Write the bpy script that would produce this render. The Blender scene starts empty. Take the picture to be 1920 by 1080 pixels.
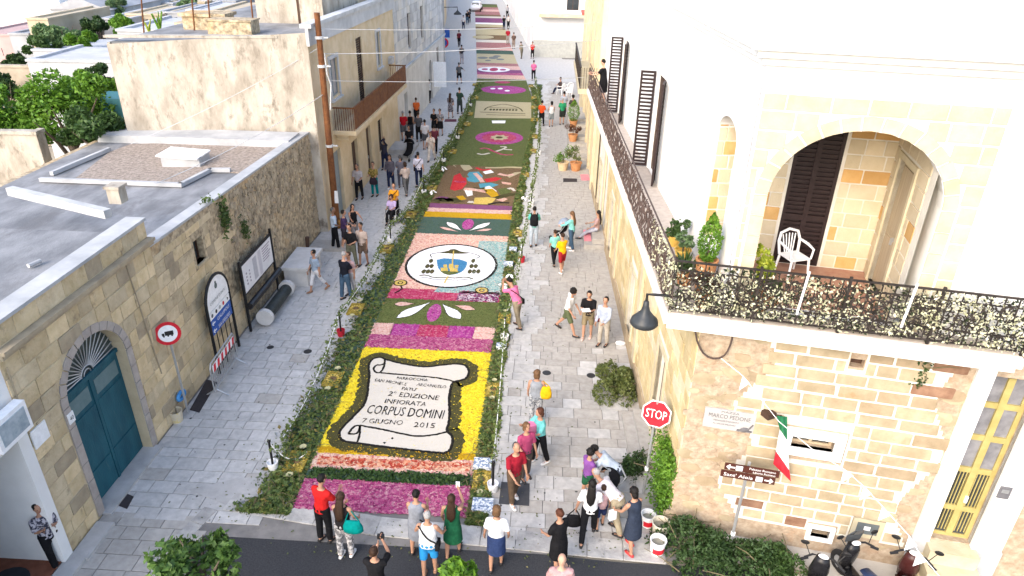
import bpy, bmesh, math, random
from mathutils import Vector, Matrix
import numpy as np
sc = bpy.context.scene
col = sc.collection
rng = random.Random(7)
RAD = math.radians

# ---------------------------------------------------------------- camera, sky, sun, exposure
F_ = 1304.0; PIT = RAD(27.4); ROL = RAD(-1.12); YAW = RAD(2.59); H = 11.87
def make_camera():
    cd = bpy.data.cameras.new('camera'); cam = bpy.data.objects.new('camera', cd); col.objects.link(cam)
    R = Vector((math.cos(YAW), math.sin(YAW), 0)); Fh = Vector((-math.sin(YAW), math.cos(YAW), 0)); Z = Vector((0, 0, 1))
    fwd = Fh * math.cos(PIT) - Z * math.sin(PIT); D = -Fh * math.sin(PIT) - Z * math.cos(PIT)
    c, s = math.cos(ROL), math.sin(ROL)
    right = R * c + D * s; down = -R * s + D * c
    m = Matrix((right, -down, -fwd)).transposed().to_4x4(); m.translation = (0, 0, H)
    cam.matrix_world = m
    cd.sensor_width = 36; cd.lens = 36 * F_ / 1920; cd.clip_end = 3000; cd.clip_start = .1
    sc.camera = cam
make_camera()
SUN_EL, SUN_AZ = 34.0, 211.0          # elevation; azimuth clockwise from +Y (the sun stands behind the camera, to its left)
w = bpy.data.worlds.new('World'); sc.world = w; w.use_nodes = True
nt = w.node_tree; bg = nt.nodes['Background']
sky = nt.nodes.new('ShaderNodeTexSky'); sky.sky_type = 'NISHITA'; sky.sun_disc = False
sky.sun_elevation = RAD(SUN_EL); sky.sun_rotation = RAD(SUN_AZ); sky.air_density = 1.0; sky.dust_density = 3.0; sky.ozone_density = 1.0
nt.links.new(sky.outputs[0], bg.inputs[0]); bg.inputs[1].default_value = .15
sd = bpy.data.lights.new('sun', 'SUN'); sd.energy = .5; sd.angle = RAD(55); sd.color = (1, .95, .88)
so = bpy.data.objects.new('sun', sd); col.objects.link(so)
az = RAD(SUN_AZ); el = RAD(SUN_EL)
sdir = Vector((math.sin(az) * math.cos(el), math.cos(az) * math.cos(el), math.sin(el)))
so.rotation_euler = sdir.to_track_quat('Z', 'Y').to_euler(); so.location = sdir * 60
sc.view_settings.view_transform = 'Standard'; sc.view_settings.look = 'None'; sc.view_settings.gamma = 1
sc.view_settings.exposure = 1.72
sc.view_settings.use_curve_mapping = False

# ---------------------------------------------------------------- pixels of the photograph to places
def ray(px, py):
    x = (px - 960) / F_; y = (py - 540) / F_
    c, s = math.cos(ROL), math.sin(ROL); X = c * x - s * y; Y = s * x + c * y
    fy = math.cos(PIT) - Y * math.sin(PIT); fz = -Y * math.cos(PIT) - math.sin(PIT)
    cy, sy = math.cos(YAW), math.sin(YAW)
    return Vector((cy * X - sy * fy, sy * X + cy * fy, fz))
def gp(px, py, z=0.0):
    r = ray(px, py); t = (z - H) / r.z
    return Vector((r.x * t, r.y * t, z))
def at(px, py, Y):
    r = ray(px, py); t = Y / r.y
    return Vector((r.x * t, Y, H + r.z * t))

# ---------------------------------------------------------------- materials
MATS = {}
def C3(c): return (c[0], c[1], c[2], 1)
def mat(name, base, var=None, scale=4.0, rough=.85, bump=0.0, bscale=30.0, rnd=0.0, metal=0.0, stain=None, spec=.25, detail=5.0, lo=.35, hi=.65, third=None, stretch=None, trans=0.0):
    """colour mottled between base and var by noise at the world position; rnd = value jitter from object to object;
    stain = (colour, scale, threshold)"""
    if name in MATS: return MATS[name]
    m = bpy.data.materials.new(name); m.use_nodes = True; N = m.node_tree.nodes; L = m.node_tree.links
    b = N['Principled BSDF']; b.inputs['Roughness'].default_value = rough; b.inputs['Metallic'].default_value = metal
    b.inputs['Specular IOR Level'].default_value = spec
    geo = N.new('ShaderNodeNewGeometry'); pos = geo.outputs['Position']
    if stretch:
        mp = N.new('ShaderNodeMapping'); mp.inputs['Scale'].default_value = stretch; L.new(pos, mp.inputs[0]); pos = mp.outputs[0]
    out = None
    if var is None: var = tuple(min(1, c * 1.12) for c in base)
    n = N.new('ShaderNodeTexNoise'); n.inputs['Scale'].default_value = scale; n.inputs['Detail'].default_value = detail; n.inputs['Roughness'].default_value = .62
    L.new(pos, n.inputs['Vector'])
    r = N.new('ShaderNodeValToRGB'); r.color_ramp.elements[0].position = lo; r.color_ramp.elements[1].position = hi
    r.color_ramp.elements[0].color = C3(base); r.color_ramp.elements[1].color = C3(var)
    if third:
        e = r.color_ramp.elements.new((lo + hi) / 2); e.color = C3(third)
    L.new(n.outputs['Fac'], r.inputs[0]); out = r.outputs[0]
    if stain:
        n2 = N.new('ShaderNodeTexNoise'); n2.inputs['Scale'].default_value = stain[1]; n2.inputs['Detail'].default_value = 6; n2.inputs['Roughness'].default_value = .7
        L.new(pos, n2.inputs['Vector'])
        r2 = N.new('ShaderNodeValToRGB'); r2.color_ramp.elements[0].position = stain[2]; r2.color_ramp.elements[1].position = min(1, stain[2] + .16)
        r2.color_ramp.elements[0].color = (0, 0, 0, 1); r2.color_ramp.elements[1].color = (1, 1, 1, 1)
        L.new(n2.outputs['Fac'], r2.inputs[0])
        mx = N.new('ShaderNodeMix'); mx.data_type = 'RGBA'; L.new(r2.outputs[0], mx.inputs[0]); L.new(out, mx.inputs[6]); mx.inputs[7].default_value = C3(stain[0])
        out = mx.outputs[2]
    if rnd:
        oi = N.new('ShaderNodeObjectInfo'); mr = N.new('ShaderNodeMapRange'); mr.inputs[3].default_value = 1 - rnd; mr.inputs[4].default_value = 1 + rnd
        L.new(oi.outputs['Random'], mr.inputs[0])
        hs = N.new('ShaderNodeHueSaturation'); L.new(mr.outputs[0], hs.inputs['Value']); L.new(out, hs.inputs['Color']); out = hs.outputs[0]
    L.new(out, b.inputs['Base Color'])
    if bump:
        n3 = N.new('ShaderNodeTexNoise'); n3.inputs['Scale'].default_value = bscale; n3.inputs['Detail'].default_value = 4; L.new(pos, n3.inputs['Vector'])
        bp = N.new('ShaderNodeBump'); bp.inputs['Strength'].default_value = bump; bp.inputs['Distance'].default_value = .03
        L.new(n3.outputs['Fac'], bp.inputs['Height']); L.new(bp.outputs[0], b.inputs['Normal'])
    MATS[name] = m
    return m
def petal(name, cols, scale=22.0, bump=.7):
    """a bed of petals or leaves: small cells, each its own shade"""
    if name in MATS: return MATS[name]
    m = bpy.data.materials.new(name); m.use_nodes = True; N = m.node_tree.nodes; L = m.node_tree.links
    b = N['Principled BSDF']; b.inputs['Roughness'].default_value = .9; b.inputs['Specular IOR Level'].default_value = .15
    geo = N.new('ShaderNodeNewGeometry')
    nz = N.new('ShaderNodeTexNoise'); nz.inputs['Scale'].default_value = 9; L.new(geo.outputs['Position'], nz.inputs['Vector'])
    ad = N.new('ShaderNodeMixRGB'); ad.blend_type = 'LINEAR_LIGHT'; ad.inputs[0].default_value = .06; L.new(geo.outputs['Position'], ad.inputs[1]); L.new(nz.outputs['Color'], ad.inputs[2])
    v = N.new('ShaderNodeTexVoronoi'); v.inputs['Scale'].default_value = scale; L.new(ad.outputs[0], v.inputs['Vector'])
    n = N.new('ShaderNodeTexNoise'); n.inputs['Scale'].default_value = 3.2; n.inputs['Detail'].default_value = 7; n.inputs['Roughness'].default_value = .75; L.new(geo.outputs['Position'], n.inputs['Vector'])
    sep = N.new('ShaderNodeSeparateColor'); L.new(v.outputs['Color'], sep.inputs[0])
    mx = N.new('ShaderNodeMath'); mx.operation = 'MULTIPLY_ADD'; mx.inputs[1].default_value = .55; L.new(sep.outputs[0], mx.inputs[0])
    mm = N.new('ShaderNodeMath'); mm.operation = 'MULTIPLY'; mm.inputs[1].default_value = .5; L.new(n.outputs['Fac'], mm.inputs[0]); L.new(mm.outputs[0], mx.inputs[2])
    r = N.new('ShaderNodeValToRGB'); els = r.color_ramp.elements
    k = len(cols)
    els[0].position = .2; els[0].color = C3(cols[0]); els[1].position = .82; els[1].color = C3(cols[-1])
    for i in range(1, k - 1):
        e = els.new(.2 + .62 * i / (k - 1)); e.color = C3(cols[i])
    L.new(mx.outputs[0], r.inputs[0]); L.new(r.outputs[0], b.inputs['Base Color'])
    bp = N.new('ShaderNodeBump'); bp.inputs['Strength'].default_value = bump; bp.inputs['Distance'].default_value = .03
    L.new(v.outputs['Distance'], bp.inputs['Height']); L.new(bp.outputs[0], b.inputs['Normal'])
    MATS[name] = m
    return m
def glass_dark(name='window_glass', c=(.03, .035, .04)):
    return mat(name, c, tuple(x * 1.6 for x in c), scale=1.5, rough=.12, spec=.6)
def leafmat(name, a, b_, c=None):
    """leaf colour varying from leaf to leaf with noise, a little light passing through"""
    if name in MATS: return MATS[name]
    m = mat(name, a, b_, scale=7, rough=.55, spec=.35, third=c, lo=.3, hi=.7)
    N = m.node_tree.nodes; L = m.node_tree.links; b = N['Principled BSDF']
    tr = N.new('ShaderNodeBsdfTranslucent'); mx = N.new('ShaderNodeMixShader'); mx.inputs[0].default_value = .25
    src = b.inputs['Base Color'].links[0].from_socket; L.new(src, tr.inputs[0])
    L.new(b.outputs[0], mx.inputs[1]); L.new(tr.outputs[0], mx.inputs[2]); L.new(mx.outputs[0], N['Material Output'].inputs[0])
    return m
def plain(name, c, rough=.6, metal=0.0, rnd=0, bump=0): return mat(name, c, tuple(min(1, x * 1.15 + .005) for x in c), scale=9, rough=rough, metal=metal, rnd=rnd, bump=bump)
def cloth(c):
    if isinstance(c[0], tuple):      # printed cloth: two colours
        return mat('print_%02x%02x%02x' % tuple(int(x * 255) for x in c[0]), c[0], c[1], scale=16, rough=.9, bump=.6, bscale=14, spec=.1, lo=.46, hi=.54)
    nm = 'cloth_%02x%02x%02x' % tuple(int(max(0, min(1, x)) * 255) for x in c)
    return mat(nm, tuple(x * .62 for x in c), c, scale=7, rough=.9, bump=.9, bscale=11, spec=.1, lo=.25, hi=.62)

# ---------------------------------------------------------------- objects
def wloc(o):
    v = Vector((0, 0, 0))
    while o is not None: v = v + Vector(o.location); o = o.parent
    return v
def setp(o, label=None, cat=None, group=None, kind=None):
    if label: o['label'] = label
    if cat: o['category'] = cat
    if group: o['group'] = group
    if kind: o['kind'] = kind
    return o
def thing(name, label, cat, loc=(0, 0, 0), rz=0.0, group=None, kind=None):
    o = bpy.data.objects.new(name, None); col.objects.link(o); o.location = loc; o.rotation_euler = (0, 0, rz); o.empty_display_size = .2
    return setp(o, label, cat, group, kind)
def copy_tree(o, parent=None):
    c = o.copy(); col.objects.link(c); c.parent = parent
    for ch in list(o.children): copy_tree(ch, c)
    return c
class MB:
    """collects shapes, builds ONE mesh object"""
    def __init__(s): s.v = []; s.f = []; s.mi = []; s.cur = 0; s.sm = []; s.smooth = False
    def add(s, vs, fs):
        k = len(s.v); s.v.extend([tuple(p) for p in vs])
        for f in fs: s.f.append(tuple(i + k for i in f)); s.mi.append(s.cur); s.sm.append(s.smooth)
        return s
    def box(s, c, d, rz=0.0, rot=None, taper=1.0):
        x, y, z = d[0] / 2, d[1] / 2, d[2] / 2; t = taper
        vs = [Vector(p) for p in ((-x, -y, -z), (x, -y, -z), (x, y, -z), (-x, y, -z), (-x * t, -y * t, z), (x * t, -y * t, z), (x * t, y * t, z), (-x * t, y * t, z))]
        if rot is not None: vs = [rot @ p for p in vs]
        elif rz: m = Matrix.Rotation(rz, 3, 'Z'); vs = [m @ p for p in vs]
        c = Vector(c)
        return s.add([p + c for p in vs], [(0, 3, 2, 1), (4, 5, 6, 7), (0, 1, 5, 4), (1, 2, 6, 5), (2, 3, 7, 6), (3, 0, 4, 7)])
    def bx(s, x0, x1, y0, y1, z0, z1): return s.box(((x0 + x1) / 2, (y0 + y1) / 2, (z0 + z1) / 2), (x1 - x0, y1 - y0, z1 - z0))
    def prism(s, pts, z0, z1):
        n = len(pts); a = sum(pts[i][0] * pts[(i + 1) % n][1] - pts[(i + 1) % n][0] * pts[i][1] for i in range(n))
        if a < 0: pts = pts[::-1]
        vs = [(p[0], p[1], z0) for p in pts] + [(p[0], p[1], z1) for p in pts]
        return s.add(vs, [tuple(range(n))[::-1], tuple(range(n, 2 * n))] + [(i, (i + 1) % n, n + (i + 1) % n, n + i) for i in range(n)])
    def tube(s, path, radii, seg=8, ref=(1, 0, 0), cap=True, closed=False):
        path = [Vector(p) for p in path]; n = len(path); ref = Vector(ref)
        if not isinstance(radii, (list, tuple)): radii = [radii] * n
        vs = []
        for i, p in enumerate(path):
            if closed: t = path[(i + 1) % n] - path[i - 1]
            else: t = path[min(i + 1, n - 1)] - path[max(i - 1, 0)]
            t.normalize(); sd_ = ref - t * ref.dot(t)
            if sd_.length < .05: sd_ = Vector((0, 1, 0)) - t * t.y
            if sd_.length < .05: sd_ = Vector((0, 0, 1)) - t * t.z
            sd_.normalize(); u = t.cross(sd_)
            a, b = radii[i] if isinstance(radii[i], (list, tuple)) else (radii[i], radii[i])
            for k in range(seg):
                q = 2 * math.pi * k / seg; vs.append(p + sd_ * (a * math.cos(q)) + u * (b * math.sin(q)))
        fs = []
        for i in range(n if closed else n - 1):
            j = (i + 1) % n
            for k in range(seg):
                k2 = (k + 1) % seg; fs.append((i * seg + k, i * seg + k2, j * seg + k2, j * seg + k))
        if cap and not closed: fs.append(tuple(range(seg))[::-1]); fs.append(tuple(range((n - 1) * seg, n * seg)))
        return s.add(vs, fs)
    def lathe(s, prof, c=(0, 0, 0), seg=16, a0=0.0, a1=2 * math.pi):
        full = abs(a1 - a0 - 2 * math.pi) < 1e-6; m = seg if full else seg + 1; vs = []
        for r, z in prof:
            for k in range(m):
                q = a0 + (a1 - a0) * k / seg; vs.append((c[0] + r * math.cos(q), c[1] + r * math.sin(q), c[2] + z))
        fs = []
        for i in range(len(prof) - 1):
            for k in range(seg):
                k2 = (k + 1) % m; fs.append((i * m + k, i * m + k2, (i + 1) * m + k2, (i + 1) * m + k))
        return s.add(vs, fs)
    def ball(s, c, r, seg=10, rings=6, rot=None):
        rx, ry, rz = r if isinstance(r, (list, tuple)) else (r, r, r); vs = []; c = Vector(c)
        for i in range(rings + 1):
            th = math.pi * i / rings
            for k in range(seg):
                q = 2 * math.pi * k / seg; p = Vector((rx * math.sin(th) * math.cos(q), ry * math.sin(th) * math.sin(q), rz * math.cos(th)))
                if rot is not None: p = rot @ p
                vs.append(c + p)
        fs = []
        for i in range(rings):
            for k in range(seg):
                k2 = (k + 1) % seg; fs.append((i * seg + k, (i + 1) * seg + k, (i + 1) * seg + k2, i * seg + k2))
        return s.add(vs, fs)
    def leaves(s, n, pos, size, flat=0.0):
        """n diamond leaves; pos() gives a point, size a (lo, hi) length"""
        for _ in range(n):
            p = Vector(pos()); L = rng.uniform(*size); a = Vector((rng.gauss(0, 1), rng.gauss(0, 1), rng.gauss(0, 1) * (1 - flat))).normalized()
            b = Vector((rng.gauss(0, 1), rng.gauss(0, 1), rng.gauss(0, 1) * (1 - flat) + .01)); b = (b - a * a.dot(b)).normalized() * (L * .27)
            a = a * L * .5; nrm = a.cross(b).normalized() * (L * .07)
            s.add([p - a, p + b - nrm, p + a, p - b - nrm], [(0, 1, 2), (0, 2, 3)])
        return s
    def build(s, name, m, parent=None, local=False, label=None, kind=None, smooth=None):
        me = bpy.data.meshes.new(name); off = Vector((0, 0, 0)) if (local or parent is None) else wloc(parent)
        vs = s.v if off.length == 0 else [(p[0] - off.x, p[1] - off.y, p[2] - off.z) for p in s.v]
        me.from_pydata(vs, [], s.f)
        ms = m if isinstance(m, (list, tuple)) else [m]
        for x in ms: me.materials.append(x)
        if len(ms) > 1: me.polygons.foreach_set('material_index', s.mi)
        if smooth is True: me.polygons.foreach_set('use_smooth', [True] * len(s.f))
        elif smooth is None and any(s.sm): me.polygons.foreach_set('use_smooth', s.sm)
        o = bpy.data.objects.new(name, me); col.objects.link(o); o.parent = parent
        return setp(o, label, None, None, kind)
def single(mb, name, m, label, cat, group=None, kind=None, base=None, smooth=None):
    """a thing that is one mesh; origin moved to its base"""
    v = np.array(mb.v)
    b = Vector(base) if base is not None else Vector((float(v[:, 0].mean()), float(v[:, 1].mean()), float(v[:, 2].min())))
    mb.v = [(p[0] - b.x, p[1] - b.y, p[2] - b.z) for p in mb.v]
    o = mb.build(name, m, None, smooth=smooth); o.location = b
    return setp(o, label, cat, group, kind)

class Fr:
    """a vertical wall plane: u along the wall, z up, d outwards"""
    def __init__(s, O, U, out):
        s.O = Vector((O[0], O[1], 0)); s.U = Vector((U[0], U[1], 0)).normalized(); n = Vector((-s.U.y, s.U.x, 0))
        s.N = n if n.dot(Vector((out[0], out[1], 0))) > 0 else -n; s.rz = math.atan2(s.U.y, s.U.x)
    def P(s, u, z, d=0.0): return s.O + s.U * u + s.N * d + Vector((0, 0, z))
    def px(s, px, py, d=0.0):
        r = ray(px, py); o = s.O + s.N * d; t = o.dot(s.N) / r.dot(s.N); p = r * t
        return ((p - o).dot(s.U), H + p.z)
    def box(s, mb, u0, u1, z0, z1, d0, d1):
        vs = [s.P(u, z, d) for z in (z0, z1) for (u, d) in ((u0, d0), (u1, d0), (u1, d1), (u0, d1))]
        return mb.add(vs, [(0, 3, 2, 1), (4, 5, 6, 7), (0, 1, 5, 4), (1, 2, 6, 5), (2, 3, 7, 6), (3, 0, 4, 7)])
    def poly(s, mb, pts, d0, d1):
        n = len(pts); vs = [s.P(u, z, d0) for u, z in pts] + [s.P(u, z, d1) for u, z in pts]
        return mb.add(vs, [tuple(range(n))[::-1], tuple(range(n, 2 * n))] + [(i, (i + 1) % n, n + (i + 1) % n, n + i) for i in range(n)])
def arch_z(op, u):
    u0, u1, z0, z1, rise = op
    if rise <= 0: return z1
    c = (u0 + u1) / 2; q = max(0, 1 - ((u - c) / ((u1 - u0) / 2)) ** 2); return z1 - rise + rise * math.sqrt(q)
def arch_us(op, n=14):
    u0, u1 = op[0], op[1]
    if op[4] <= 0: return [u0, u1]
    c = (u0 + u1) / 2; h = (u1 - u0) / 2
    return [c - h * math.cos(math.pi * i / n) for i in range(n + 1)]
def wall_panel(mb, fr, u0, u1, z0, z1, ops=(), depth=.25, top=None):
    """wall face with holes (u0,u1,z0,z1,rise) and their reveals; top(u) optional varying top"""
    bs = {u0, u1}
    for op in ops: bs.update(round(x, 5) for x in arch_us(op))
    bs = sorted(b for b in bs if u0 - 1e-6 <= b <= u1 + 1e-6)
    T = top or (lambda u: z1)
    for a, b in zip(bs, bs[1:]):
        if b - a < 1e-5: continue
        m = (a + b) / 2; za = zb = z0
        for op in sorted([o for o in ops if o[0] < m < o[1]], key=lambda o: o[2]):
            if op[2] > za + 1e-4: mb.add([fr.P(a, za), fr.P(b, zb), fr.P(b, op[2]), fr.P(a, op[2])], [(0, 1, 2, 3)])
            za, zb = arch_z(op, a), arch_z(op, b)
        mb.add([fr.P(a, za), fr.P(b, zb), fr.P(b, T(b)), fr.P(a, T(a))], [(0, 1, 2, 3)])
    for op in ops:
        us = arch_us(op); pts = [(us[0], op[2])] + [(u, arch_z(op, u)) for u in us] + [(us[-1], op[2])]
        n = len(pts)
        for i in range(n):
            p, q = pts[i], pts[(i + 1) % n]
            if abs(p[0] - q[0]) + abs(p[1] - q[1]) < 1e-5: continue
            mb.add([fr.P(*p), fr.P(*q), fr.P(*q, -depth), fr.P(*p, -depth)], [(0, 1, 2, 3)])
def unit_block(name, m, b=.05, jit=.015, seed=0):
    r = random.Random(seed); bm = bmesh.new(); bmesh.ops.create_cube(bm, size=1)
    for v in bm.verts: v.co += Vector((r.uniform(-jit, jit), 0, r.uniform(-jit, jit)))
    bmesh.ops.bevel(bm, geom=[e for e in bm.edges if all(f.normal.y < .5 for f in e.link_faces)], offset=b, segments=1, affect='EDGES')
    me = bpy.data.meshes.new(name); bm.to_mesh(me); bm.free(); me.materials.append(m); return me
def block_wall(parent, fr, u0, u1, z0, z1, ch, lens, ops, meshes, name='stone_block', d=.02, depth=.12, joint=.02, gap=.02, seed=1, weights=None, keep=None, jd=.008):
    r = random.Random(seed); W = wloc(parent); z = z0; n = 0
    while z < z1 - ch * .4:
        h = min(ch * r.uniform(.93, 1.07), z1 - z)
        iv = [(u0, u1)]
        for op in ops:
            if op[2] < z + h - .02 and op[3] > z + .02:
                zm = z + h * .5
                if op[4] > 0 and zm > op[3] - op[4]:
                    q = (zm - (op[3] - op[4])) / op[4]
                    if q >= 1: continue
                    hw = (op[1] - op[0]) / 2 * math.sqrt(max(0, 1 - q * q)); c = (op[0] + op[1]) / 2; a, b = c - hw, c + hw
                else: a, b = op[0], op[1]
                a -= gap; b += gap; nv = []
                for p, q in iv:
                    if b <= p or a >= q: nv.append((p, q)); continue
                    if a - p > .06: nv.append((p, a))
                    if q - b > .06: nv.append((b, q))
                iv = nv
        for p, q in iv:
            u = p
            first = True
            while u < q - .02:
                L = r.uniform(*lens) * (r.uniform(.4, 1) if first else 1); first = False
                if q - (u + L) < lens[0] * .5: L = q - u
                uc, zc = u + L / 2, z + h / 2
                if keep is None or keep(uc, zc):
                    me = r.choices(meshes, weights)[0] if weights else r.choice(meshes)
                    o = bpy.data.objects.new(name, me); col.objects.link(o); o.parent = parent
                    o.location = fr.P(uc, zc, d - depth / 2 + r.uniform(-jd, jd)) - W; rz = fr.rz
                    # block's own +Y side is buried in the wall
                    if (Matrix.Rotation(rz, 3, 'Z') @ Vector((0, -1, 0))).dot(fr.N) < 0: rz += math.pi
                    o.rotation_euler = (0, 0, rz); o.scale = (L - joint, depth, h - joint); n += 1
                u += L
        z += h
    return n
def text_mesh(body, fr_o, ux, uy, width, height, m, parent, name='lettering', thick=.004, jit=0.0):
    """flat letters: fr_o centre, ux/uy unit vectors of the writing, fitted to width x height"""
    cu = bpy.data.curves.new(name, 'FONT'); cu.body = body; cu.resolution_u = 2
    to = bpy.data.objects.new(name, cu); col.objects.link(to)
    me = bpy.data.meshes.new_from_object(to.evaluated_get(bpy.context.evaluated_depsgraph_get()))
    bpy.data.objects.remove(to); bpy.data.curves.remove(cu)
    n = len(me.vertices); a = np.empty(n * 3, 'f'); me.vertices.foreach_get('co', a); a = a.reshape(-1, 3)
    lo = a.min(0); hi = a.max(0); sx = width / (hi[0] - lo[0]); sy = height / (hi[1] - lo[1])
    ux = Vector(ux).normalized(); uy = Vector(uy).normalized(); uz = ux.cross(uy); off = wloc(parent) if parent else Vector((0, 0, 0)); fr_o = Vector(fr_o) - off
    out = []
    for p in a:
        q = fr_o + ux * ((p[0] - (lo[0] + hi[0]) / 2) * sx) + uy * ((p[1] - (lo[1] + hi[1]) / 2) * sy) + uz * thick + ux * rng.uniform(-jit, jit) + uy * rng.uniform(-jit, jit)
        out.append((q.x, q.y, q.z))
    me.vertices.foreach_set('co', np.array(out, 'f').ravel()); me.materials.clear(); me.materials.append(m); me.name = name
    o = bpy.data.objects.new(name, me); col.objects.link(o); o.parent = parent
    return o

# ================================================================ ground, paving, asphalt
m_earth = mat('dusty_ground', (.30, .27, .22), (.42, .38, .31), scale=.15, bump=.2)
m_bed = mat('paving_joint', (.15, .145, .14), (.22, .21, .20), scale=3)
m_tile = mat('limestone_paver', (.40, .395, .385), (.52, .51, .495), scale=5.5, rough=.75, bump=.2, bscale=18, rnd=.09, stain=((.30, .295, .29), 1.6, .60), detail=9)
m_tile2 = mat('limestone_paver_warm', (.33, .312, .288), (.42, .40, .37), scale=5.5, rough=.75, bump=.2, bscale=18, rnd=.08, stain=((.34, .315, .28), 1.6, .60), detail=9)
m_asph = mat('asphalt', (.030, .032, .036), (.048, .050, .055), scale=30, rough=.9, bump=.35, bscale=120, stain=((.12, .12, .12), 1.2, .66))
m_strip = mat('rough_stone_strip', (.30, .295, .285), (.46, .45, .43), scale=3.5, rough=.85, bump=.5, bscale=14, stain=((.2, .2, .2), 2.2, .58), rnd=.1)
m_conc = mat('concrete', (.34, .335, .325), (.46, .45, .44), scale=1.8, bump=.2, stain=((.22, .22, .21), 1.5, .6))
m_dark = plain('dark_metal', (.035, .035, .037), .5, .3)
m_black = plain('black_paint', (.012, .012, .013), .45)
m_white = mat('white_plaster', (.74, .735, .72), (.82, .815, .80), scale=1.2, bump=.08, stain=((.62, .60, .56), .9, .66))
m_whitep = plain('white_plastic', (.80, .80, .80), .45)

g = MB(); g.add([(-900, -300, -.06), (900, -300, -.06), (900, 1500, -.06), (-900, 1500, -.06)], [(0, 1, 2, 3)])
setp(g.build('ground', m_earth), kind='structure')
# bend of the street beyond sixty metres
def bend(y): return 0.0 if y < 58 else -(y - 58) * .115
pv = MB()
ys = [10.6, 20, 30, 40, 50, 58] + [58 + 8 * i for i in range(1, 16)]
for a, b in zip(ys, ys[1:]):
    pv.add([(-10.4 + bend(a), a, 0), (3.2 + bend(a), a, 0), (3.2 + bend(b), b, 0), (-10.4 + bend(b), b, 0)], [(0, 1, 2, 3)])
pv.add([(3.2, 56, -.004), (60, 56, -.004), (60, 75, -.004), (-3, 75, -.004)], [(0, 1, 2, 3)])
street = setp(pv.build('paving', [m_bed]), kind='structure')
# pavers: rows run across the street
tile_me = []
for k, mm in enumerate((m_tile, m_tile, m_tile2)):
    bm = bmesh.new(); bmesh.ops.create_cube(bm, size=1)
    bmesh.ops.bevel(bm, geom=[e for e in bm.edges if e.verts[0].co.z > 0 and e.verts[1].co.z > 0], offset=.03, segments=1, affect='EDGES')
    me = bpy.data.meshes.new('paver'); bm.to_mesh(me); bm.free(); me.materials.append(mm); tile_me.append(me)
tr = random.Random(3); tiles = []
y = 10.95
while y < 62:
    dep = tr.choice((.33, .36, .40, .40, .44))
    for (xa, xb) in ((-9.56, -6.0), (-1.05, 3.05)):
        if xa > -5: xb = 3.05 - (y - 11.6) * .029 if y < 34 else 2.5
        x = xa
        while x < xb - .03:
            L = tr.choice((.36, .45, .52, .60, .68, .78)) * (.5 if x == xa and tr.random() < .5 else 1)
            if xb - (x + L) < .2: L = xb - x
            tiles.append((x + L / 2, y + dep / 2, L, dep)); x += L
    y += dep
# first rows by the asphalt are rough stone slabs, left as they are in the bed
tiles = [t for t in tiles if not (t[0] > 1.8 and t[1] < 11.4)]
tiles.sort(key=lambda t: t[1])
for i, (x, y, L, dep) in enumerate(tiles[:300]):
    o = bpy.data.objects.new('paver', tile_me[2] if (x > 0 and tr.random() < .75) or tr.random() < .08 else tile_me[i % 2]); col.objects.link(o); o.parent = street
    o.location = (x, y, .008 + tr.uniform(-.002, .002)); o.scale = (L - .016, dep - .016, .02); o.rotation_euler = (tr.uniform(-.003, .003), tr.uniform(-.003, .003), 0)
for side, mm in ((0, m_tile), (1, m_tile2)):
    rest = MB()
    for (x, y, L, dep) in tiles[300:]:
        if (x > 0) != bool(side): continue
        z = .018 + tr.uniform(-.002, .002); a, b = L / 2 - .009, dep / 2 - .009
        rest.add([(x - a, y - b, z), (x + a, y - b, z), (x + a, y + b, z), (x - a, y + b, z), (x - a - .004, y - b - .004, 0), (x + a + .004, y - b - .004, 0), (x + a + .004, y + b + .004, 0), (x - a - .004, y + b + .004, 0)],
                 [(0, 1, 2, 3), (4, 5, 1, 0), (5, 6, 2, 1), (6, 7, 3, 2), (7, 4, 0, 3)])
    rest.build('far_pavers', mm, street, kind='stuff')
far = MB()
for a, b in zip(ys[5:], ys[6:]):
    far.add([(-10.4 + bend(a), a, .012), (3.2 + bend(a), a, .012), (3.2 + bend(b), b, .012), (-10.4 + bend(b), b, .012)], [(0, 1, 2, 3)])
far.add([(3.2, 62, .010), (40, 62, .010), (40, 74, .010), (-1, 74, .010)], [(0, 1, 2, 3)])
far.build('side_street_paving', m_tile, street)
# asphalt of the cross street, edged by a strip of rough slabs
asp = MB(); asp.add([(-60, -30, -.004), (60, -30, -.004), (60, 10.62, -.004), (2.0, 10.50, -.004), (-3.4, 10.80, -.004), (-7.1, 11.32, -.004), (-7.35, 10.6, -.004), (-60, 9.6, -.004)], [tuple(range(8))])
setp(asp.build('road', m_asph), kind='structure')
lp = MB()
lp.add([(-11, 4, -.003), (-6.6, 4, -.003), (-7.35, 10.6, -.003), (-7.1, 11.3, -.003), (-11, 11.3, -.003)], [tuple(range(5))])
side_pave = setp(lp.build('pavement', m_bed), kind='structure')
y = 7.6
while y < 10.95:
    dep = tr.choice((.36, .40, .44)); x = -9.58
    while x < -7.5 + (10.6 - y) * .1:
        L = tr.choice((.45, .55, .62, .72))
        o = bpy.data.objects.new('paver', tile_me[2]); col.objects.link(o); o.parent = side_pave; o.location = (x + L / 2, y + dep / 2, .008); o.scale = (L - .018, dep - .018, .02); x += L
    y += dep
slab_me = unit_block('kerb_slab', m_strip, .03, .03, 4)
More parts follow.
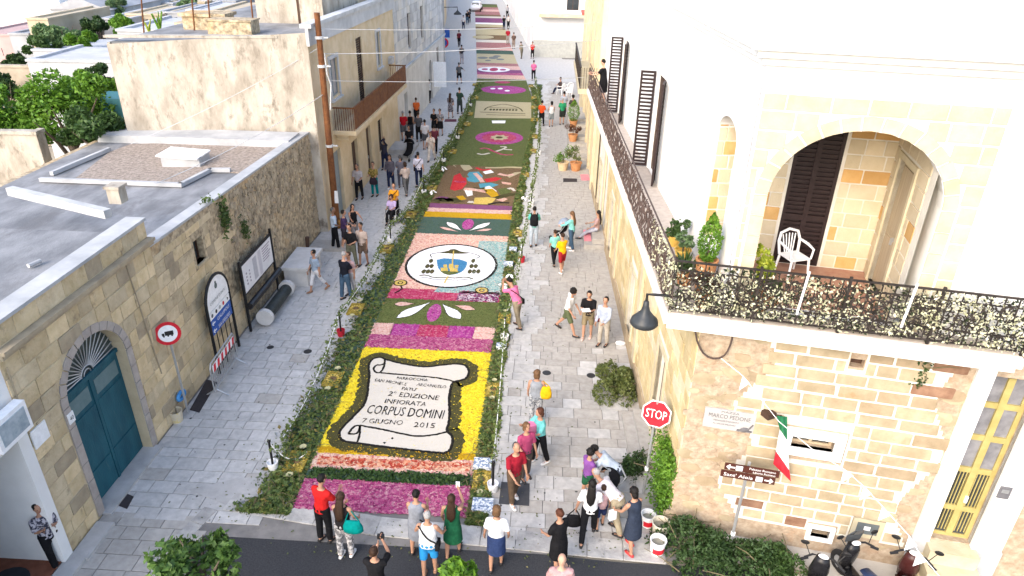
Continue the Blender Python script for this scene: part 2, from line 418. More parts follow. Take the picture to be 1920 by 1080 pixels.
def slab_row(p, q, wdt, n):
    p = Vector(p); q = Vector(q); d = (q - p) / n; ang = math.atan2(d.y, d.x); nn = Vector((-d.y, d.x)).normalized()
    for i in range(n):
        c = p + d * (i + .5) + nn * (wdt / 2)
        o = bpy.data.objects.new('kerb_slab', slab_me); col.objects.link(o); o.parent = street; o.location = (c.x, c.y, .014); o.rotation_euler = (math.pi / 2, 0, 0)
        o.rotation_euler = (0, 0, ang); o.scale = (d.length - .02, wdt - .02, .03)
slab_row((-7.0, 11.34), (-3.4, 10.84), .55, 5); slab_row((-3.4, 10.84), (2.0, 10.54), .55, 7)
slab_row((2.0, 10.54), (2.9, 10.5), .8, 1); slab_row((-7.35, 10.4), (-7.1, 11.32), .35, 2)
def flat_single(name, pts, z, m, label, cat, th=.01, group=None):
    mb = MB(); mb.prism([(p[0], p[1]) for p in pts], z, z + th); return single(mb, name, m, label, cat, group)
flat_single('floor_mat', [gp(*p) for p in ((935, 946), (992, 950), (993, 908), (940, 905))], .02, plain('dark_mat', (.05, .052, .058), .8), 'square dark grey mat under the man in the red polo shirt', 'mat')
flat_single('concrete_patch', [(-8.05, 11.9), (-7.0, 11.5), (-6.1, 11.45), (-6.05, 12.5), (-7.1, 12.35)], .0185, m_conc, 'worn concrete patch in the paving beside the asphalt', 'paving patch', .006)
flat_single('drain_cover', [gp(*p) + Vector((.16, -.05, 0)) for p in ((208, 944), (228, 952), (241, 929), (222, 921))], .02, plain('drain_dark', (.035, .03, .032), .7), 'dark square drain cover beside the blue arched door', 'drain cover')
flat_single('cellar_grate', [gp(*p) for p in ((356, 770), (374, 775), (408, 718), (388, 713))], .02, MATS['drain_dark'], 'dark grating at the wall foot under the striped barrier', 'grating')
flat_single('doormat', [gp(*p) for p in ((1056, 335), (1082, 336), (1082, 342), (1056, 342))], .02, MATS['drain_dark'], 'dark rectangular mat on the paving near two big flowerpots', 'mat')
flat_single('doormat', [gp(*p) for p in ((1088, 328), (1103, 328), (1106, 339), (1090, 339))], .02, plain('pink_mat', (.62, .22, .25), .9), 'pink doormat beside a dark mat near the stair pots', 'mat')
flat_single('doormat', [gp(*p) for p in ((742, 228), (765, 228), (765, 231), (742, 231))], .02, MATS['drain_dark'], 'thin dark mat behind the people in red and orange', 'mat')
flat_single('doormat', [gp(*p) for p in ((835, 224), (856, 224), (856, 229), (833, 229))], .02, plain('maroon_mat', (.10, .03, .045), .9), 'dark maroon mat by the leaf border opposite the arched grey doorway', 'mat')
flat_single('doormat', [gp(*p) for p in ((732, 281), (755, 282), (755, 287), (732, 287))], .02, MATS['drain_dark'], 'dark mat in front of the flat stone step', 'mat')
for (px, py, r_) in ((507, 652, .11), (577, 660, .13), (1025, 700, .13), (1108, 705, .13)):
    mb = MB(); c = gp(px, py); mb.lathe([(0, .026), (r_ * .8, .026), (r_, .022), (r_, .01)], (c.x, c.y, 0), 18)
    single(mb, 'uplight_cover', m_dark, 'small round dark ground light set flush in the paving', 'ground light', 'round ground lights in the paving')

# ================================================================ the flower carpet
CZ = .022
p_mag = petal('magenta_petals', [(.17, .02, .08), (.32, .05, .15), (.40, .09, .20), (.50, .26, .30)])
p_mag2 = petal('crimson_petals', [(.26, .012, .05), (.38, .03, .09), (.42, .05, .13), (.5, .2, .24)])
p_pur = petal('purple_petals', [(.19, .012, .12), (.33, .03, .21), (.37, .06, .25), (.48, .2, .33)])
p_pink = petal('pale_pink_petals', [(.52, .26, .22), (.62, .40, .34), (.68, .50, .43), (.55, .22, .2)])
p_salm = petal('salmon_petals', [(.52, .20, .17), (.66, .42, .32), (.72, .56, .44), (.5, .14, .15)])
p_teal = petal('teal_petals', [(.10, .24, .24), (.20, .36, .35), (.33, .46, .44), (.5, .55, .5)])
p_yel = petal('yellow_petals', [(.55, .38, .01), (.72, .55, .02), (.78, .64, .05), (.42, .26, .02)])
p_och = petal('ochre_petals', [(.42, .22, .005), (.52, .30, .01), (.60, .38, .02)], 40)
p_grn = petal('chopped_green', [(.045, .065, .018), (.085, .11, .03), (.14, .165, .055), (.10, .10, .03)], 30)
p_grn2 = petal('dark_chopped_green', [(.035, .07, .045), (.06, .11, .075), (.08, .12, .09), (.05, .10, .12)], 40)
p_olv = petal('olive_coffee', [(.045, .042, .015), (.075, .07, .025), (.10, .09, .035)], 60)
p_cream = petal('cream_rice', [(.52, .48, .41), (.57, .53, .46), (.60, .56, .49)], 90, .15)
p_white = petal('white_salt', [(.72, .72, .73), (.80, .80, .80), (.83, .83, .83)], 80, .15)
p_blk = petal('coffee_black', [(.010, .009, .008), (.02, .018, .015)], 60, .3)
p_brn = petal('brown_earth', [(.09, .055, .03), (.16, .10, .055), (.22, .145, .08), (.12, .09, .03)], 30)
p_red = petal('red_petals', [(.42, .01, .02), (.58, .03, .04), (.62, .06, .06)], 45)
p_blue = petal('blue_salt', [(.03, .15, .33), (.05, .22, .42), (.09, .28, .48)], 60)
p_sky = petal('turquoise_salt', [(.05, .25, .36), (.08, .32, .42), (.14, .38, .46)], 60)
p_tan = petal('tan_sawdust', [(.40, .34, .20), (.47, .41, .26), (.52, .46, .30)], 50)
p_vio = petal('violet_salt', [(.15, .04, .12), (.22, .07, .17), (.28, .11, .22)], 50)
p_gold = petal('gold_salt', [(.5, .33, .04), (.62, .45, .1), (.7, .55, .2)], 50)
p_mix = petal('red_and_cream_petals', [(.66, .52, .36), (.42, .08, .04), (.36, .035, .025), (.66, .40, .26), (.62, .2, .1)], 14)
p_dmix = petal('purple_and_white_petals', [(.06, .01, .04), (.14, .015, .09), (.62, .58, .6), (.08, .012, .06), (.3, .05, .2)], 16)
CARPETS = 'flower carpet panels laid along the street'
def panel(label, group=CARPETS):
    return thing('flower_carpet', label, 'flower carpet', (-3.45, 0, 0), group=group)
def dense(pts, closed=True, step=.055, j=.011):
    # ragged edge of a petal bed
    out = []; n = len(pts)
    for i in range(n if closed else n - 1):
        a, b = Vector(pts[i][:2]), Vector(pts[(i + 1) % n][:2]); k = max(1, min(60, int((b - a).length / step)))
        for q in range(k): p_ = a.lerp(b, q / k); out.append(p_ + Vector((rng.uniform(-j, j), rng.uniform(-j, j))))
    if not closed: out.append(Vector(pts[-1][:2]))
    return out
def sheet(pn, name, pts, m, lvl=0, world=True):
    if lvl > 0 and pts[0][1] < 33: pts = dense(pts)
    """a flat bed of petals, lvl layers up"""
    mb = MB(); z = CZ + .006 * lvl
    mb.prism([(p[0], p[1]) for p in pts], z, z + .012 if lvl == 0 else z + .010)
    return mb.build(name, m, pn)
def ribbon(pn, name, pts, wd, m, lvl, closed=False):
    pts = dense(pts, closed, .05, .007) if pts[0][1] < 33 else [Vector((p[0], p[1])) for p in pts]
    n = len(pts); mb = MB(); z0 = CZ + .006 * lvl; z = z0 + .010; V = []; w0 = wd
    for i in range(n):
        a = pts[i - 1] if (closed or i > 0) else pts[i]; b = pts[(i + 1) % n] if (closed or i < n - 1) else pts[i]
        wd = w0 * rng.uniform(.82, 1.16); t = (b - a).normalized(); nn = Vector((-t.y, t.x)) * (wd / 2)
        V += [(pts[i].x + nn.x, pts[i].y + nn.y), (pts[i].x - nn.x, pts[i].y - nn.y)]
    vs = [(x, y_, z) for x, y_ in V] + [(x, y_, z0) for x, y_ in V]; k = 2 * n; fs = []
    for i in range(n if closed else n - 1):
        j = (i + 1) % n; fs += [(2 * i, 2 * i + 1, 2 * j + 1, 2 * j), (2 * i, 2 * j, k + 2 * j, k + 2 * i), (2 * i + 1, k + 2 * i + 1, k + 2 * j + 1, 2 * j + 1)]
    mb.add(vs, fs); return mb.build(name, m, pn)
def smoothpts(pts, it=2, closed=True):
    for _ in range(it):
        out = []; n = len(pts)
        for i in range(n if closed else n - 1):
            a, b = pts[i], pts[(i + 1) % n]
            out += [a * .75 + b * .25, a * .25 + b * .75]
        if not closed: out = [pts[0]] + out + [pts[-1]]
        pts = out
    return pts
def ell(cx, cy, rx, ry, n=40): return [Vector((cx + rx * math.cos(2 * math.pi * i / n), cy + ry * math.sin(2 * math.pi * i / n))) for i in range(n)]
def teardrop(a, b, wd, n=9):
    """pointed at a, round at b"""
    a = Vector((a[0], a[1])); b = Vector((b[0], b[1])); t = (b - a); L = t.length; t /= L; nn = Vector((-t.y, t.x)); up = []; dn = []
    for i in range(n + 1):
        q = i / n; r_ = wd / 2 * math.sin(math.pi * min(1, q ** 1.5)) if q < 1 else 0
        up.append(a + t * (L * q) + nn * r_); dn.append(a + t * (L * q) - nn * r_)
    return up + dn[-2:0:-1]
def XL(y): return -5.47 if y < 45 else (-5.47 - (y - 45) * .04 if y < 62 else -6.2 - (y - 62) * .105)
def XR(y): return -1.42 + (max(0, y - 31) * .03 if y < 50 else .57 - (y - 50) * .06 if y < 58 else .1 - (y - 58) * .14 if y < 72 else -1.86 - (y - 72) * .108)
def band(pn, name, y0, y1, m, lvl=0, x0=0.0, x1=1.0):
    n = 44 if (x1 - x0) > .5 else 16
    jt = .028 if y0 < 40 else .01
    def ed(y, jj): return [Vector((XL(y) + (XR(y) - XL(y)) * (x0 + (x1 - x0) * i / n) + (rng.uniform(-jj, jj) if i in (0, n) else 0), y + rng.uniform(-jj, jj))) for i in range(n + 1)]
    o = sheet(pn, name, ed(y0, jt) + ed(y1, jt)[::-1], m, lvl)
    if y0 < 24 and y1 - y0 > .1:     # petals lying loose on the bed
        lp_ = MB(); xa, xb = XL(y0) + (XR(y0) - XL(y0)) * x0, XL(y0) + (XR(y0) - XL(y0)) * x1
        lp_.leaves(int(min(2600, (xb - xa) * (y1 - y0) * 190)), lambda: (rng.uniform(xa - .02, xb + .02), rng.uniform(y0 - .03, y1 + .03), CZ + .012 + .006 * lvl + abs(rng.gauss(0, .003))), (.045, .085), .75); lp_.build('loose_petal', m, pn, kind='stuff')
    return o
gy = lambda px, py: gp(px, py).y
# rows from the asphalt inwards
Y0 = 11.50; Y1 = gy(572, 897); Y2 = gy(583, 880); Y3 = gy(592, 850); Y4 = gy(680, 652); Y5 = gy(690, 628); Y6 = gy(696, 606)
Y7 = gy(721, 560); Y8 = gy(729, 541); Y9 = gy(777, 438); Y10 = gy(791, 407); Y11 = gy(796, 397); Y12 = gy(800, 390); Y13 = gy(806, 382)
Y14 = gy(838, 311); Y15 = gy(884, 222); Y16 = gy(888, 189); Y17 = gy(893, 148)
pn = panel('magenta petal strip bordering the asphalt, in front of the onlookers')
band(pn, 'petal_bed', Y0, Y1, p_mag)
pn = panel('low row of green leaves between magenta petals and rust red petals')
lb = MB(); lb.leaves(1500, lambda: (rng.uniform(-5.4, -1.5), rng.uniform(Y1 - .02, Y2 + .03), CZ + .01 + abs(rng.gauss(0, .035))), (.07, .13), .5)
band(pn, 'leaf_bed', Y1, Y2, p_grn2); lb.build('leaf', leafmat('bay_leaf', (.02, .05, .012), (.07, .13, .03), (.04, .085, .02)), pn, kind='stuff')
pn = panel('rust red and cream petal strip below the yellow scroll panel')
band(pn, 'cream_border', Y2, Y3, p_salm); band(pn, 'red_petals', Y2 + .16, Y3 - .12, p_mix, 1, .03, .97)
# the scroll
pn = panel('yellow flower panel with a cream scroll lettered CORPUS DOMINI')
band(pn, 'yellow_petals', Y3, Y4, p_yel); band(pn, 'ochre_edge', Y3, Y3 + .22, p_och, 1)
Zm = lambda X, Y: gp(480 + X / 3, 640 + Y / 3, CZ)
out = [(632, 150), (642, 115), (668, 97), (700, 92), (724, 104), (800, 125), (890, 142), (960, 148), (1030, 140), (1100, 131), (1160, 131), (1190, 148), (1199, 178), (1186, 210), (1150, 225), (1112, 228), (1095, 262), (1085, 330), (1090, 400), (1085, 460), (1070, 512), (1100, 528), (1109, 560), (1100, 600), (1075, 633), (1000, 629), (900, 618), (760, 602), (640, 588), (560, 575), (500, 568), (472, 550), (467, 520), (485, 490), (520, 455), (570, 405), (610, 360), (628, 300), (632, 240), (640, 190)]
op_ = [Vector(Zm(*p)[:2]) for p in out]; op_ = smoothpts(op_, 1)
ribbon(pn, 'olive_surround', op_, .62, p_olv, 1.5, True)
sheet(pn, 'cream_scroll', op_, p_cream, 2.5); ribbon(pn, 'black_outline', op_, .075, p_blk, 3.2, True)
for ln in ([(725, 100), (724, 140), (702, 181), (672, 180), (659, 158), (676, 136), (706, 138), (722, 128)], [(702, 181), (800, 190), (900, 198), (1000, 207), (1080, 220), (1112, 230)],
           [(585, 475), (584, 530), (570, 572)], [(520, 524), (560, 528), (582, 505), (585, 475), (548, 484), (520, 524)], [(585, 477), (700, 497), (800, 520), (900, 540), (1000, 532), (1072, 514)]):
    ribbon(pn, 'black_outline', smoothpts([Vector(Zm(*p)[:2]) for p in ln], 1, False), .06, p_blk, 3.4)
def ctext(body, xa, ya, xb, yb, hpx, h=None):
    a, b = Zm(xa, ya), Zm(xb, yb); c = (a + b) / 2; c.z = CZ + .034
    hh = h or abs(Zm((xa + xb) / 2, (ya + yb) / 2 - hpx / 2).y - Zm((xa + xb) / 2, (ya + yb) / 2 + hpx / 2).y)
    ux = (b - a).normalized(); text_mesh(body, c, ux, (-ux.y, ux.x, 0), (b - a).length, hh, p_blk, pn, 'lettering', .002, .009)
for t in (('PARROCCHIA', 793, 211, 968, 223, 15), ('SAN MICHELE', 668, 222, 848, 246, 16), ('ARCANGELO', 905, 247, 1070, 263, 16), ("PATU'", 822, 270, 903, 278, 17), ('2° EDIZIONE', 748, 298, 1030, 324, 27), ('INFIORATA', 728, 340, 958, 360, 24), ('CORPUS DOMINI', 628, 386, 1057, 418, 50), ('7 GIUGNO', 600, 450, 826, 464, 26), ('2015', 890, 474, 1006, 480, 28)):
    ctext(*t)
for (X, Y) in ((768, 550), (722, 575)): sheet(pn, 'dark_speck', [Vector(Zm(X + dx, Y + dy)[:2]) for dx, dy in ((-9, 0), (0, -6), (9, 0), (0, 6))], p_blk, 3.3)
pn = panel('pink and magenta double petal band beyond the yellow scroll panel')
band(pn, 'magenta_bed', Y4, Y5, p_mag)
for a, b, m_ in ((0, .16, p_pink), (.16, .37, p_pur), (.37, .62, p_mag2), (.62, .83, p_pur), (.83, 1, p_pink)): band(pn, 'petal_block', Y5, Y6, m_, .3, a, b)
def flower(pn, pts, cx, cy, cw, chh):
    for a, b, wd, m_ in pts:
        t = teardrop(gp(*a), gp(*b), wd); ribbon(pn, 'petal_outline', t, .05, p_blk, 1, True); sheet(pn, 'petal', t, m_, 1.6)
    sheet(pn, 'flower_heart', ell(cx, cy, cw, chh, 20), p_pur, 1.3)
pn = panel('green panel with white and magenta petals, beside the red strip')
band(pn, 'green_bed', Y6, Y7, p_grn)
flower(pn, [((806, 569), (744, 598), .42, p_white), ((830, 572), (863, 600), .42, p_white), ((777, 571), (740, 572), .30, p_pink), ((852, 574), (890, 582), .30, p_pink)], gp(814, 588).x, gp(814, 588).y, .24, .62)
pn = panel('crimson petal strip ending in a dark purple and white patch')
band(pn, 'crimson_bed', Y7, Y8, p_mag2); band(pn, 'dark_patch', Y7 + .02, Y8 - .02, p_dmix, 1, .62, .99)
pn = panel('salmon and teal panel with a white disc bearing a blue shielded crest')
band(pn, 'salmon_bed', Y8, Y9, p_salm); band(pn, 'teal_bed', Y8 + .05, Y9 - .6, p_teal, .8, .70, 1.0)
a, b = gp(762, 497), gp(930, 505); t_, bo = gp(846, 460), gp(845, 541); mc = Vector(((a.x + b.x) / 2, (t_.y + bo.y) / 2)); mrx = (b.x - a.x) / 2; mry = (t_.y - bo.y) / 2
sheet(pn, 'teal_bed', [mc + Vector((mrx * x, mry * y_)) for x, y_ in ((-.2, -1.2), (1.2, -1.2), (1.15, -.1), (.2, -.1))], p_teal, 1.0)
sheet(pn, 'white_disc', ell(mc.x, mc.y, mrx, mry, 56), p_white, 1.8); ribbon(pn, 'disc_outline', ell(mc.x, mc.y, mrx, mry, 56), .10, p_blk, 2.4, True)
def cm(X, Y): # crest drawn in the zoomed picture: X from 480, Y from 340, three to one
    return Vector(gp(480 + X / 3, 340 + Y / 3, CZ)[:2])
sheet(pn, 'shield', smoothpts([cm(*p) for p in ((1015, 432), (1190, 445), (1182, 490), (1150, 520), (1085, 532), (1045, 515), (1020, 485))], 1), p_blue, 2.6)
sheet(pn, 'shield_field', [cm(*p) for p in ((1035, 505), (1150, 510), (1120, 525), (1085, 531), (1055, 522))], p_grn, 3.2)
for q in (((1040, 490), (1080, 490), (1080, 508), (1040, 508)), ((1090, 492), (1135, 494), (1135, 512), (1090, 510)), ((1085, 468), (1110, 468), (1112, 492), (1085, 492)), ((1055, 472), (1075, 472), (1075, 488), (1055, 488)), ((1118, 474), (1138, 474), (1138, 490), (1118, 490))):
    sheet(pn, 'gold_tower', [cm(*p) for p in q], p_gold, 3.4)
ribbon(pn, 'processional_cross', [cm(1112, 395), cm(1108, 430), cm(1104, 470)], .05, p_gold, 3.6); ribbon(pn, 'processional_cross', [cm(1082, 535), cm(1070, 555), cm(1060, 575)], .06, p_gold, 3.0)
sheet(pn, 'hat', smoothpts([cm(*p) for p in ((1020, 402), (1080, 396), (1095, 384), (1125, 384), (1145, 397), (1205, 406), (1150, 411), (1080, 409))], 1), p_olv, 2.8)
ribbon(pn, 'hat_cord', smoothpts([cm(*p) for p in ((1050, 400), (1000, 408), (975, 415), (990, 432))], 1, False), .04, p_blk, 2.6)
ribbon(pn, 'hat_cord', smoothpts([cm(*p) for p in ((1190, 402), (1240, 415), (1262, 425), (1240, 437))], 1, False), .04, p_blk, 2.6)
for side in (0, 1):
    for r_ in range(3):
        for k in range(r_ + 1):
            X = (985 if not side else 1222) + (k - r_ / 2) * 24 - (r_ * 9 if not side else -r_ * 2); Y = 450 + r_ * 30
            sheet(pn, 'tassel', ell(cm(X, Y).x, cm(X, Y).y, .085, .19, 10), p_olv, 2.7)
ribbon(pn, 'motto_ribbon', smoothpts([cm(*p) for p in ((920, 532), (960, 530), (1000, 545), (1060, 542), (1120, 548), (1180, 540), (1222, 552))], 1, False), .07, p_olv, 2.6)
ribbon(pn, 'motto_ribbon', smoothpts([cm(*p) for p in ((930, 545), (965, 545), (1005, 556), (1060, 552), (1120, 560), (1180, 555), (1215, 560))], 1, False), .03, p_blk, 2.6)
for (X, Y) in ((812, 573), (1270, 615)):
    c = cm(X, Y); sheet(pn, 'yellow_flower', ell(c.x, c.y, .26, .26, 20), p_gold, 1.4); ribbon(pn, 'flower_outline', ell(c.x, c.y, .24, .24, 16), .05, p_blk, 2.0, True)
    ribbon(pn, 'flower_outline', ell(c.x, c.y, .09, .09, 10), .04, p_blk, 2.0, True)
ribbon(pn, 'flower_stem', [cm(815, 590), cm(822, 605), cm(800, 622), cm(780, 630)], .06, p_blk, 2.0)
pn = panel('dark green panel with white petals beyond the crest disc')
band(pn, 'green_bed', Y9, Y10, p_grn2)
flower(pn, [((866, 434), (838, 418), .34, p_white), ((880, 434), (919, 419), .34, p_white), ((858, 436), (825, 427), .22, p_pink), ((890, 435), (922, 431), .22, p_pink)], gp(878, 420).x, gp(878, 422).y, .26, .62)
pn = panel('ochre, pink and violet stripes below the picture panel')
band(pn, 'ochre_stripe', Y10, Y11, p_och); band(pn, 'pink_stripe', Y11, Y12, p_pink); band(pn, 'violet_stripe', Y12, Y13, p_vio)
# the figure panel, kept to loose patches of colour
pn = panel('brown picture panel with patches of red, blue and white')
band(pn, 'brown_bed', Y13, Y14, p_brn)
PZ = lambda X, Y: Vector(gp(780 + X / 4, 180 + Y / 4, CZ)[:2])
for nm, m_, lv, q in (('red_patch', p_red, 1, ((255, 700), (285, 600), (335, 578), (375, 610), (380, 660), (345, 700), (290, 712))), ('blue_patch', p_sky, 1.2, ((375, 605), (400, 572), (470, 570), (500, 600), (495, 640), (440, 650), (390, 640))),
                      ('red_patch', p_red, 1.4, ((510, 625), (600, 610), (645, 620), (600, 640), (530, 648))), ('blue_patch', p_sky, 1.3, ((470, 660), (560, 652), (620, 668), (560, 690), (480, 690))),
                      ('white_patch', p_white, 1.8, ((500, 690), (550, 676), (605, 715), (590, 735), (545, 715))), ('white_patch', p_white, 1.6, ((360, 702), (420, 702), (425, 745), (385, 755))), ('white_patch', p_white, 1.5, ((500, 570), (560, 556), (585, 575), (520, 588))),
                      ('yellow_patch', p_tan, 1, ((680, 600), (740, 575), (800, 570), (745, 595), (700, 615))), ('yellow_patch', p_tan, 1, ((275, 518), (400, 520), (425, 545), (380, 562), (320, 550))), ('tan_patch', p_gold, .8, ((440, 765), (540, 760), (600, 770), (560, 815), (430, 810))),
                      ('green_patch', p_grn, 1, ((610, 700), (680, 690), (720, 720), (640, 750))), ('pale_patch', p_salm, 1.4, ((600, 780), (660, 765), (690, 775), (650, 795))), ('ochre_patch', p_och, 1, ((300, 755), (350, 748), (380, 775), (330, 785))),
                      ('pale_patch', p_salm, 1.7, ((640, 645), (715, 655), (710, 668), (650, 660))), ('dark_patch', p_brn, .6, ((600, 745), (780, 730), (780, 765), (640, 800)))):
    sheet(pn, nm, [PZ(*p) for p in q], m_, lv)
for q, m_, wd in ((((310, 520), (345, 575), (378, 615)), p_brn, .2), (((140, 800), (180, 770), (230, 795), (270, 770), (320, 800)), p_olv, .28), (((150, 775), (210, 760), (260, 790)), p_vio, .2), (((360, 700), (450, 705), (530, 720)), p_salm, .22), (((440, 580), (480, 620), (500, 650)), p_pink, .14), (((600, 770), (700, 740), (780, 735)), p_olv, .25), (((540, 700), (580, 740), (600, 760)), p_och, .3), (((690, 700), (715, 690), (740, 715)), p_cream, .1), (((520, 540), (620, 540), (700, 535), (800, 540)), p_tan, .12), (((450, 540), (500, 560), (560, 552)), p_red, .12), (((430, 690), (480, 700), (520, 690)), p_olv, .12), (((620, 585), (680, 600), (730, 590)), p_pink, .14), (((290, 640), (330, 650), (370, 645)), p_mag2, .12), (((540, 815), (620, 800), (700, 805)), p_blk, .1), (((390, 795), (410, 798), (432, 796)), p_cream, .16)):
    ribbon(pn, 'colour_stroke', smoothpts([PZ(*p) for p in q], 1, False), wd * 1.6, m_, 2)
pn = panel('green panel with a magenta round and a pale star, ribbons below')
band(pn, 'green_bed', Y14, Y15, p_grn)
c = gp(936, 259); rx = (gp(981, 259).x - gp(891, 259).x) / 2; ry = (gp(936, 246).y - gp(936, 271).y) / 2
sheet(pn, 'magenta_round', ell(c.x, c.y, rx, ry), p_pur, 1); sheet(pn, 'crimson_ring', ell(c.x, c.y, rx * .72, ry * .72), p_mag2, 1.6)
sheet(pn, 'pale_star', [Vector((c.x + rx * (.42 if i % 2 else .30) * math.cos(math.pi * i / 8), c.y + ry * (.46 if i % 2 else .3) * math.sin(math.pi * i / 8))) for i in range(16)], p_tan, 2.2)
sheet(pn, 'star_heart', ell(c.x, c.y, rx * .15, ry * .15, 16), p_olv, 3)
for q, m_ in ((((895, 289), (905, 291), (918, 288)), p_cream), (((900, 280), (912, 278), (925, 285), (945, 292), (962, 291)), p_mag2), (((930, 285), (945, 280), (950, 276), (938, 276)), p_cream), (((945, 281), (960, 282)), p_cream)):
    ribbon(pn, 'ribbon', smoothpts([Vector(gp(*p)[:2]) for p in q], 1, False), .16, m_, 1)
sheet(pn, 'white_plate', [Vector(gp(*p)[:2]) for p in ((922, 227), (948, 227), (947, 232), (923, 232))], p_white, 1)
pn = panel('tan panel with dark arched lettering and a drawn outline')
band(pn, 'green_bed', Y15, Y16, p_grn); q = [Vector(gp(*p)[:2]) for p in ((889, 222), (996, 223), (996, 193), (893, 190))]
sheet(pn, 'tan_bed', q, p_tan, 1)
for ln in (((908, 208), (912, 203), (925, 199), (944, 196), (960, 199), (975, 204), (980, 210)), ((900, 211), (940, 213), (985, 214)), ((912, 216), (945, 217), (985, 217)), ((918, 203), (970, 204))):
    ribbon(pn, 'drawn_line', smoothpts([Vector(gp(*p)[:2]) for p in ln], 1, False), .10, p_olv, 2)
for i in range(9): c = gp(920 + i * 6, 206.5 + i * .1); sheet(pn, 'lettering_stroke', ell(c.x, c.y, .10, .28, 6), p_olv, 2)
pn = panel('green panel with a magenta oval beyond the tan panel')
band(pn, 'green_bed', Y16, Y17, p_grn); c = gp(944, 169); sheet(pn, 'magenta_oval', ell(c.x, c.y, 1.85, 1.6), p_pur, 1)
for (px, py) in ((924, 167), (938, 167), (951, 171)): c = gp(px, py); sheet(pn, 'white_spot', ell(c.x, c.y, .22, .3, 10), p_white, 2)
c = gp(942, 155); sheet(pn, 'red_leaf', ell(c.x, c.y, .7, .5, 12), p_mag2, 1)
p_far = petal('faded_rose_petals', [(.24, .09, .09), (.34, .15, .15), (.42, .24, .22)], 20)
FARP = [('pink petal stripe beyond the magenta oval', [(148, 141, p_salm), (141, 137, p_mag), (137, 131, p_vio), (131, 124, p_pink), (124, 119, p_far)]),
        ('cream panel with a dark grey ornament', [(119, 102, p_tan)]), ('green and pink far petal rows', [(102, 95, p_grn2), (95, 90, p_pink), (90, 80, p_far)]),
        ('white and orange far petal rows', [(80, 75, p_cream), (75, 66, p_brn), (66, 63, p_tan)]), ('tan far petal rows before the violet stripes', [(63, 55, p_tan), (55, 51, p_brn), (51, 46, p_tan), (46, 43, p_white)]),
        ('violet far petal rows with a white stripe', [(43, 34, p_vio), (34, 31, p_cream), (31, 28, p_brn), (28, 22, p_far)]), ('pink petal rows at the far end of the carpet', [(22, 18, p_pink), (18, 14, p_far), (14, 8, p_grn), (8, 0, p_olv)])]
for lab, rows in FARP:
    pn = panel(lab)
    for a, b, m_ in rows:
        xm = 930 if a > 100 else 912
        band(pn, 'petal_stripe', gy(xm, a), gy(xm, b) if b > 0 else 128, m_)
    if 'pink petal stripe beyond' in lab:
        c = gp(926, 131); sheet(pn, 'white_ornament', ell(c.x, c.y, 1.5, 1.3), p_white, 1); sheet(pn, 'ornament_heart', ell(c.x, c.y, .4, .9), p_mag2, 1.6)
        for s in (-1, 1): sheet(pn, 'ornament_leaf', ell(c.x + s * .85, c.y, .3, .5), p_mag, 1.6)
    if 'dark grey ornament' in lab:
        for (px, py, rx, ry) in ((925, 109, .5, .8), (905, 109, .55, .7), (938, 112, .4, .5), (915, 114, .3, .4), (932, 106, .4, .6)):
            c = gp(px, py); sheet(pn, 'grey_ornament', ell(c.x, c.y, rx, ry, 12), plain('grey_salt', (.16, .17, .16), .9), 1)
    if 'orange' in lab: c = gp(906, 70); sheet(pn, 'pale_oval', ell(c.x, c.y, 1.3, 1.6, 20), p_tan, 1)
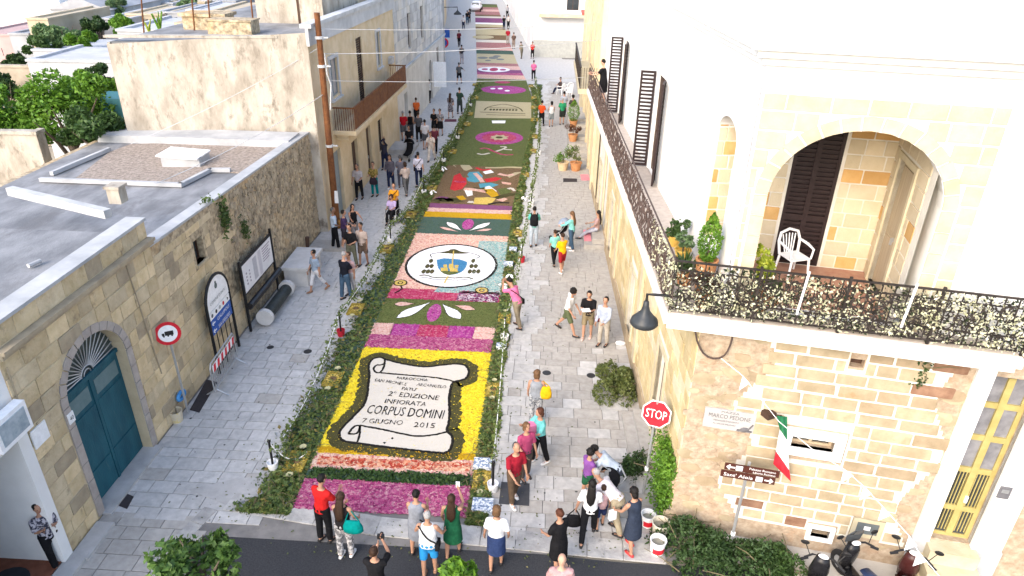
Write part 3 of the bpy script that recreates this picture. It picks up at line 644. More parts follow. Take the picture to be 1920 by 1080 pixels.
# leaf borders on both sides
m_leaf = leafmat('border_leaf', (.05, .085, .02), (.23, .28, .085), (.12, .17, .045))
m_leafd = leafmat('border_leaf_dark', (.03, .06, .016), (.14, .19, .05), (.075, .12, .03))
def border(side, label):
    o = thing('leaf_border', label, 'leaf border', (-6.0 if side < 0 else -1.0, 11.5, 0))
    bed = MB(); lv = MB()
    yy = [11.3 + i * .3 for i in range(166)]
    def edges(y):
        wob = .10 * math.sin(y * 1.7 + side) + .07 * math.sin(y * 4.3) + .05 * math.sin(y * 9.1)
        if side < 0:
            outer = -6.15 if y < 24 else -6.15 + (y - 24) * .02; return outer - (.0 if y > 14 else .12) + wob, XL(y) + .02
        return XR(y) - .02, -.98 + (.0 if y < 34 else min(.45, (y - 34) * .02)) + wob * .5
    for a, b in zip(yy, yy[1:]):
        (p, q), (r_, s_) = edges(a), edges(b); bed.add([(p, a, CZ + .004), (q, a, CZ + .004), (s_, b, CZ + .004), (r_, b, CZ + .004)], [(0, 1, 2, 3)])
    bed.build('leaf_bed', p_grn2, o)
    for k in range(17000):
        y = 11.3 + 49 * rng.random() ** 1.9; p, q = edges(y); t = rng.random(); x = p + (q - p) * t
        if side < 0: x -= abs(rng.gauss(0, .10)) * (1 - t) * 2
        hgt = .055 * (1 - abs(2 * t - 1)) + .02
        L = rng.choice((.05, .07, .09, .12, .16)) * rng.uniform(.85, 1.15) * (1 if y < 30 else 1.6)
        P = Vector((x, y, CZ + rng.random() * hgt * 1.6)); a = Vector((rng.gauss(0, 1), rng.gauss(0, 1), rng.gauss(0, .5))).normalized(); b = Vector((rng.gauss(0, 1), rng.gauss(0, 1), rng.gauss(0, .5)))
        b = (b - a * a.dot(b)).normalized() * L * .28; a = a * L * .5
        lv.cur = rng.choices((0, 1, 2), (6, 4, .9))[0]
        lv.add([P - a, P + b, P + a, P - b], [(0, 1, 2, 3)])
    lv.build('leaf', [m_leaf, m_leafd, leafmat('faded_leaf', (.16, .11, .03), (.38, .32, .10))], o, kind='stuff')
    tw = MB()
    for k in range(170):
        y = 11.4 + 22 * rng.random() ** 1.4; p, q = edges(y); x = rng.uniform(p - .1, q); a = rng.uniform(0, 6.28); L = rng.uniform(.2, .5); tw.tube([(x, y, CZ + .06), (x + L * .5 * math.cos(a), y + L * .5 * math.sin(a), CZ + .12), (x + L * math.cos(a), y + L * math.sin(a), CZ + .07)], [.009, .007, .004], 4)
    tw.build('twig', plain('cut_twig', (.13, .11, .06), .9), o, kind='stuff')
    return o
border(-1, 'border of green leaves along the carpet edge facing the arched blue door'); border(1, 'border of green leaves along the carpet edge facing the balcony house')
# sunflower squares and white blossoms set in the borders
p_sun = petal('sunflower_bed', [(.30, .19, .02), (.20, .16, .03), (.45, .33, .06), (.12, .10, .03)], 26)
sun_me = None
def sunflower(x, y, sz, side):
    t = thing('flower_square', 'yellow flower square with a brown heart in the leaf border facing the %s' % ('notice board' if x < -3.5 else 'balcony house'), 'flower square', (x, y, CZ + .07), group='yellow flower squares in the leaf borders')
    mb = MB(); mb.prism([(-sz * .5, -sz * .75), (sz * .5, -sz * .75), (sz * .5, sz * .75), (-sz * .5, sz * .75)], -.05, .012); mb.build('petal_bed', p_sun, t, local=True)
    mb = MB(); mb.lathe([(0, .035), (sz * .16, .03), (sz * .2, .012)], (0, 0, 0), 12); mb.build('flower_heart', p_brn, t, local=True, smooth=True)
    mb = MB()
    for k in range(12):
        q = 2 * math.pi * k / 12; c_, s_ = math.cos(q), math.sin(q)
        mb.add([(c_ * sz * .2, s_ * sz * .2, .02), (c_ * sz * .33 - s_ * .04, s_ * sz * .33 + c_ * .04, .03), (c_ * sz * .45, s_ * sz * .45, .022), (c_ * sz * .33 + s_ * .04, s_ * sz * .33 - c_ * .04, .03)], [(0, 3, 2, 1)])
    mb.build('petal', p_gold, t, local=True, kind='stuff')
    for s in (-1, 1):
        mb = MB()
        for k in range(8):
            q = 2 * math.pi * k / 8 + rng.random(); r_ = sz * .2; c_, s2 = math.cos(q), math.sin(q)
            mb.add([(0, 0, 0), (c_ * r_ * .6 - s2 * .05, s2 * r_ * .6 + c_ * .05, .03), (c_ * r_, s2 * r_, .02), (c_ * r_ * .6 + s2 * .05, s2 * r_ * .6 - c_ * .05, .03)], [(0, 3, 2, 1)])
        b_ = mb.build('white_blossom', plain('blossom_cream', (.44, .42, .24), .8), t, local=True); b_.location = (0, s * sz * 1.02, .02)
for (px, py) in ((557, 870), (625, 715), (668, 583), (725, 470), (770, 405), (810, 355)): c = gp(px, py); sunflower(c.x, c.y, .5, -1)
for (px, py) in ((903, 905), (925, 735), (946, 600), (970, 440), (985, 330)): c = gp(px, py); sunflower(c.x, c.y, .42, 1)
for (px, py) in ((848, 286), (862, 250), (875, 235), (880, 215), (891, 185), (892, 160), (1000, 285), (1001, 258), (1002, 226), (1002, 203), (1002, 185), (997, 163)): c = gp(px, py); sunflower(c.x, c.y, .5, 0)
# white and blue tile boxes at the corner of the carpet
p_tiles = mat('blue_white_ceramic', (.16, .22, .32), (.72, .74, .76), scale=16, rough=.35, lo=.45, hi=.55)
for (px, py, s) in ((905, 877, .42), (905, 955, .45), (953, 500, .35), (962, 472, .3), (940, 655, .3)):
    c = gp(px, py); mb = MB(); mb.box((c.x, c.y, .09), (s, s * .8, .12), rz=rng.uniform(-.1, .1)); mb.box((c.x, c.y, .16), (s * 1.06, s * .86, .025), rz=0)
    single(mb, 'flower_box', p_tiles, 'low white and blue patterned box at the carpet edge', 'box', 'patterned boxes at the carpet edge')

# leaves and petals trodden over the paving
lt = MB(); lt.leaves(520, lambda: ((-6.3 - abs(rng.gauss(0, .7)) if rng.random() < .5 else -.85 + abs(rng.gauss(0, .8))), 11.0 + 24 * rng.random() ** 1.5, .024 + rng.random() * .006), (.03, .09), .9); lt.leaves(160, lambda: (rng.uniform(-6, 2), rng.uniform(10.2, 11.3), .036), (.03, .08), .9)
setp(lt.build('leaf_litter', leafmat('litter_leaf', (.05, .05, .02), (.24, .20, .09), (.10, .13, .04))), 'scattered trodden leaves and petals on the paving beside the carpet', 'leaf litter', kind='stuff')
sp = MB()
for k in range(90):
    x, y = (rng.uniform(-9.4, -6.4) if k % 2 else rng.uniform(-.8, 2.6)), 11.2 + 20 * rng.random() ** 1.3; r_ = rng.uniform(.012, .035); n = 7; sp.prism([(x + r_ * rng.uniform(.7, 1.2) * math.cos(2 * math.pi * i / n), y + r_ * rng.uniform(.7, 1.2) * math.sin(2 * math.pi * i / n)) for i in range(n)], .018, .0225)
sp.build('gum_spots', plain('gum_dark', (.07, .07, .07), .8), street, kind='stuff')

# ================================================================ buildings on the side of the blue door
m_lime = mat('weathered_limestone', (.54, .42, .24), (.68, .55, .35), scale=2.6, bump=.9, bscale=11, rnd=.17, stain=((.28, .21, .135), 1.7, .58), detail=9)
m_lime2 = mat('weathered_limestone_grey', (.48, .385, .245), (.62, .515, .345), scale=2.6, bump=.9, bscale=11, rnd=.17, stain=((.26, .205, .14), 1.9, .56), detail=9)
m_lime3 = mat('weathered_limestone_dark', (.30, .245, .17), (.42, .345, .235), scale=2.4, bump=.8, bscale=7, rnd=.1)
m_mort = mat('old_mortar', (.48, .39, .25), (.58, .48, .32), scale=2, bump=.5, bscale=16)
m_rubble = mat('rubble_wall', (.22, .175, .115), (.56, .455, .305), scale=5.5, bump=1.0, bscale=6, detail=3, stain=((.46, .30, .14), .5, .53))
m_roofc = mat('roof_screed', (.15, .155, .165), (.29, .295, .305), scale=1.2, bump=.3, stain=((.15, .15, .155), 1.1, .53), stretch=(1, .5, 1), detail=9)
m_roofw = mat('whitewashed_roof', (.33, .34, .35), (.47, .475, .48), scale=1.2, stain=((.42, .42, .43), 1.6, .60))
m_gravel = mat('roof_gravel', (.20, .16, .13), (.40, .34, .29), scale=9, bump=1, bscale=30, detail=8)
m_bluedoor = mat('blue_green_door_paint', (.010, .07, .10), (.018, .105, .14), scale=3, rough=.5, bump=.2, stain=((.05, .13, .15), 3.5, .62), stretch=(1, 1, .3), detail=8)
m_greystone = mat('door_surround_stone', (.34, .30, .27), (.44, .39, .35), scale=3, bump=.3)
m_glass = glass_dark()
m_fan = mat('fanlight_glass', (.045, .06, .06), (.09, .11, .11), scale=3, rough=.2)
m_steel = plain('galvanised_steel', (.42, .43, .44), .4, .6)
m_rust = mat('rusty_iron', (.10, .038, .016), (.18, .072, .026), scale=5, rough=.8, bump=.3)
m_ochre = mat('ochre_stone', (.52, .415, .26), (.64, .525, .36), scale=1.2, bump=.35, bscale=8, stain=((.62, .55, .42), .7, .55))
m_plold = mat('peeling_plaster', (.26, .225, .18), (.47, .43, .365), scale=1.6, bump=.8, bscale=6, stain=((.19, .16, .125), 3.0, .535), detail=9, stretch=(1, 1, .45), lo=.3, hi=.6)
m_blst = mat('blue_grey_stone', (.36, .36, .36), (.55, .55, .545), scale=1.3, bump=.6, bscale=6, rnd=.14, stain=((.62, .60, .56), 1.2, .60))
m_blst2 = mat('pale_dressed_stone', (.50, .48, .44), (.62, .60, .56), scale=1.0, bump=.4, bscale=8, stain=((.36, .34, .31), .9, .58))
m_shut = plain('brown_shutter', (.055, .03, .02), .6)
m_greydoor = plain('grey_door_paint', (.20, .235, .25), .6)
m_cement = mat('grey_cement_render', (.40, .41, .42), (.52, .53, .54), scale=1.4, bump=.3, stain=((.30, .30, .30), 1.0, .6))

def bars(mb, fr, u0, u1, z0, z1, d, n=3, wd=.05):
    fr.box(mb, u0, u0 + wd, z0, z1, d - .03, d + .02); fr.box(mb, u1 - wd, u1, z0, z1, d - .03, d + .02)
    fr.box(mb, u0 + wd, u1 - wd, z1 - wd, z1, d - .03, d + .02); fr.box(mb, u0 + wd, u1 - wd, z0, z0 + wd, d - .03, d + .02)
def window(parent, fr, op, m_frame, m_pane, depth=.16, cross=True, name='window'):
    u0, u1, z0, z1, rise = op; mb = MB(); bars(mb, fr, u0, u1, z0, z1 - 0 * rise, -depth)
    if cross: c = (u0 + u1) / 2; fr.box(mb, c - .03, c + .03, z0 + .05, z1 - .05, -depth - .02, -depth + .012)
    w_ = mb.build(name, m_frame, parent); pm = MB(); fr.box(pm, u0 + .04, u1 - .04, z0 + .04, z1 - .04, -depth - .03, -depth - .02); pm.build('pane', m_pane, w_); return w_
def shutter(parent, fr, u0, u1, z0, z1, d, m, n=12, name='shutter'):
    mb = MB(); bars(mb, fr, u0, u1, z0, z1, d, wd=.06); s = mb.build(name, m, parent)
    sl = MB(); k = max(4, int((z1 - z0) / .11))
    for i in range(k):
        z = z0 + .07 + (z1 - z0 - .14) * (i + .5) / k; fr.box(sl, u0 + .06, u1 - .06, z - .028, z + .028, d - .02, d + .006)
    sl.build('louvre', m, s, kind='stuff'); return s
def doorleaf(parent, fr, op, m, depth=.2, leaves=1, name='door'):
    u0, u1, z0, z1, rise = op; mb = MB(); fr.box(mb, u0, u1, z0, z1 + .02, -depth - .05, -depth); d = mb.build(name, m, parent)
    n = leaves; w_ = (u1 - u0) / n
    for i in range(n):
        pm = MB()
        for za, zb in ((z0 + .12, z0 + (z1 - z0) * .42), (z0 + (z1 - z0) * .48, z1 - .12)): fr.box(pm, u0 + w_ * i + .1, u0 + w_ * (i + 1) - .1, za, zb, -depth + .0, -depth + .022)
        pm.build('door_panel', m, d)
    hb = MB(); fr.box(hb, (u0 + u1) / 2 + .06, (u0 + u1) / 2 + .1, z0 + 1.0, z0 + 1.14, -depth, -depth + .06); hb.build('handle', m_steel, d); return d

# --- house with the blue arched door
hA = thing('stone_house', 'ochre limestone block house with an arched blue door and flat roof', 'house', (-9.6, 12.5, 0))
fA = Fr((-9.6, 9.9), (0, 1), (1, 0)); LA = 15.1 - 9.9
opA = (1.2, 3.34, .06, 3.95, .98)
wl = MB(); wall_panel(wl, fA, 0, LA, -.05, 5.5, [opA], .35)
wl.bx(-20, -9.95, 15.085, 15.1, 0, 5.1); wl.bx(-9.95, -9.605, 15.085, 15.1, 0, 5.45); wl.bx(-20, -9.61, 9.9, 9.93, 0, 5.1)
wA = wl.build('wall', m_mort, hA)
bl = [unit_block('limestone_block', m, .05, .02, i) for i, m in enumerate((m_lime, m_lime, m_lime2, m_lime2, m_lime3))]
surr = (opA[0] - .22, opA[1] + .22, opA[2], opA[3] + .2, opA[4] + .2)
block_wall(wA, fA, .0, LA, .02, 4.86, .37, (.4, .78), [surr], bl, 'limestone_block', d=.016, weights=(4, 4, 3, 3, 1.4), seed=11, joint=.02, jd=.014)
block_wall(wA, fA, .0, LA, 5.04, 5.46, .42, (.5, .9), [], bl, 'limestone_block', d=.012, weights=(2, 2, 4, 4, 2), seed=12, joint=.014)
cm_ = MB(); fA.box(cm_, -.02, LA + .02, 4.86, 4.95, -.02, .13); fA.box(cm_, -.02, LA + .02, 4.95, 5.03, -.02, .19); cm_.build('cornice', m_lime3, hA)
cp = MB(); fA.box(cp, -.02, LA + .03, 5.46, 5.53, -.42, .06); cp.build('parapet_coping', m_roofw, hA)
rf = MB(); rf.bx(-24, -9.95, 9.9, 15.08, 5.0, 5.12); roofA = rf.build('roof', m_roofc, hA)
for a, b in (((22, 366), (205, 410)),):
    p, q = gp(*a, 5.12), gp(*b, 5.12); d = (q - p); mb = MB(); mb.box(((p.x + q.x) / 2, (p.y + q.y) / 2, 5.25), (d.length, .2, .22), rz=math.atan2(d.y, d.x)); mb.build('roof_kerb', m_roofw, roofA)
p = gp(223, 378, 5.12); mb = MB(); mb.box((p.x, p.y, 5.32), (.34, .34, .42)); mb.box((p.x, p.y, 5.56), (.42, .42, .07)); mb.build('chimney', m_plold, roofA)
p, q = gp(55, 505, 5.12), gp(78, 495, 5.12); mb = MB(); mb.tube([p + Vector((0, 0, .08)), q + Vector((0, 0, .08))], .05, 8); mb.build('pipe_stub', m_roofw, roofA)
# stone surround of the arch, voussoir by voussoir
def arch_ring(parent, fr, op, wd, m, d0, d1, n=13, jamb=6, name='arch_stone'):
    u0, u1, z0, z1, rise = op; c = (u0 + u1) / 2; u0 -= .005; u1 += .005; rise += .005; h = (u1 - u0) / 2; zs = op[3] - op[4]
    for i in range(n):
        a0, a1 = math.pi * i / n + .012, math.pi * (i + 1) / n - .012; mb = MB()
        pts = [(c - h * math.cos(a0), zs + rise * math.sin(a0)), (c - h * math.cos((a0 + a1) / 2), zs + rise * math.sin((a0 + a1) / 2)), (c - h * math.cos(a1), zs + rise * math.sin(a1)), (c - (h + wd) * math.cos(a1), zs + (rise + wd) * math.sin(a1)), (c - (h + wd) * math.cos((a0 + a1) / 2), zs + (rise + wd) * math.sin((a0 + a1) / 2)), (c - (h + wd) * math.cos(a0), zs + (rise + wd) * math.sin(a0))]
        fr.poly(mb, pts, d0, d1 + rng.uniform(-.005, .005)); mb.build(name, m, parent)
    for i in range(jamb):
        za, zb = z0 + (zs - z0) * i / jamb + .01, z0 + (zs - z0) * (i + 1) / jamb - .01
        for a, b in ((u0 - wd, u0), (u1, u1 + wd)): mb = MB(); fr.box(mb, a, b, za, zb, d0, d1 + rng.uniform(-.005, .005)); mb.build(name, m, parent)
arch_ring(wA, fA, opA, .2, m_greystone, -.3, .03)
dA = MB(); fA.box(dA, opA[0], opA[1], opA[2], 2.97, -.31, -.25); cA = (opA[0] + opA[1]) / 2
fA.box(dA, opA[0], opA[1], 2.92, 3.02, -.25, -.19); fA.box(dA, cA - .04, cA + .04, opA[2], 2.92, -.25, -.225)
door = dA.build('door', m_bluedoor, hA, label='blue-green double door with pale glass strips')
for a, b in ((opA[0] + .06, cA - .06), (cA + .06, opA[1] - .06)):
    for za, zb in ((.12, .85), (.9, 2.25)): pm = MB(); fA.box(pm, a, b, za, zb, -.25, -.232); pm.build('door_panel', m_bluedoor, door)
    gm = MB(); fA.box(gm, a + .05, b - .05, 2.38, 2.76, -.25, -.24); gm.build('glass_strip', mat('frosted_strip', (.10, .17, .18), (.14, .21, .22), rough=.3), door)
fl = MB(); us = arch_us((opA[0], opA[1], 0, opA[3], opA[4])); fA.poly(fl, [(u, arch_z(opA, u)) for u in us], -.30, -.28); fan = fl.build('fanlight', m_fan, hA)
hub = (cA, 3.02)
for i in range(19):
    q = math.pi * (i + .5) / 19; e = (cA - 1.05 * math.cos(q), 2.98 + .95 * math.sin(q)); s = (cA - .2 * math.cos(q), 3.03 + .18 * math.sin(q))
    mb = MB(); mb.tube([fA.P(*s, -.24), fA.P(*e, -.24)], .013, 5); mb.build('fan_spoke', m_steel, fan)
for r_ in (.12, .21): mb = MB(); mb.tube([fA.P(cA - r_ * math.cos(math.pi * k / 10), 3.02 + r_ * .9 * math.sin(math.pi * k / 10), -.235) for k in range(11)], .014, 5); mb.build('fan_ring', m_steel, fan)
st = MB(); fA.box(st, opA[0] - .1, opA[1] + .1, 0, .07, -.3, .22); st.build('doorstep', m_conc, hA)
u, z = fA.px(130, 783); mb = MB(); fA.box(mb, u - .09, u + .09, z - .12, z + .12, .0, .05); num = mb.build('house_number', m_whitep, hA)
text_mesh('40', fA.P(u, z, .052), (0, 1, 0), (0, 0, 1), .11, .1, m_black, num, 'lettering')
for (px, py, pb) in ((225, 470, 700), (10, 690, 815)):  # thin downpipe marks
    u, z = fA.px(px, py); u2, z2 = fA.px(px + (pb - py) * .33, pb); mb = MB(); mb.tube([fA.P(max(u, .05), z, .03), fA.P(max(u2, .05), z2, .03)], .018, 6); mb.build('cable', m_lime3, hA)

# --- white doorway next to it
hW = thing('white_entrance', 'white rendered entrance with a recessed door and canopy beside the stone house', 'house', (-9.6, 8.6, 0))
fW = Fr((-9.6, 4), (0, 1), (1, 0)); opW = (3.9, 5.62, .1, 3.25, 0)
wl = MB(); wall_panel(wl, fW, 0, 5.89, 0, 5.2, [opW], 1.7); wl.bx(-24, -11.3, 4, 9.88, 0, 5.2); wl.build('wall', m_white, hW)
fl = MB(); fl.bx(-11.3, -9.62, 7.9, 9.62, .0, .12); ent = fl.build('entrance_floor', mat('red_brown_floor', (.16, .055, .03), (.22, .085, .05), scale=6), hW)
mb = MB(); mb.lathe([(0, .008), (.42, .008), (.42, 0)], (-10.35, 9.0, .122), 20); mb.build('round_mat', plain('charcoal_mat', (.02, .022, .026), .9), ent)
gl = MB(); gl.bx(-11.25, -11.2, 7.95, 9.55, .12, 2.4); gl.build('glass_door', m_glass, hW)
mb = MB(); mb.bx(-11.28, -9.5, 7.2, 9.75, 3.3, 3.45); mb.build('canopy', m_white, hW)
mb = MB(); fW.box(mb, 5.62, 5.88, .02, 3.3, 0, .06); mb.build('door_jamb', m_white, hW)
mb = MB(); mb.bx(-9.7, -9.2, 7.6, 9.9, 0, .1); mb.build('doorstep', m_conc, hW)
# white box lamp and plate on the wall above
bxl = thing('wall_sign_box', 'white framed light box mounted above the white entrance', 'light box', (-9.3, 9.5, 3.7)); p = fA.P(-.5, 3.8, .22)
mb = MB(); mb.box(p, (.2, .8, .6)); mb.build('casing', m_whitep, bxl); mb = MB(); mb.box(p + Vector((.105, 0, 0)), (.02, .64, .42)); mb.build('front_panel', mat('pale_blue_panel', (.26, .32, .36), (.42, .47, .50), scale=6), bxl)
mb = MB(); mb.box(p + Vector((-.16, .1, 0)), (.16, .06, .06)); mb.build('bracket', m_steel, bxl)
mb = MB(); u, z = fA.px(58, 828); fA.box(mb, max(u, .05), u + .42, z - .2, z + .2, .02, .05); single(mb, 'wall_plate', m_whitep, 'small white plate on the stone wall beside the white entrance', 'plate')
mb = MB(); mb.bx(-9.55, -9.15, 9.75, 10.75, 0, .09); single(mb, 'low_step', m_conc, 'low concrete step at the foot of the stone house corner', 'step')

# --- lower house with the notice board
hB = thing('low_stone_house', 'low rubble stone house with a gravel flat roof behind the notice board', 'house', (-9.6, 21, 0))
fB = Fr((-9.62, 15.1), (0, 1), (1, 0)); LB = 27.6 - 15.1; u, z = fB.px(362, 455); opB = (u - .02, u + .52, 3.3, 4.0, 0)
topB = lambda u: 4.75 - u * .035
wl = MB(); wall_panel(wl, fB, 0, LB, -.05, 4.7, [opB], .3, topB); wl.bx(-17.6, -9.64, 26.9, 27.1, 0, 4.2); wl.bx(-17.6, -17.4, 15.1, 26.9, 0, 4.2)
wB = wl.build('wall', m_rubble, hB)
block_wall(wB, fB, .0, 4.6, .02, 4.45, .36, (.4, .8), [(opB[0] - .1, opB[1] + .1, opB[2] - .1, opB[3] + .1, 0)], bl, 'limestone_block', d=.012, weights=(3, 4, 4, 4, 1.5), seed=21, joint=.014, keep=lambda u, z: u < 3.7 + .9 * math.sin(z * 2.3) * .6 and not (u > 3 and z > 3.6))
rub = MB(); rr = random.Random(5)   # the rubble further on: proud uneven stones
for k in range(1500):
    u = rr.uniform(4.3, LB - .1); z = rr.uniform(.1, topB(u) - .15)
    if 7.6 < u < 11.5 and z < 2.6 and rr.random() < .8: continue
    s = rr.uniform(.07, .17); c = fB.P(u, z, .0); q = Matrix.Rotation(rr.uniform(-.5, .5), 3, 'X')
    rub.box(c, (rr.uniform(.04, .10), s * rr.uniform(1, 1.8), s), rot=q, taper=.8)
rub.build('rubble_stones', mat('rubble_stone', (.22, .18, .125), (.52, .43, .30), scale=2.6, bump=.6, bscale=14, rnd=.1), wB, kind='stuff')
window(hB, fB, opB, m_shut, m_glass, .2, False, 'small_window')
sl = MB(); fB.box(sl, opB[0] - .06, opB[1] + .06, opB[2] - .09, opB[2], -.2, .06); sl.build('window_sill', m_lime2, hB)
cp = MB(); n = 10
for i in range(n):
    a, b = LB * i / n, LB * (i + 1) / n; vs = [fB.P(u, topB(u) + dz, d) for dz in (.002, .07) for (u, d) in ((a, .04), (b, .04), (b, -.34), (a, -.34))]
    cp.add(vs, [(0, 1, 2, 3), (7, 6, 5, 4), (0, 4, 5, 1), (1, 5, 6, 2), (2, 6, 7, 3), (3, 7, 4, 0)])
cp.build('parapet_coping', m_roofw, hB)
rf = MB(); rf.bx(-17.4, -9.9, 15.1, 26.9, 4.0, 4.2); roofB = rf.build('roof', m_roofc, hB)
mb = MB(); mb.prism([tuple(gp(*p, 4.2)[:2]) for p in ((140, 338), (205, 287), (245, 272), (560, 262), (500, 300), (455, 326), (395, 322), (345, 348))], 4.203, 4.24); mb.build('gravel', m_gravel, roofB)
mb = MB(); mb.bx(-17.3, -9.8, 25.6, 26.88, 4.21, 4.5); mb.build('whitewashed_ledge', m_roofw, roofB)
for a, b in (((80, 342), (340, 352)), ((340, 352), (395, 324)), ((395, 324), (430, 324)), ((100, 330), (205, 285))):
    p, q = gp(*a, 4.2), gp(*b, 4.2); d = q - p; mb = MB(); mb.box(((p.x + q.x) / 2, (p.y + q.y) / 2, 4.30), (d.length + .1, .13, .13), rz=math.atan2(d.y, d.x)); mb.build('roof_kerb', m_roofw, roofB)
p = gp(350, 305, 4.24); mb = MB(); mb.box((p.x, p.y, 4.40), (1.3, 1.0, .32), rz=.1); sk = mb.build('skylight', m_roofw, roofB); mb = MB(); mb.box((p.x - .05, p.y, 4.58), (1.45, 1.1, .05), rot=Matrix.Rotation(.05, 3, 'Y')); mb.build('skylight_lid', m_whitep, sk)
mb = MB(); mb.leaves(260, lambda: fB.P(*(lambda u, z: (u, z))(3.95 + rng.gauss(0, .14), 4.0 + rng.gauss(0, .3)), abs(rng.gauss(.08, .06))), (.08, .16)); wp_ = thing('wall_plant', 'dark green wild plant growing out of the rubble wall', 'plant', (-9.55, 20, 3), group='wild plants on the rubble wall'); mb.build('leaf', m_leafd, wp_, kind='stuff')
mb = MB(); mb.leaves(150, lambda: fB.P(5.1 + rng.gauss(0, .12), 3.1 + rng.gauss(0, .2), abs(rng.gauss(.08, .06))), (.07, .14)); wp_ = thing('wall_plant', 'small wild plant on the rubble wall above the notice board', 'plant', (-9.55, 20, 3), group='wild plants on the rubble wall'); mb.build('leaf', m_leafd, wp_, kind='stuff')
mb = MB(); mb.leaves(70, lambda: fB.P(3.2 + rng.gauss(0, .14), 4.75 + abs(rng.gauss(0, .08)), .0 + rng.gauss(0, .08)), (.06, .12)); wp_ = thing('wall_plant', 'small tuft of weeds on the roof edge above the small window', 'plant', (-9.55, 20, 3), group='wild plants on the rubble wall'); mb.build('leaf', m_leafd, wp_, kind='stuff')

# --- tall house: plastered side wall, ochre street front with the rusty balcony
hD = thing('ochre_house', 'two-storey ochre house with peeling plaster side wall and rusty balcony', 'house', (-9.3, 34, 0))
fT = Fr((-16.5, 26.35), (7.25, 1.1), (0, -1)); LT = math.hypot(7.25, 1.1)
wl = MB(); wall_panel(wl, fT, 0, LT, 0, 8.1, [], .2, lambda u: 7.75 + u * .065 + .05 * math.sin(u * 5)); wl.bx(-16.5, -16.4, 26.4, 42, 0, 7.8); wl.build('side_wall', m_plold, hD); rf = MB(); rf.prism([(-16.45, 26.5), (-9.3, 27.6), (-9.3, 42), (-16.45, 42)], 7.72, 7.82); rf.build('roof', m_roofc, hD)
cp = MB(); fT.box(cp, -.05, LT - 1.1, 7.98, 8.06, -.3, .03); cp.build('parapet_coping', m_plold, hD)
fD = Fr((-9.26, 27.45), (.02, 1), (1, 0)); LD = 14.3
def fop(fr, a, b, zmin=None):
    (u0, z1), (u1, z0) = fr.px(*a), fr.px(*b); return (min(u0, u1), max(u0, u1), z0 if zmin is None else zmin, z1, 0)
opsD = [(2.3, 3.4, 5.25, 6.8, 0), (6.5, 7.5, 4.1, 7.1, 0), (10.2, 11.0, 5.2, 6.9, 0), (1.2, 2.7, .02, 3.0, 0), (4.4, 5.4, .02, 2.7, 0), (7.0, 7.9, .02, 2.7, 0), (9.4, 10.3, .7, 2.5, 0)]
wl = MB(); wall_panel(wl, fD, 0, LD, -.02, 8.2, opsD, .22); wl.build('street_wall', m_ochre, hD)
window(hD, fD, opsD[0], m_greydoor, mat('curtained_glass', (.32, .30, .30), (.42, .40, .40), rough=.3), .1); shutter(hD, fD, *opsD[1][:4], -.08, m_shut); window(hD, fD, opsD[2], m_greydoor, MATS['curtained_glass'], .1)
doorleaf(hD, fD, opsD[3], m_greydoor, .15, 2); doorleaf(hD, fD, opsD[4], m_shut, .15); doorleaf(hD, fD, opsD[5], m_shut, .15); window(hD, fD, opsD[6], m_shut, m_glass, .12)
for op in (opsD[0], opsD[2]):
    mb = MB(); fD.box(mb, op[0] - .14, op[0], op[2] - .1, op[3] + .14, .0, .05); fD.box(mb, op[1], op[1] + .14, op[2] - .1, op[3] + .14, 0, .05); fD.box(mb, op[0], op[1], op[3], op[3] + .14, 0, .05); fD.box(mb, op[0] - .18, op[1] + .18, op[2] - .18, op[2] - .1, 0, .12); mb.build('window_surround', m_cement, hD)
mb = MB(); fD.box(mb, -.1, LD, 7.7, 8.35, .002, .12); fD.box(mb, -.1, LD, 8.35, 8.5, -.2, .25); mb.build('parapet', m_cement, hD)
mb = MB(); fD.box(mb, 2.0, 12.6, 3.72, 3.92, 0, 1.0); bal = mb.build('balcony_slab', m_ochre, hD)
for i in range(8): mb = MB(); fD.box(mb, 2.3 + i * 1.4, 2.45 + i * 1.4, 3.42, 3.72, 0, .55); mb.build('corbel', m_ochre, bal)
for u in (2.05, 12.55):
    mb = MB()
    for k in range(9): fD.box(mb, u - .012, u + .012, 3.92, 4.86, .1 + k * .1, .125 + k * .1)
    fD.box(mb, u - .02, u + .02, 4.86, 4.92, .05, 1.0); mb.build('railing_end', m_rust, bal)
for i in range(7): mb = MB(); a = 2.05 + i * 1.5; fD.box(mb, a + .02, a + 1.48, 3.98, 4.88, .955, .985); mb.build('railing_sheet', m_rust, bal)
mb = MB(); fD.box(mb, 2.03, 12.57, 4.88, 4.93, .93, 1.0); mb.build('handrail', m_rust, bal)
mb = MB(); fD.box(mb, 4.0, 9.5, 7.8, 9.3, -1.6, -.6); mb.build('roof_room', m_plold, hD)
# roof room behind, chimney stacks
for (xa, xb, ya, yb, z, m_, nm) in ((-13.3, -10.7, 33, 37, 10.9, m_plold, 'roof_room'), (-10.6, -9.7, 36, 40, 9.7, m_ochre, 'roof_room'), (-15.4, -13.6, 30.2, 31.2, 8.35, m_rubble, 'roof_block')):
    mb = MB(); mb.bx(xa, xb, ya, yb, 7.8, z); mb.bx(xa - .1, xb + .1, ya - .1, yb + .1, z, z + .12); mb.build(nm, m_, hD)
mb = MB(); mb.bx(-11.4, -11.0, 32.93, 32.99, 7.83, 10.0); mb.build('roof_door', m_shut, hD)
fl = MB(); fl.bx(-9.18, -8.78, 40.0, 40.6, 4.95, 5.3); fl.build('hanging_cloth', cloth((.5, .5, .5)), bal)

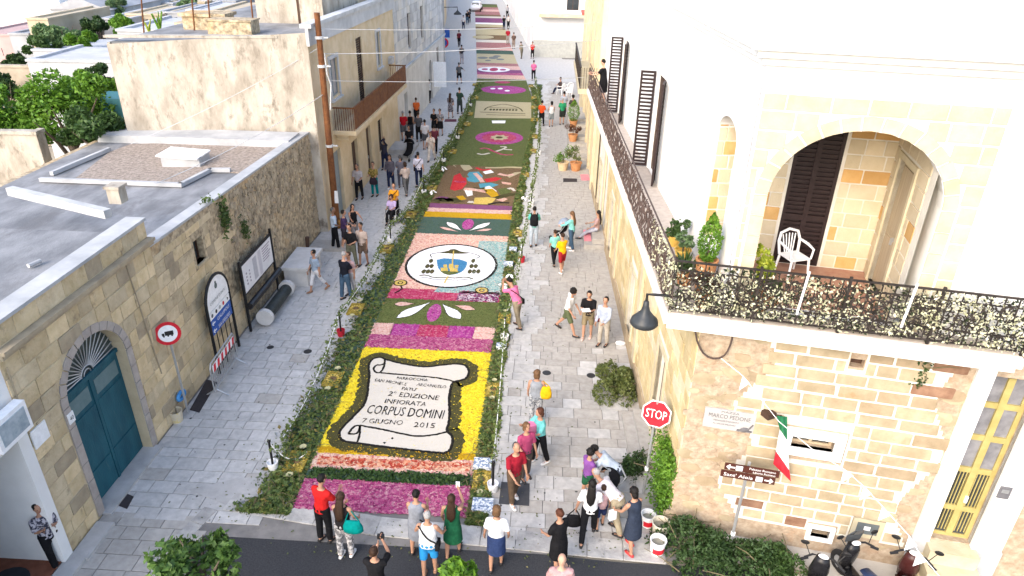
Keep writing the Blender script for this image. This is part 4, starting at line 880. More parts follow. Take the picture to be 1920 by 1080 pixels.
# --- blue-grey stone house further along
hE = thing('grey_stone_house', 'grey-blue stone house with a sloping ledge and an arched doorway', 'house', (-9, 50, 0))
fE = Fr((-8.98, 41.75), (.01, 1), (1, 0)); LE = 18.5
opsE = [(11.2, 12.3, .02, 3.0, .5), (14.8, 15.8, 1.6, 3.4, 0), (4.0, 4.9, 4.9, 7.0, 0), (8.5, 9.4, 4.9, 7.0, 0), (2.0, 3.0, .02, 2.5, 0)]
wl = MB(); wall_panel(wl, fE, 0, LE, -.02, 8.2, opsE, .25); wl.bx(-16, -9.0, 41.75, 42.0, 0, 8.2); wl.bx(-16, -9, 60.2, 60.25, 0, 8.2); wl.bx(-16, -9.0, 42, 60.2, 8.1, 8.2)
wE = wl.build('wall', m_blst2, hE)
blE = [unit_block('grey_block', m, .05, .03, 30 + i) for i, m in enumerate((m_blst, m_blst, m_blst2))]
block_wall(wE, fE, 0, LE, 4.1, 8.1, .55, (.6, 1.3), [(o[0] - .05, o[1] + .05, o[2], o[3], o[4]) for o in opsE], blE, 'grey_block', d=.03, seed=31, joint=.03)
mb = MB(); fE.box(mb, 0, LE, 3.9, 4.06, 0, .16); mb.build('ledge', m_cement, hE); mb = MB(); fE.box(mb, -.1, LE + .1, 8.1, 8.3, -.3, .1); mb.build('parapet_coping', m_cement, hE)
doorleaf(hE, fE, opsE[0], m_shut, .2, 2); doorleaf(hE, fE, opsE[4], m_greydoor, .2); 
for o in opsE[1:4]: window(hE, fE, o, m_shut, m_glass, .14)
mb = MB(); mb.tube([fE.P(LE - .2, .05, .08), fE.P(LE - .2, 8.0, .08)], .055, 8); mb.build('drainpipe', m_roofw, hE)
mb = MB(); fE.box(mb, -3.2, -.6, 0, .2, -.15, 1.3); fE.box(mb, -3.0, -1.2, .2, .4, -.15, .9); single(mb, 'stone_step', m_conc, 'flat pale stone step against the wall behind the crowd', 'step')
# --- houses where the street bends away
def street_house(label, y0, y1, z, m_, side, nwin=3, seed=0, off=0.0):
    xo = (-9.5 if side < 0 else 2.9) + off; a = Vector((xo + bend(y0), y0, 0)); b = Vector((xo + bend(y1), y1, 0)); out = (1, 0) if side < 0 else (-1, 0)
    fr = Fr((a.x, a.y), (b - a)[:2], out); L = (b - a).length; r = random.Random(seed); h = thing('town_house', label, 'house', (a.x, a.y, 0), group='houses along the far street'); ops = []
    for i in range(nwin):
        c = L * (i + .5) / nwin; ops += [(c - .5, c + .5, .02, 2.6, 0), (c - .45, c + .45, 4.1, 6.0, 0)]
    wl = MB(); wall_panel(wl, fr, 0, L, 0, z, ops, .2); n = fr.N * -7
    pts = [a + n, b + n]
    wl.add([a, a + n, a + n + Vector((0, 0, z)), a + Vector((0, 0, z))], [(0, 1, 2, 3)]); wl.add([b, b + n, b + n + Vector((0, 0, z)), b + Vector((0, 0, z))], [(0, 1, 2, 3)])
    wl.add([a + Vector((0, 0, z)), b + Vector((0, 0, z)), b + n + Vector((0, 0, z)), a + n + Vector((0, 0, z))], [(0, 1, 2, 3)]); wl.build('wall', m_, h)
    for i, o in enumerate(ops):
        if i % 2 == 0: doorleaf(h, fr, o, m_shut if r.random() < .6 else m_greydoor, .15)
        else: window(h, fr, o, m_shut, m_glass, .12)
    mb = MB(); fr.box(mb, 0, L, z - .25, z, .002, .12); mb.build('cornice', m_, h); return h, fr
street_house('ochre town house past the grey stone house', 61, 74, 8.0, m_ochre, -1, 3, 1); street_house('pale rendered town house in the bend of the street', 74, 90, 7.6, m_cement, -1, 4, 2); street_house('far ochre house at the end of the petal carpet', 90, 108, 8.5, m_ochre, -1, 4, 3); street_house('farthest grey house closing the view down the street', 108, 150, 7.5, m_cement, -1, 5, 4)
hs, fr = street_house('white town house across the side street', 75, 106, 9.0, m_white, 1, 5, 5, -2.6)
street_house('white far house at the end of the street', 106, 150, 8.0, m_white, 1, 6, 6, -2.6)
# its wall on the side street
fr = Fr((2.9 - 2.6 + bend(75), 75), (1, -.02), (0, -1)); wl = MB(); wall_panel(wl, fr, 0, 22, 0, 10, [(8, 9, 4.4, 6.4, 0), (3.2, 4.4, 4.6, 7, 0)], .2); hS = thing('white_corner_house', 'long white side wall with a grey dado facing the side street', 'house', (2, 75, 0)); wl.build('wall', m_white, hS)
mb = MB(); fr.box(mb, 0, 22, 0, 1.7, .002, .04); mb.build('dado', mat('grey_green_dado', (.36, .36, .33), (.44, .44, .40)), hS); window(hS, fr, (8, 9, 4.4, 6.4, 0), m_shut, m_glass, .1); window(hS, fr, (3.2, 4.4, 4.6, 7, 0), m_shut, m_glass, .1)
mb = MB(); fr.box(mb, .5, 6, 4.0, 4.25, 0, 1.1); mb.build('balcony_slab', m_ochre, hS); mb = MB(); fr.box(mb, 0, 22, 9.8, 10.0, -.2, .15); mb.build('cornice', m_white, hS)

# ================================================================ corner house with the long balcony
m_ws = mat('warm_wall_stone', (.31, .25, .16), (.45, .375, .255), scale=2.2, bump=.4, bscale=10, rnd=.10, stain=((.34, .22, .12), 1.4, .60))
m_ws2 = mat('warm_wall_stone_tan', (.28, .215, .135), (.38, .30, .20), scale=2.6, bump=.4, bscale=10, rnd=.10)
m_ws3 = mat('red_brown_stone', (.18, .095, .06), (.29, .175, .115), scale=3.5, bump=.6, bscale=10, rnd=.12)
m_mw = mat('white_mortar', (.60, .565, .49), (.70, .665, .59), scale=3, bump=.3)
m_rs = mat('eroded_pink_stone', (.30, .225, .155), (.46, .375, .28), scale=6.5, bump=1.0, bscale=14, stain=((.38, .26, .17), 2.2, .54), detail=8)
m_pale = mat('pale_arch_stone', (.45, .39, .26), (.55, .485, .345), scale=2.0, bump=.25, rnd=.06)
m_pale2 = mat('pale_arch_stone_cream', (.47, .405, .265), (.57, .50, .355), scale=2.0, bump=.25, rnd=.06)
m_por = mat('porch_stone', (.52, .43, .29), (.60, .51, .36), scale=2.4, bump=.3, rnd=.10)
m_por2 = mat('porch_stone_amber', (.50, .29, .10), (.58, .36, .15), scale=2.4, bump=.3, rnd=.12)
m_slab = mat('balcony_slab_stone', (.62, .615, .61), (.74, .735, .73), scale=1.6, bump=.15, stain=((.5, .49, .48), 1.5, .6))
m_brown = plain('dark_brown_wood', (.022, .012, .012), .5)
m_tandoor = mat('tan_wood_door', (.36, .29, .20), (.44, .36, .25), scale=3, stretch=(6, 6, .5))
m_terr = mat('red_terrace_tiles', (.32, .17, .12), (.40, .24, .17), scale=6)
m_yel = mat('yellow_painted_wood', (.34, .28, .10), (.42, .35, .14), scale=4, rough=.5)
m_iron = mat('wrought_iron', (.018, .015, .014), (.04, .032, .028), scale=8, rough=.6)
m_ironb = mat('brown_iron', (.06, .04, .035), (.10, .07, .06), scale=8, rough=.65)
hG = thing('corner_house', 'cream two-storey corner house with arched porch and long iron balcony', 'house', (3.1, 11.6, 0))
fF = Fr((3.1, 11.6), (1, -.18), (0, -1)); fS = Fr((3.1, 11.6), (2.45 - 3.1, 34 - 11.6), (-1, 0)); fU = Fr((3.42, 11.6), (2.45 - 3.42, 31.5 - 11.6), (-1, 0))
def rect(fr, a, b, rise=0): (u0, z1), (u1, z0) = fr.px(*a), fr.px(*b); return (min(u0, u1), max(u0, u1), min(z0, z1), max(z0, z1), rise)
o_win = rect(fF, (1486, 815), (1560, 848)); o_vent = rect(fF, (1596, 672), (1618, 690)); o_low = rect(fF, (1522, 988), (1552, 1010)); o_met = rect(fF, (1608, 975), (1642, 1003))
ul, _ = fF.px(1753, 978); ur, _ = fF.px(1822, 986); o_door = (ul, ur + .1, 1.0, 4.95, 0)
FL = 11.0
wl = MB(); wall_panel(wl, fF, 0, FL, 0, 5.42, [o_win, o_vent, o_low, o_door], .3)
wF = wl.build('front_wall', [m_rs], hG)
blF = [unit_block('front_block', m, .04, .02, 40 + i) for i, m in enumerate((m_ws, m_ws, m_ws2, m_ws3))]
ub, _ = fF.px(1470, 720)
mo = MB(); ua, ue = 1.15, 4.55
def lim(z): return (1.25 + .25 * math.sin(z * 3.1) + (0 if z > 3.6 else -.1), 4.5 + .22 * math.sin(z * 2.3 + 1))
zz = .62
while zz < 5.38:
    a, b = lim(zz)
    for o in (o_win, o_low, o_met):
        pass
    fF.box(mo, a - .06, b + .06, zz, zz + .2, -.02, .022 + rng.uniform(-.003, .003)); zz += .2
# mortar bed broken by the openings: built as strips either side
mo = MB(); zz = .62
holes = [(o_win[0] - .2, o_win[1] + .22, o_win[2] - .2, o_win[3] + .2), (o_low[0] - .1, o_low[1] + .12, o_low[2] - .1, o_low[3] + .12), (o_met[0] - .1, o_met[1] + .1, o_met[2] - .1, o_met[3] + .1), (o_vent[0] - .02, o_vent[1] + .02, o_vent[2] - .02, o_vent[3] + .02)]
while zz < 5.36:
    a, b = lim(zz); iv = [(a - .05, b + .05)]
    for h in holes:
        if h[2] < zz + .12 and h[3] > zz: iv = [x for p, q in iv for x in ((p, min(q, h[0])), (max(p, h[1]), q)) if x[1] - x[0] > .01]
    for p, q in iv: fF.box(mo, p, q, zz, min(zz + .12, 5.40), -.02, .02)
    zz += .12
mo.build('mortar', m_mw, wF)
block_wall(wF, fF, .9, 4.9, .66, 5.40, .285, (.38, .78), [(h[0], h[1], h[2], h[3], 0) for h in holes], blF, 'front_block', d=.034, depth=.08, weights=(5, 5, 3, .7), seed=44, joint=.045, jd=.014, keep=lambda u, z: lim(z)[0] < u < lim(z)[1])
# rough stones of the eroded parts
rr = random.Random(9)
for (a, b, z0, z1, n) in ((0.05, 1.2, .3, 5.3, 60), (4.62, o_door[0] - .65, .3, 5.3, 18)):
    for k in range(n):
        u, z = rr.uniform(a, b), rr.uniform(z0, z1); mb = MB(); s = rr.uniform(.12, .3); pts = [(u + s * rr.uniform(.7, 1.1) * math.cos(2 * math.pi * i / 7), z + s * .6 * rr.uniform(.7, 1.1) * math.sin(2 * math.pi * i / 7)) for i in range(7)]
        if any(h[0] - .1 < u < h[1] + .1 and h[2] - .2 < z < h[3] + .2 for h in holes): continue
        fF.poly(mb, pts, -.02, rr.uniform(.004, .02)); mb.build('rough_stone', rr.choice((m_rs, m_rs, m_ws, m_ws2)), wF)
def surround(parent, fr, o, wd, m, d=.05, sill=True, name='window_surround'):
    mb = MB(); fr.box(mb, o[0] - wd, o[0], o[2] - wd, o[3] + wd, -.1, d); fr.box(mb, o[1], o[1] + wd, o[2] - wd, o[3] + wd, -.1, d); fr.box(mb, o[0], o[1], o[3], o[3] + wd, -.1, d - .002); fr.box(mb, o[0], o[1], o[2] - wd, o[2], -.1, d - .002); return mb.build(name, m, parent)
surround(hG, fF, o_win, .19, m_white, .05); surround(hG, fF, o_low, .09, m_white, .05); window(hG, fF, o_win, m_tandoor, m_glass, .2); window(hG, fF, o_low, m_greydoor, MATS['curtained_glass'], .22, False)
surround(hG, fF, o_met, .09, m_pale, .05, name='meter_frame'); mb = MB(); fF.box(mb, o_met[0], o_met[1], o_met[2], o_met[3], .0, .03); mt = mb.build('meter_cover', plain('meter_grey', (.10, .115, .12), .5), hG); mb = MB(); c = (o_met[0] + o_met[1]) / 2; fF.box(mb, c - .06, c + .06, (o_met[2] + o_met[3]) / 2 - .05, (o_met[2] + o_met[3]) / 2 + .05, .03, .036); mb.build('meter_label', m_whitep, mt)
mb = MB(); fF.box(mb, o_vent[0], o_vent[1], o_vent[2], o_vent[3], -.2, -.15); mb.build('vent_back', m_shut, hG); 
# the yellow glazed door
mb = MB(); fF.box(mb, o_door[0] - .30, o_door[0], .98, 5.40, -.1, .07); fF.box(mb, o_door[1], o_door[1] + .55, .98, 5.40, -.1, .07); mb.build('door_surround', m_white, hG)
mb = MB(); fF.box(mb, o_door[0] - .32, o_door[0] + .0, .3, .98, -.1, .10); fF.box(mb, o_door[1], o_door[1] + .57, .3, .98, -.1, .10); mb.build('door_plinth', m_cement, hG)
d0 = -.16; W_ = o_door[1] - o_door[0]; mb = MB(); bars(mb, fF, *o_door[:4], d0, wd=.08)
zr = [1.08, 1.75, 2.72, 3.5, 4.25, 4.9]
for z in zr[1:-1]: fF.box(mb, o_door[0] + .08, o_door[1] - .08, z - .06, z + .06, d0 - .03, d0 + .03)
c = (o_door[0] + o_door[1]) / 2; fF.box(mb, c - .06, c + .06, 1.08, 4.87, d0 - .025, d0 + .04); yd = mb.build('door', m_yel, hG, label='yellow framed glazed double door')
for i in range(5):
    for a, b in ((o_door[0] + .08, c - .06), (c + .06, o_door[1] - .08)):
        pm = MB(); fF.box(pm, a, b, zr[i] + .0, zr[i + 1], d0 - .02, d0 - .01); pm.build('pane', mat('grey_door_glass', (.15, .15, .165), (.24, .24, .255), rough=.2) if i > 1 else m_glass, yd)
        if i < 2:
            for k in range(4): gb = MB(); u = a + (b - a) * (k + .5) / 4; fF.box(gb, u - .008, u + .008, zr[i] + .06, zr[i + 1] - .06, d0 - .008, d0 + .012); gb.build('grille_bar', m_yel, yd)
hb = MB(); fF.box(hb, c + .02, c + .07, 1.95, 2.1, d0 + .04, d0 + .08); hb.build('handle', m_whitep, yd)
for k, (z0, z1, dd) in enumerate(((0, .32, .95), (.32, .64, .65), (.64, .96, .35))): mb = MB(); fF.box(mb, o_door[0] - .05 - .05 * (2 - k), o_door[1] + .1 + .05 * (2 - k), z0, z1, -.15, dd); mb.build('door_step', m_pale2, hG)
u, z = fF.px(1880, 918); mb = MB(); fF.box(mb, u - .1, u + .1, z - .14, z + .14, .07, .1); ic = mb.build('intercom', plain('intercom_grey', (.12, .12, .13), .4), hG); mb = MB(); fF.box(mb, u - .06, u + .06, z + .0, z + .08, .1, .106); mb.build('intercom_screen', m_steel, ic)
pvm = MB(); pvm.add([tuple(fF.P(0.4, .07, .0)), tuple(fF.P(FL, .07, 0)), tuple(fF.P(FL, .07, .85)), tuple(fF.P(.4, .07, .75)), tuple(fF.P(.4, -.03, .75)), tuple(fF.P(FL, -.03, .85))], [(0, 1, 2, 3), (3, 2, 5, 4)]); setp(pvm.build('kerb_pavement', mat('front_pavement', (.44, .41, .36), (.55, .52, .46), scale=1.5, bump=.25, stain=((.33, .3, .27), 1.1, .58))), kind='structure')
# side wall under the balcony
ops_s = [rect(fS, (1255, 640), (1232, 745)), (7.2, 8.2, .02, 2.5, 0), (13.5, 14.5, .3, 2.6, 0), (18.5, 19.5, .02, 2.5, 0)]
ops_s[0] = (2.2, 3.2, .45, 2.9, 0)
SL = math.hypot(.65, 22.4)
wl = MB(); wall_panel(wl, fS, 0, SL, 0, 5.42, ops_s, .3); wS = wl.build('side_wall', m_mw, hG)
m_sw = mat('side_wall_stone', (.48, .37, .19), (.60, .49, .29), scale=2.4, bump=.5, bscale=10, rnd=.12); m_sw2 = mat('side_wall_stone_pale', (.54, .46, .30), (.66, .57, .40), scale=2.4, bump=.5, bscale=10, rnd=.1)
blS = [unit_block('side_block', m, .04, .02, 60 + i) for i, m in enumerate((m_sw, m_sw, m_sw2))]
block_wall(wS, fS, 0, 16.0, .5, 5.38, .34, (.5, .95), [(o[0] - .14, o[1] + .14, o[2] - .1, o[3] + .14, 0) for o in ops_s], blS, 'side_block', d=.02, weights=(4, 3, 1), seed=61, joint=.022)
mb = MB(); fS.box(mb, 3.3, SL, 0, .45, .0, .06); mb.build('plinth', m_ws2, hG)
for i, o in enumerate(ops_s):
    surround(hG, fS, (o[0], o[1], o[2] + .14 if o[2] < .1 else o[2], o[3], 0), .12, m_pale, .05, name='door_surround'); doorleaf(hG, fS, o, m_shut if i != 1 else m_greydoor, .18, 1)
for (u, h_) in ((5.9, 0), (11.5, 0), (16.8, 0)):
    mb = MB(); fS.box(mb, u, u + .35, .45, 5.42, .02, .09); mb.build('pilaster', m_pale, hG)
for k, (a, b, z, dd) in enumerate(((1.9, 3.9, .17, .62), (2.0, 3.8, .34, .34))): mb = MB(); fS.box(mb, a, b, 0 if k == 0 else .17, z, 0.002, dd); mb.build('side_step', m_tile2, hG)
# balcony slab
Cn = fF.P(-.72, 0, .50); Ce = fF.P(5.2, 0, .50); Sf = Vector((1.72, 31.5, 0))
poly = [Cn, Ce, fF.P(5.2, 0, -.1), fF.P(.3, 0, -.1), Vector((3.42 - .05, 13, 0)), Vector((2.55, 31.5, 0)), Sf]
mb = MB(); mb.prism([(p.x, p.y) for p in poly], 5.43, 5.60); mb.build('balcony_slab', m_slab, hG)
ins = [fF.P(-.66, 0, .44), fF.P(5.14, 0, .44), fF.P(5.14, 0, -.05), fF.P(.3, 0, -.05), Vector((3.35, 13, 0)), Vector((2.5, 31.45, 0)), Vector((1.8, 31.45, 0))]
mb = MB(); mb.prism([(p.x, p.y) for p in ins], 5.60, 5.65); mb.build('balcony_floor', mat('balcony_tiles', (.42, .36, .31), (.52, .46, .40), scale=8), hG)
mb = MB(); fF.box(mb, -.66, 5.15, 5.30, 5.425, .0, .42); mb.build('slab_moulding', m_slab, hG)
mb = MB(); p, q = fF.P(-.64, 0, .3), Vector((1.85, 31.4, 0)); d = q - p; nn = Vector((-d.y, d.x, 0)).normalized() * -.55
mb.prism([(v.x, v.y) for v in (p, q, q + nn, p + nn)], 5.30, 5.425); mb.build('slab_moulding', m_slab, hG)
# upper floor
UZ = 5.65; TOP = 10.35
o_arch = (.72, 3.42, UZ, 9.1, 1.2); PD = 2.35
wl = MB(); wall_panel(wl, fF, .32, FL, 5.42, TOP, [o_arch], .3)
o_slit = rect(fU, (1338, 378), (1372, 380)); o_slit = (o_slit[0], o_slit[1], 6.6, 8.75, .35); o_f1 = (7.2, 8.5, UZ, 8.4, 0); o_f2 = (14.0, 15.2, UZ, 8.4, 0)
o_slit = (.75, 2.0, 6.25, 8.85, .4)
UL = math.hypot(.97, 19.9); wall_panel(wl, fU, 0, UL, 5.42, TOP, [o_f1, o_f2, o_slit], .3)
wU = wl.build('upper_wall', m_white, hG)
mb = MB(); p = fF.P(.25, 0, .05); q = fF.P(FL, 0, .05); mb.add([(p.x, p.y, TOP - .02), (q.x, q.y, TOP - .02), (16, 31, TOP - .02), (2.5, 31.4, TOP - .02)], [(0, 1, 2, 3)]); mb.build('roof', m_white, hG)
mb = MB()
for k, (z0, z1, dd) in enumerate(((TOP - .32, TOP - .2, .08), (TOP - .2, TOP - .08, .17), (TOP - .08, TOP + .06, .27))):
    fF.box(mb, .32 - dd, FL, z0, z1, -.05, dd); fU.box(mb, -dd + .003, UL, z0 - .004, z1 - .004, -.05, dd - .003)
mb.build('cornice', m_white, hG)
mb = MB(); mb.prism([(p.x, p.y) for p in (fF.P(1.0, 0, -.65), fF.P(FL, 0, -.65), fF.P(FL, 0, -14), Vector((3.2, 31.3, 0)))], TOP - .05, TOP + .6); mb.build('roof_storey', m_white, hG)
mb = MB(); p = fF.P(5.6, TOP + .9, -2.2); mb.box(p, (.9, .5, .55), rz=fF.rz); acu = mb.build('roof_unit', m_whitep, hG); mb = MB(); mb.box(p + Vector((0, -.26, 0)), (.6, .02, .4), rz=fF.rz); mb.build('unit_grille', m_cement, acu)
blU = [unit_block('arch_wall_block', m, .03, .015, 80 + i) for i, m in enumerate((m_pale, m_pale2, m_pale2))]
block_wall(wU, fF, .36, 3.95, UZ + .02, 9.6, .34, (.42, .78), [(o_arch[0] - .24, o_arch[1] + .24, UZ, o_arch[3] + .24, o_arch[4] + .24)], blU, 'arch_wall_block', d=.014, seed=81, joint=.028)
arch_ring(wU, fF, o_arch, .22, m_pale2, -.28, .03, n=15, jamb=6)
fN2 = Fr(fU.P(o_slit[1] - .01, 0, -.0)[:2], (-fU.N)[:2], (-fU.U)[:2]); mb = MB(); fN2.box(mb, 0, .5, o_slit[2], o_slit[3] - .05, -.03, 0); nw = mb.build('niche_wall', m_mw, hG)
blN = [unit_block('niche_block', m, .03, .015, 190 + i) for i, m in enumerate((m_por, m_por, m_por2))]; block_wall(nw, fN2, 0.02, .5, o_slit[2], o_slit[3] - .1, .29, (.22, .3), [], blN, 'niche_block', d=.015, depth=.04, seed=193, joint=.03)
# porch
def prect(a, b): (u0, z1), (u1, z0) = fF.px(*a, -PD), fF.px(*b, -PD); return (u0, u1, z0, z1, 0)
o_dd = prect((1483, 262), (1541, 489)); o_dd = ((fF.px(1483, 262, -PD)[0] + fF.px(1459, 485, -PD)[0]) / 2, (fF.px(1584, 250, -PD)[0] + fF.px(1540, 489, -PD)[0]) / 2, UZ + .02, 8.7, 0)
pu0, pu1 = .62, fF.px(1640, 400, -PD)[0] + .1
fB2 = Fr(fF.P(0, 0, -PD)[:2], fF.U[:2], (0, -1)); wl = MB(); wall_panel(wl, fB2, pu0, pu1, UZ, 9.6, [o_dd], .12); pw = wl.build('porch_back_wall', m_mw, hG)
blP = [unit_block('porch_block', m, .03, .015, 90 + i) for i, m in enumerate((m_por, m_por, m_por2))]
block_wall(pw, fB2, pu0, pu1, UZ + .02, 9.5, .30, (.28, .55), [(o_dd[0] - .03, o_dd[1] + .03, UZ, o_dd[3], 0)], blP, 'porch_block', d=.015, depth=.05, seed=91, joint=.03, weights=(5, 5, 1.2))
fR = Fr(fF.P(pu1, 0, -PD)[:2], (-fF.N * -1)[:2], (-1, 0)); o_td = (.35, 1.35, UZ + .02, 8.2, 0)
wl = MB(); wall_panel(wl, fR, 0, PD - .02, UZ, 9.6, [o_td], .15); pw2 = wl.build('porch_return_wall', m_mw, hG)
block_wall(pw2, fR, 0, PD - .3, UZ + .02, 9.5, .30, (.28, .55), [(o_td[0] - .12, o_td[1] + .12, UZ, o_td[3] + .12, 0)], blP, 'porch_block', d=.015, depth=.05, seed=92, joint=.03, weights=(5, 5, 1.6))
doorleaf(hG, fR, o_td, m_tandoor, .08, 1); surround(hG, fR, o_td, .11, m_pale2, .04, name='door_surround')
mb = MB(); fF.box(mb, pu0, pu1, 5.42, UZ + .01, -PD, -.3); mb.build('porch_floor', m_terr, hG)
mb = MB(); fF.box(mb, 3.43, pu1 + .3, UZ, 9.6, -.6, -.29); mb.build('porch_pier', m_white, hG); mb = MB(); fF.box(mb, pu0, pu1, 9.6, 9.7, -PD, -.3); mb.build('porch_ceiling', m_white, hG)
c = (o_dd[0] + o_dd[1]) / 2
mb = MB(); bars(mb, fB2, *o_dd[:4], -.02, wd=.07); fB2.box(mb, c - .05, c + .05, o_dd[2], o_dd[3], -.05, .01); fB2.box(mb, o_dd[0], o_dd[1], UZ + 1.0, UZ + 1.12, -.05, .008); fB2.box(mb, o_dd[0], o_dd[1], o_dd[2], o_dd[3], -.10, -.06); bd = mb.build('porch_door', m_brown, hG, label='dark brown louvred double door in the porch')
for a, b in ((o_dd[0] + .07, c - .05), (c + .05, o_dd[1] - .07)):
    for za, zb in ((UZ + .1, UZ + .98), (UZ + 1.14, o_dd[3] - .08)):
        k = int((zb - za) / .09)
        for i in range(k):
            sm_ = MB(); z = za + (zb - za) * (i + .5) / k; fB2.box(sm_, a, b, z - .03, z + .02, -.05, -.005 - .01 * (i % 2)); sm_.build('louvre', m_brown, bd)
# french windows on the side with open louvred shutters
for o in (o_f1, o_f2):
    doorleaf(hG, fU, o, m_shut, .12, 2, 'french_window')
    for u, s in ((o[0], -1), (o[1], 1)):
        f2 = Fr(fU.P(u, 0, .02)[:2], (fU.N * (.3 if s < 0 else 1) + fU.U * s * (1 if s < 0 else .25))[:2], (fU.N if s < 0 else -fU.U)[:2]); shutter(hG, f2, 0, .6 if s < 0 else .42, o[2] + .05, o[3], 0, m_brown)
# ---------------- railings
rl = thing('balcony_railing', 'black wrought iron scroll railing woven with pale variegated leaves', 'railing', tuple(fF.P(0, 5.65, .4)))
ra, rb = -.64, 5.14; dr = .42
mb = MB()
for z, t in ((6.70, .03), (6.52, .018), (5.98, .018), (5.74, .022)): fF.box(mb, ra, rb, z - t, z, dr - .02, dr + .02)
mb.build('rail', m_iron, rl)
for i in range(5):
    u = ra + (rb - ra) * i / 4; mb = MB(); fF.box(mb, u - .022, u + .022, 5.65, 6.74, dr - .025, dr + .025); mb.build('post', m_iron, rl)
mb = MB(); rr = random.Random(4)
for k in range(420):
    u = rr.uniform(ra + .1, rb - .1); z = rr.uniform(5.78, 6.5); R_ = rr.uniform(.05, .13); a0 = rr.uniform(0, 6.28); s = rr.choice((-1, 1)); pts = []
    for i in range(9): q = a0 + s * i * .62; r_ = R_ * (1 - i * .085); pts.append(fF.P(u + r_ * math.cos(q), min(6.66, max(5.74, z + r_ * math.sin(q))), dr + .01 * math.sin(i)))
    mb.tube(pts, .012, 4, cap=False)
mb.build('scrollwork', m_iron, rl, kind='stuff')
for i in range(28): bb = MB(); u = ra + (rb - ra) * (i + .5) / 28; fF.box(bb, u - .009, u + .009, 5.74, 6.68, dr - .012, dr + .012); bb.build('baluster', m_iron, rl)
clus = [(rr.uniform(ra, rb), rr.uniform(5.74, 6.55), rr.uniform(.06, .22)) for _ in range(120)]
def lpos():
    if rr.random() < .25: return fF.P(rr.uniform(ra, rb), 5.72 + .88 * rr.random(), dr + rr.gauss(0, .035))
    a, b, s_ = rr.choice(clus); return fF.P(min(rb, max(ra, a + rr.gauss(0, s_))), min(6.66, max(5.7, b + rr.gauss(0, s_ * .7))), dr + rr.gauss(.01, .04))
mb = MB(); mb.leaves(3000, lpos, (.04, .085), .0); mb.build('variegated_leaf', leafmat('cream_variegated_leaf', (.40, .41, .22), (.78, .77, .60), (.66, .66, .46)), rl, kind='stuff')
mb = MB(); mb.leaves(1800, lambda: fF.P(rr.uniform(ra, rb), 5.70 + .95 * rr.random(), dr - .02 + rr.gauss(0, .03)), (.05, .10), .0); mb.build('dark_leaf', leafmat('dark_ivy_leaf', (.012, .022, .010), (.04, .06, .02)), rl, kind='stuff')
for px in (1500, 1285 + 420):
    u, z = fF.px(px, 560, dr + .05); mb = MB(); mb.tube([fF.P(u + .05, 6.78, dr + .06), fF.P(u - .0, 5.95, dr + .08)], .022, 6); single(mb, 'white_ribbon', m_whitep, 'white ribbon tied to a post of the leafy front railing', 'ribbon', 'white ribbons on the railing')
rs = thing('side_railing', 'dark brown iron railing of twisted bars along the side balcony', 'railing', (2.4, 12, 5.65)); A = fF.P(-.64, 0, .42); B = Vector((1.79, 31.4, 0)); D = B - A; LB_ = D.length
mb = MB()
for z, t in ((6.68, .035), (6.52, .018), (5.75, .02)): mb.tube([A + Vector((0, 0, z)), B + Vector((0, 0, z))], t * .6, 6)
mb.build('rail', m_ironb, rs)
bm_ = MB(); pts = [(.05 * math.sin(i * .9), .02 * math.cos(i * 1.1), i * .08) for i in range(12)]; bm_.tube(pts, [.012 + .008 * (i % 3 == 1) for i in range(12)], 5); o0 = bm_.build('baluster', m_ironb, rs, local=True); W_ = wloc(rs)
nb = 150
for i in range(nb):
    o = o0 if i == 0 else bpy.data.objects.new('baluster', o0.data)
    if i: col.objects.link(o); o.parent = rs
    o.location = A + D * ((i + .5) / nb) + Vector((0, 0, 5.66)) - W_; o.rotation_euler = (0, 0, rng.uniform(0, 6.28))
mb = MB()
for k in range(260):
    t = rr.random() ** 1.4; c = A + D * t; z = rr.uniform(5.8, 6.5); R_ = rr.uniform(.05, .11); a0 = rr.uniform(0, 6.28); tt = D.normalized()
    mb.tube([c + tt * (R_ * (1 - i * .08) * math.cos(a0 + i * .62)) + Vector((0, 0, z + R_ * (1 - i * .08) * math.sin(a0 + i * .62))) for i in range(8)], .010, 4, cap=False)
mb.build('scrollwork', m_ironb, rs, kind='stuff')
mb = MB(); mb.leaves(500, lambda: tuple(A + D * (.12 * rr.random() ** 1.6) + Vector((rr.gauss(0, .03), 0, 5.72 + .9 * rr.random()))), (.05, .10)); mb.build('variegated_leaf', MATS['cream_variegated_leaf'], rs, kind='stuff')

# --- the next house on that side
hH = thing('ochre_side_house', 'tall yellow-ochre house with pilasters past the long balcony', 'house', (2.5, 40, 0)); fH = Fr((2.45, 34.0), (-.002, 1), (-1, 0))
opsH = [(1.0, 2.1, .02, 2.6, 0), (9.0, 10.1, 1.2, 3.4, 0), (14, 15, .02, 2.6, 0), (2, 3.1, 5.0, 7.6, 0), (8, 9.1, 5.0, 7.6, 0), (15, 16, 5, 7.4, 0)]
wl = MB(); wall_panel(wl, fH, -2.4, 20, 0, 10.2, opsH, .25); wl.bx(2.45, 9, 53.9, 54, 0, 10.2); wl.bx(2.2, 9, 31.5, 31.6, 5.4, 10.2); wl.bx(2.46, 9, 31.6, 53.9, 10.1, 10.2); wl.build('wall', mat('yellow_ochre_render', (.66, .54, .32), (.74, .63, .42), scale=1, bump=.15), hH)
for i, o in enumerate(opsH):
    if i in (0, 2): doorleaf(hH, fH, o, m_shut, .15)
    else: window(hH, fH, o, m_shut, m_glass, .12)
for u in (.2, 3.6, 7.0, 11.5): mb = MB(); fH.box(mb, u, u + .4, 0, 10.2, 0, .12); mb.build('pilaster', m_pale, hH)
mb = MB(); fH.box(mb, 1.2, 9.5, 4.6, 4.85, 0, .95); bs = mb.build('balcony_slab', m_pale, hH)
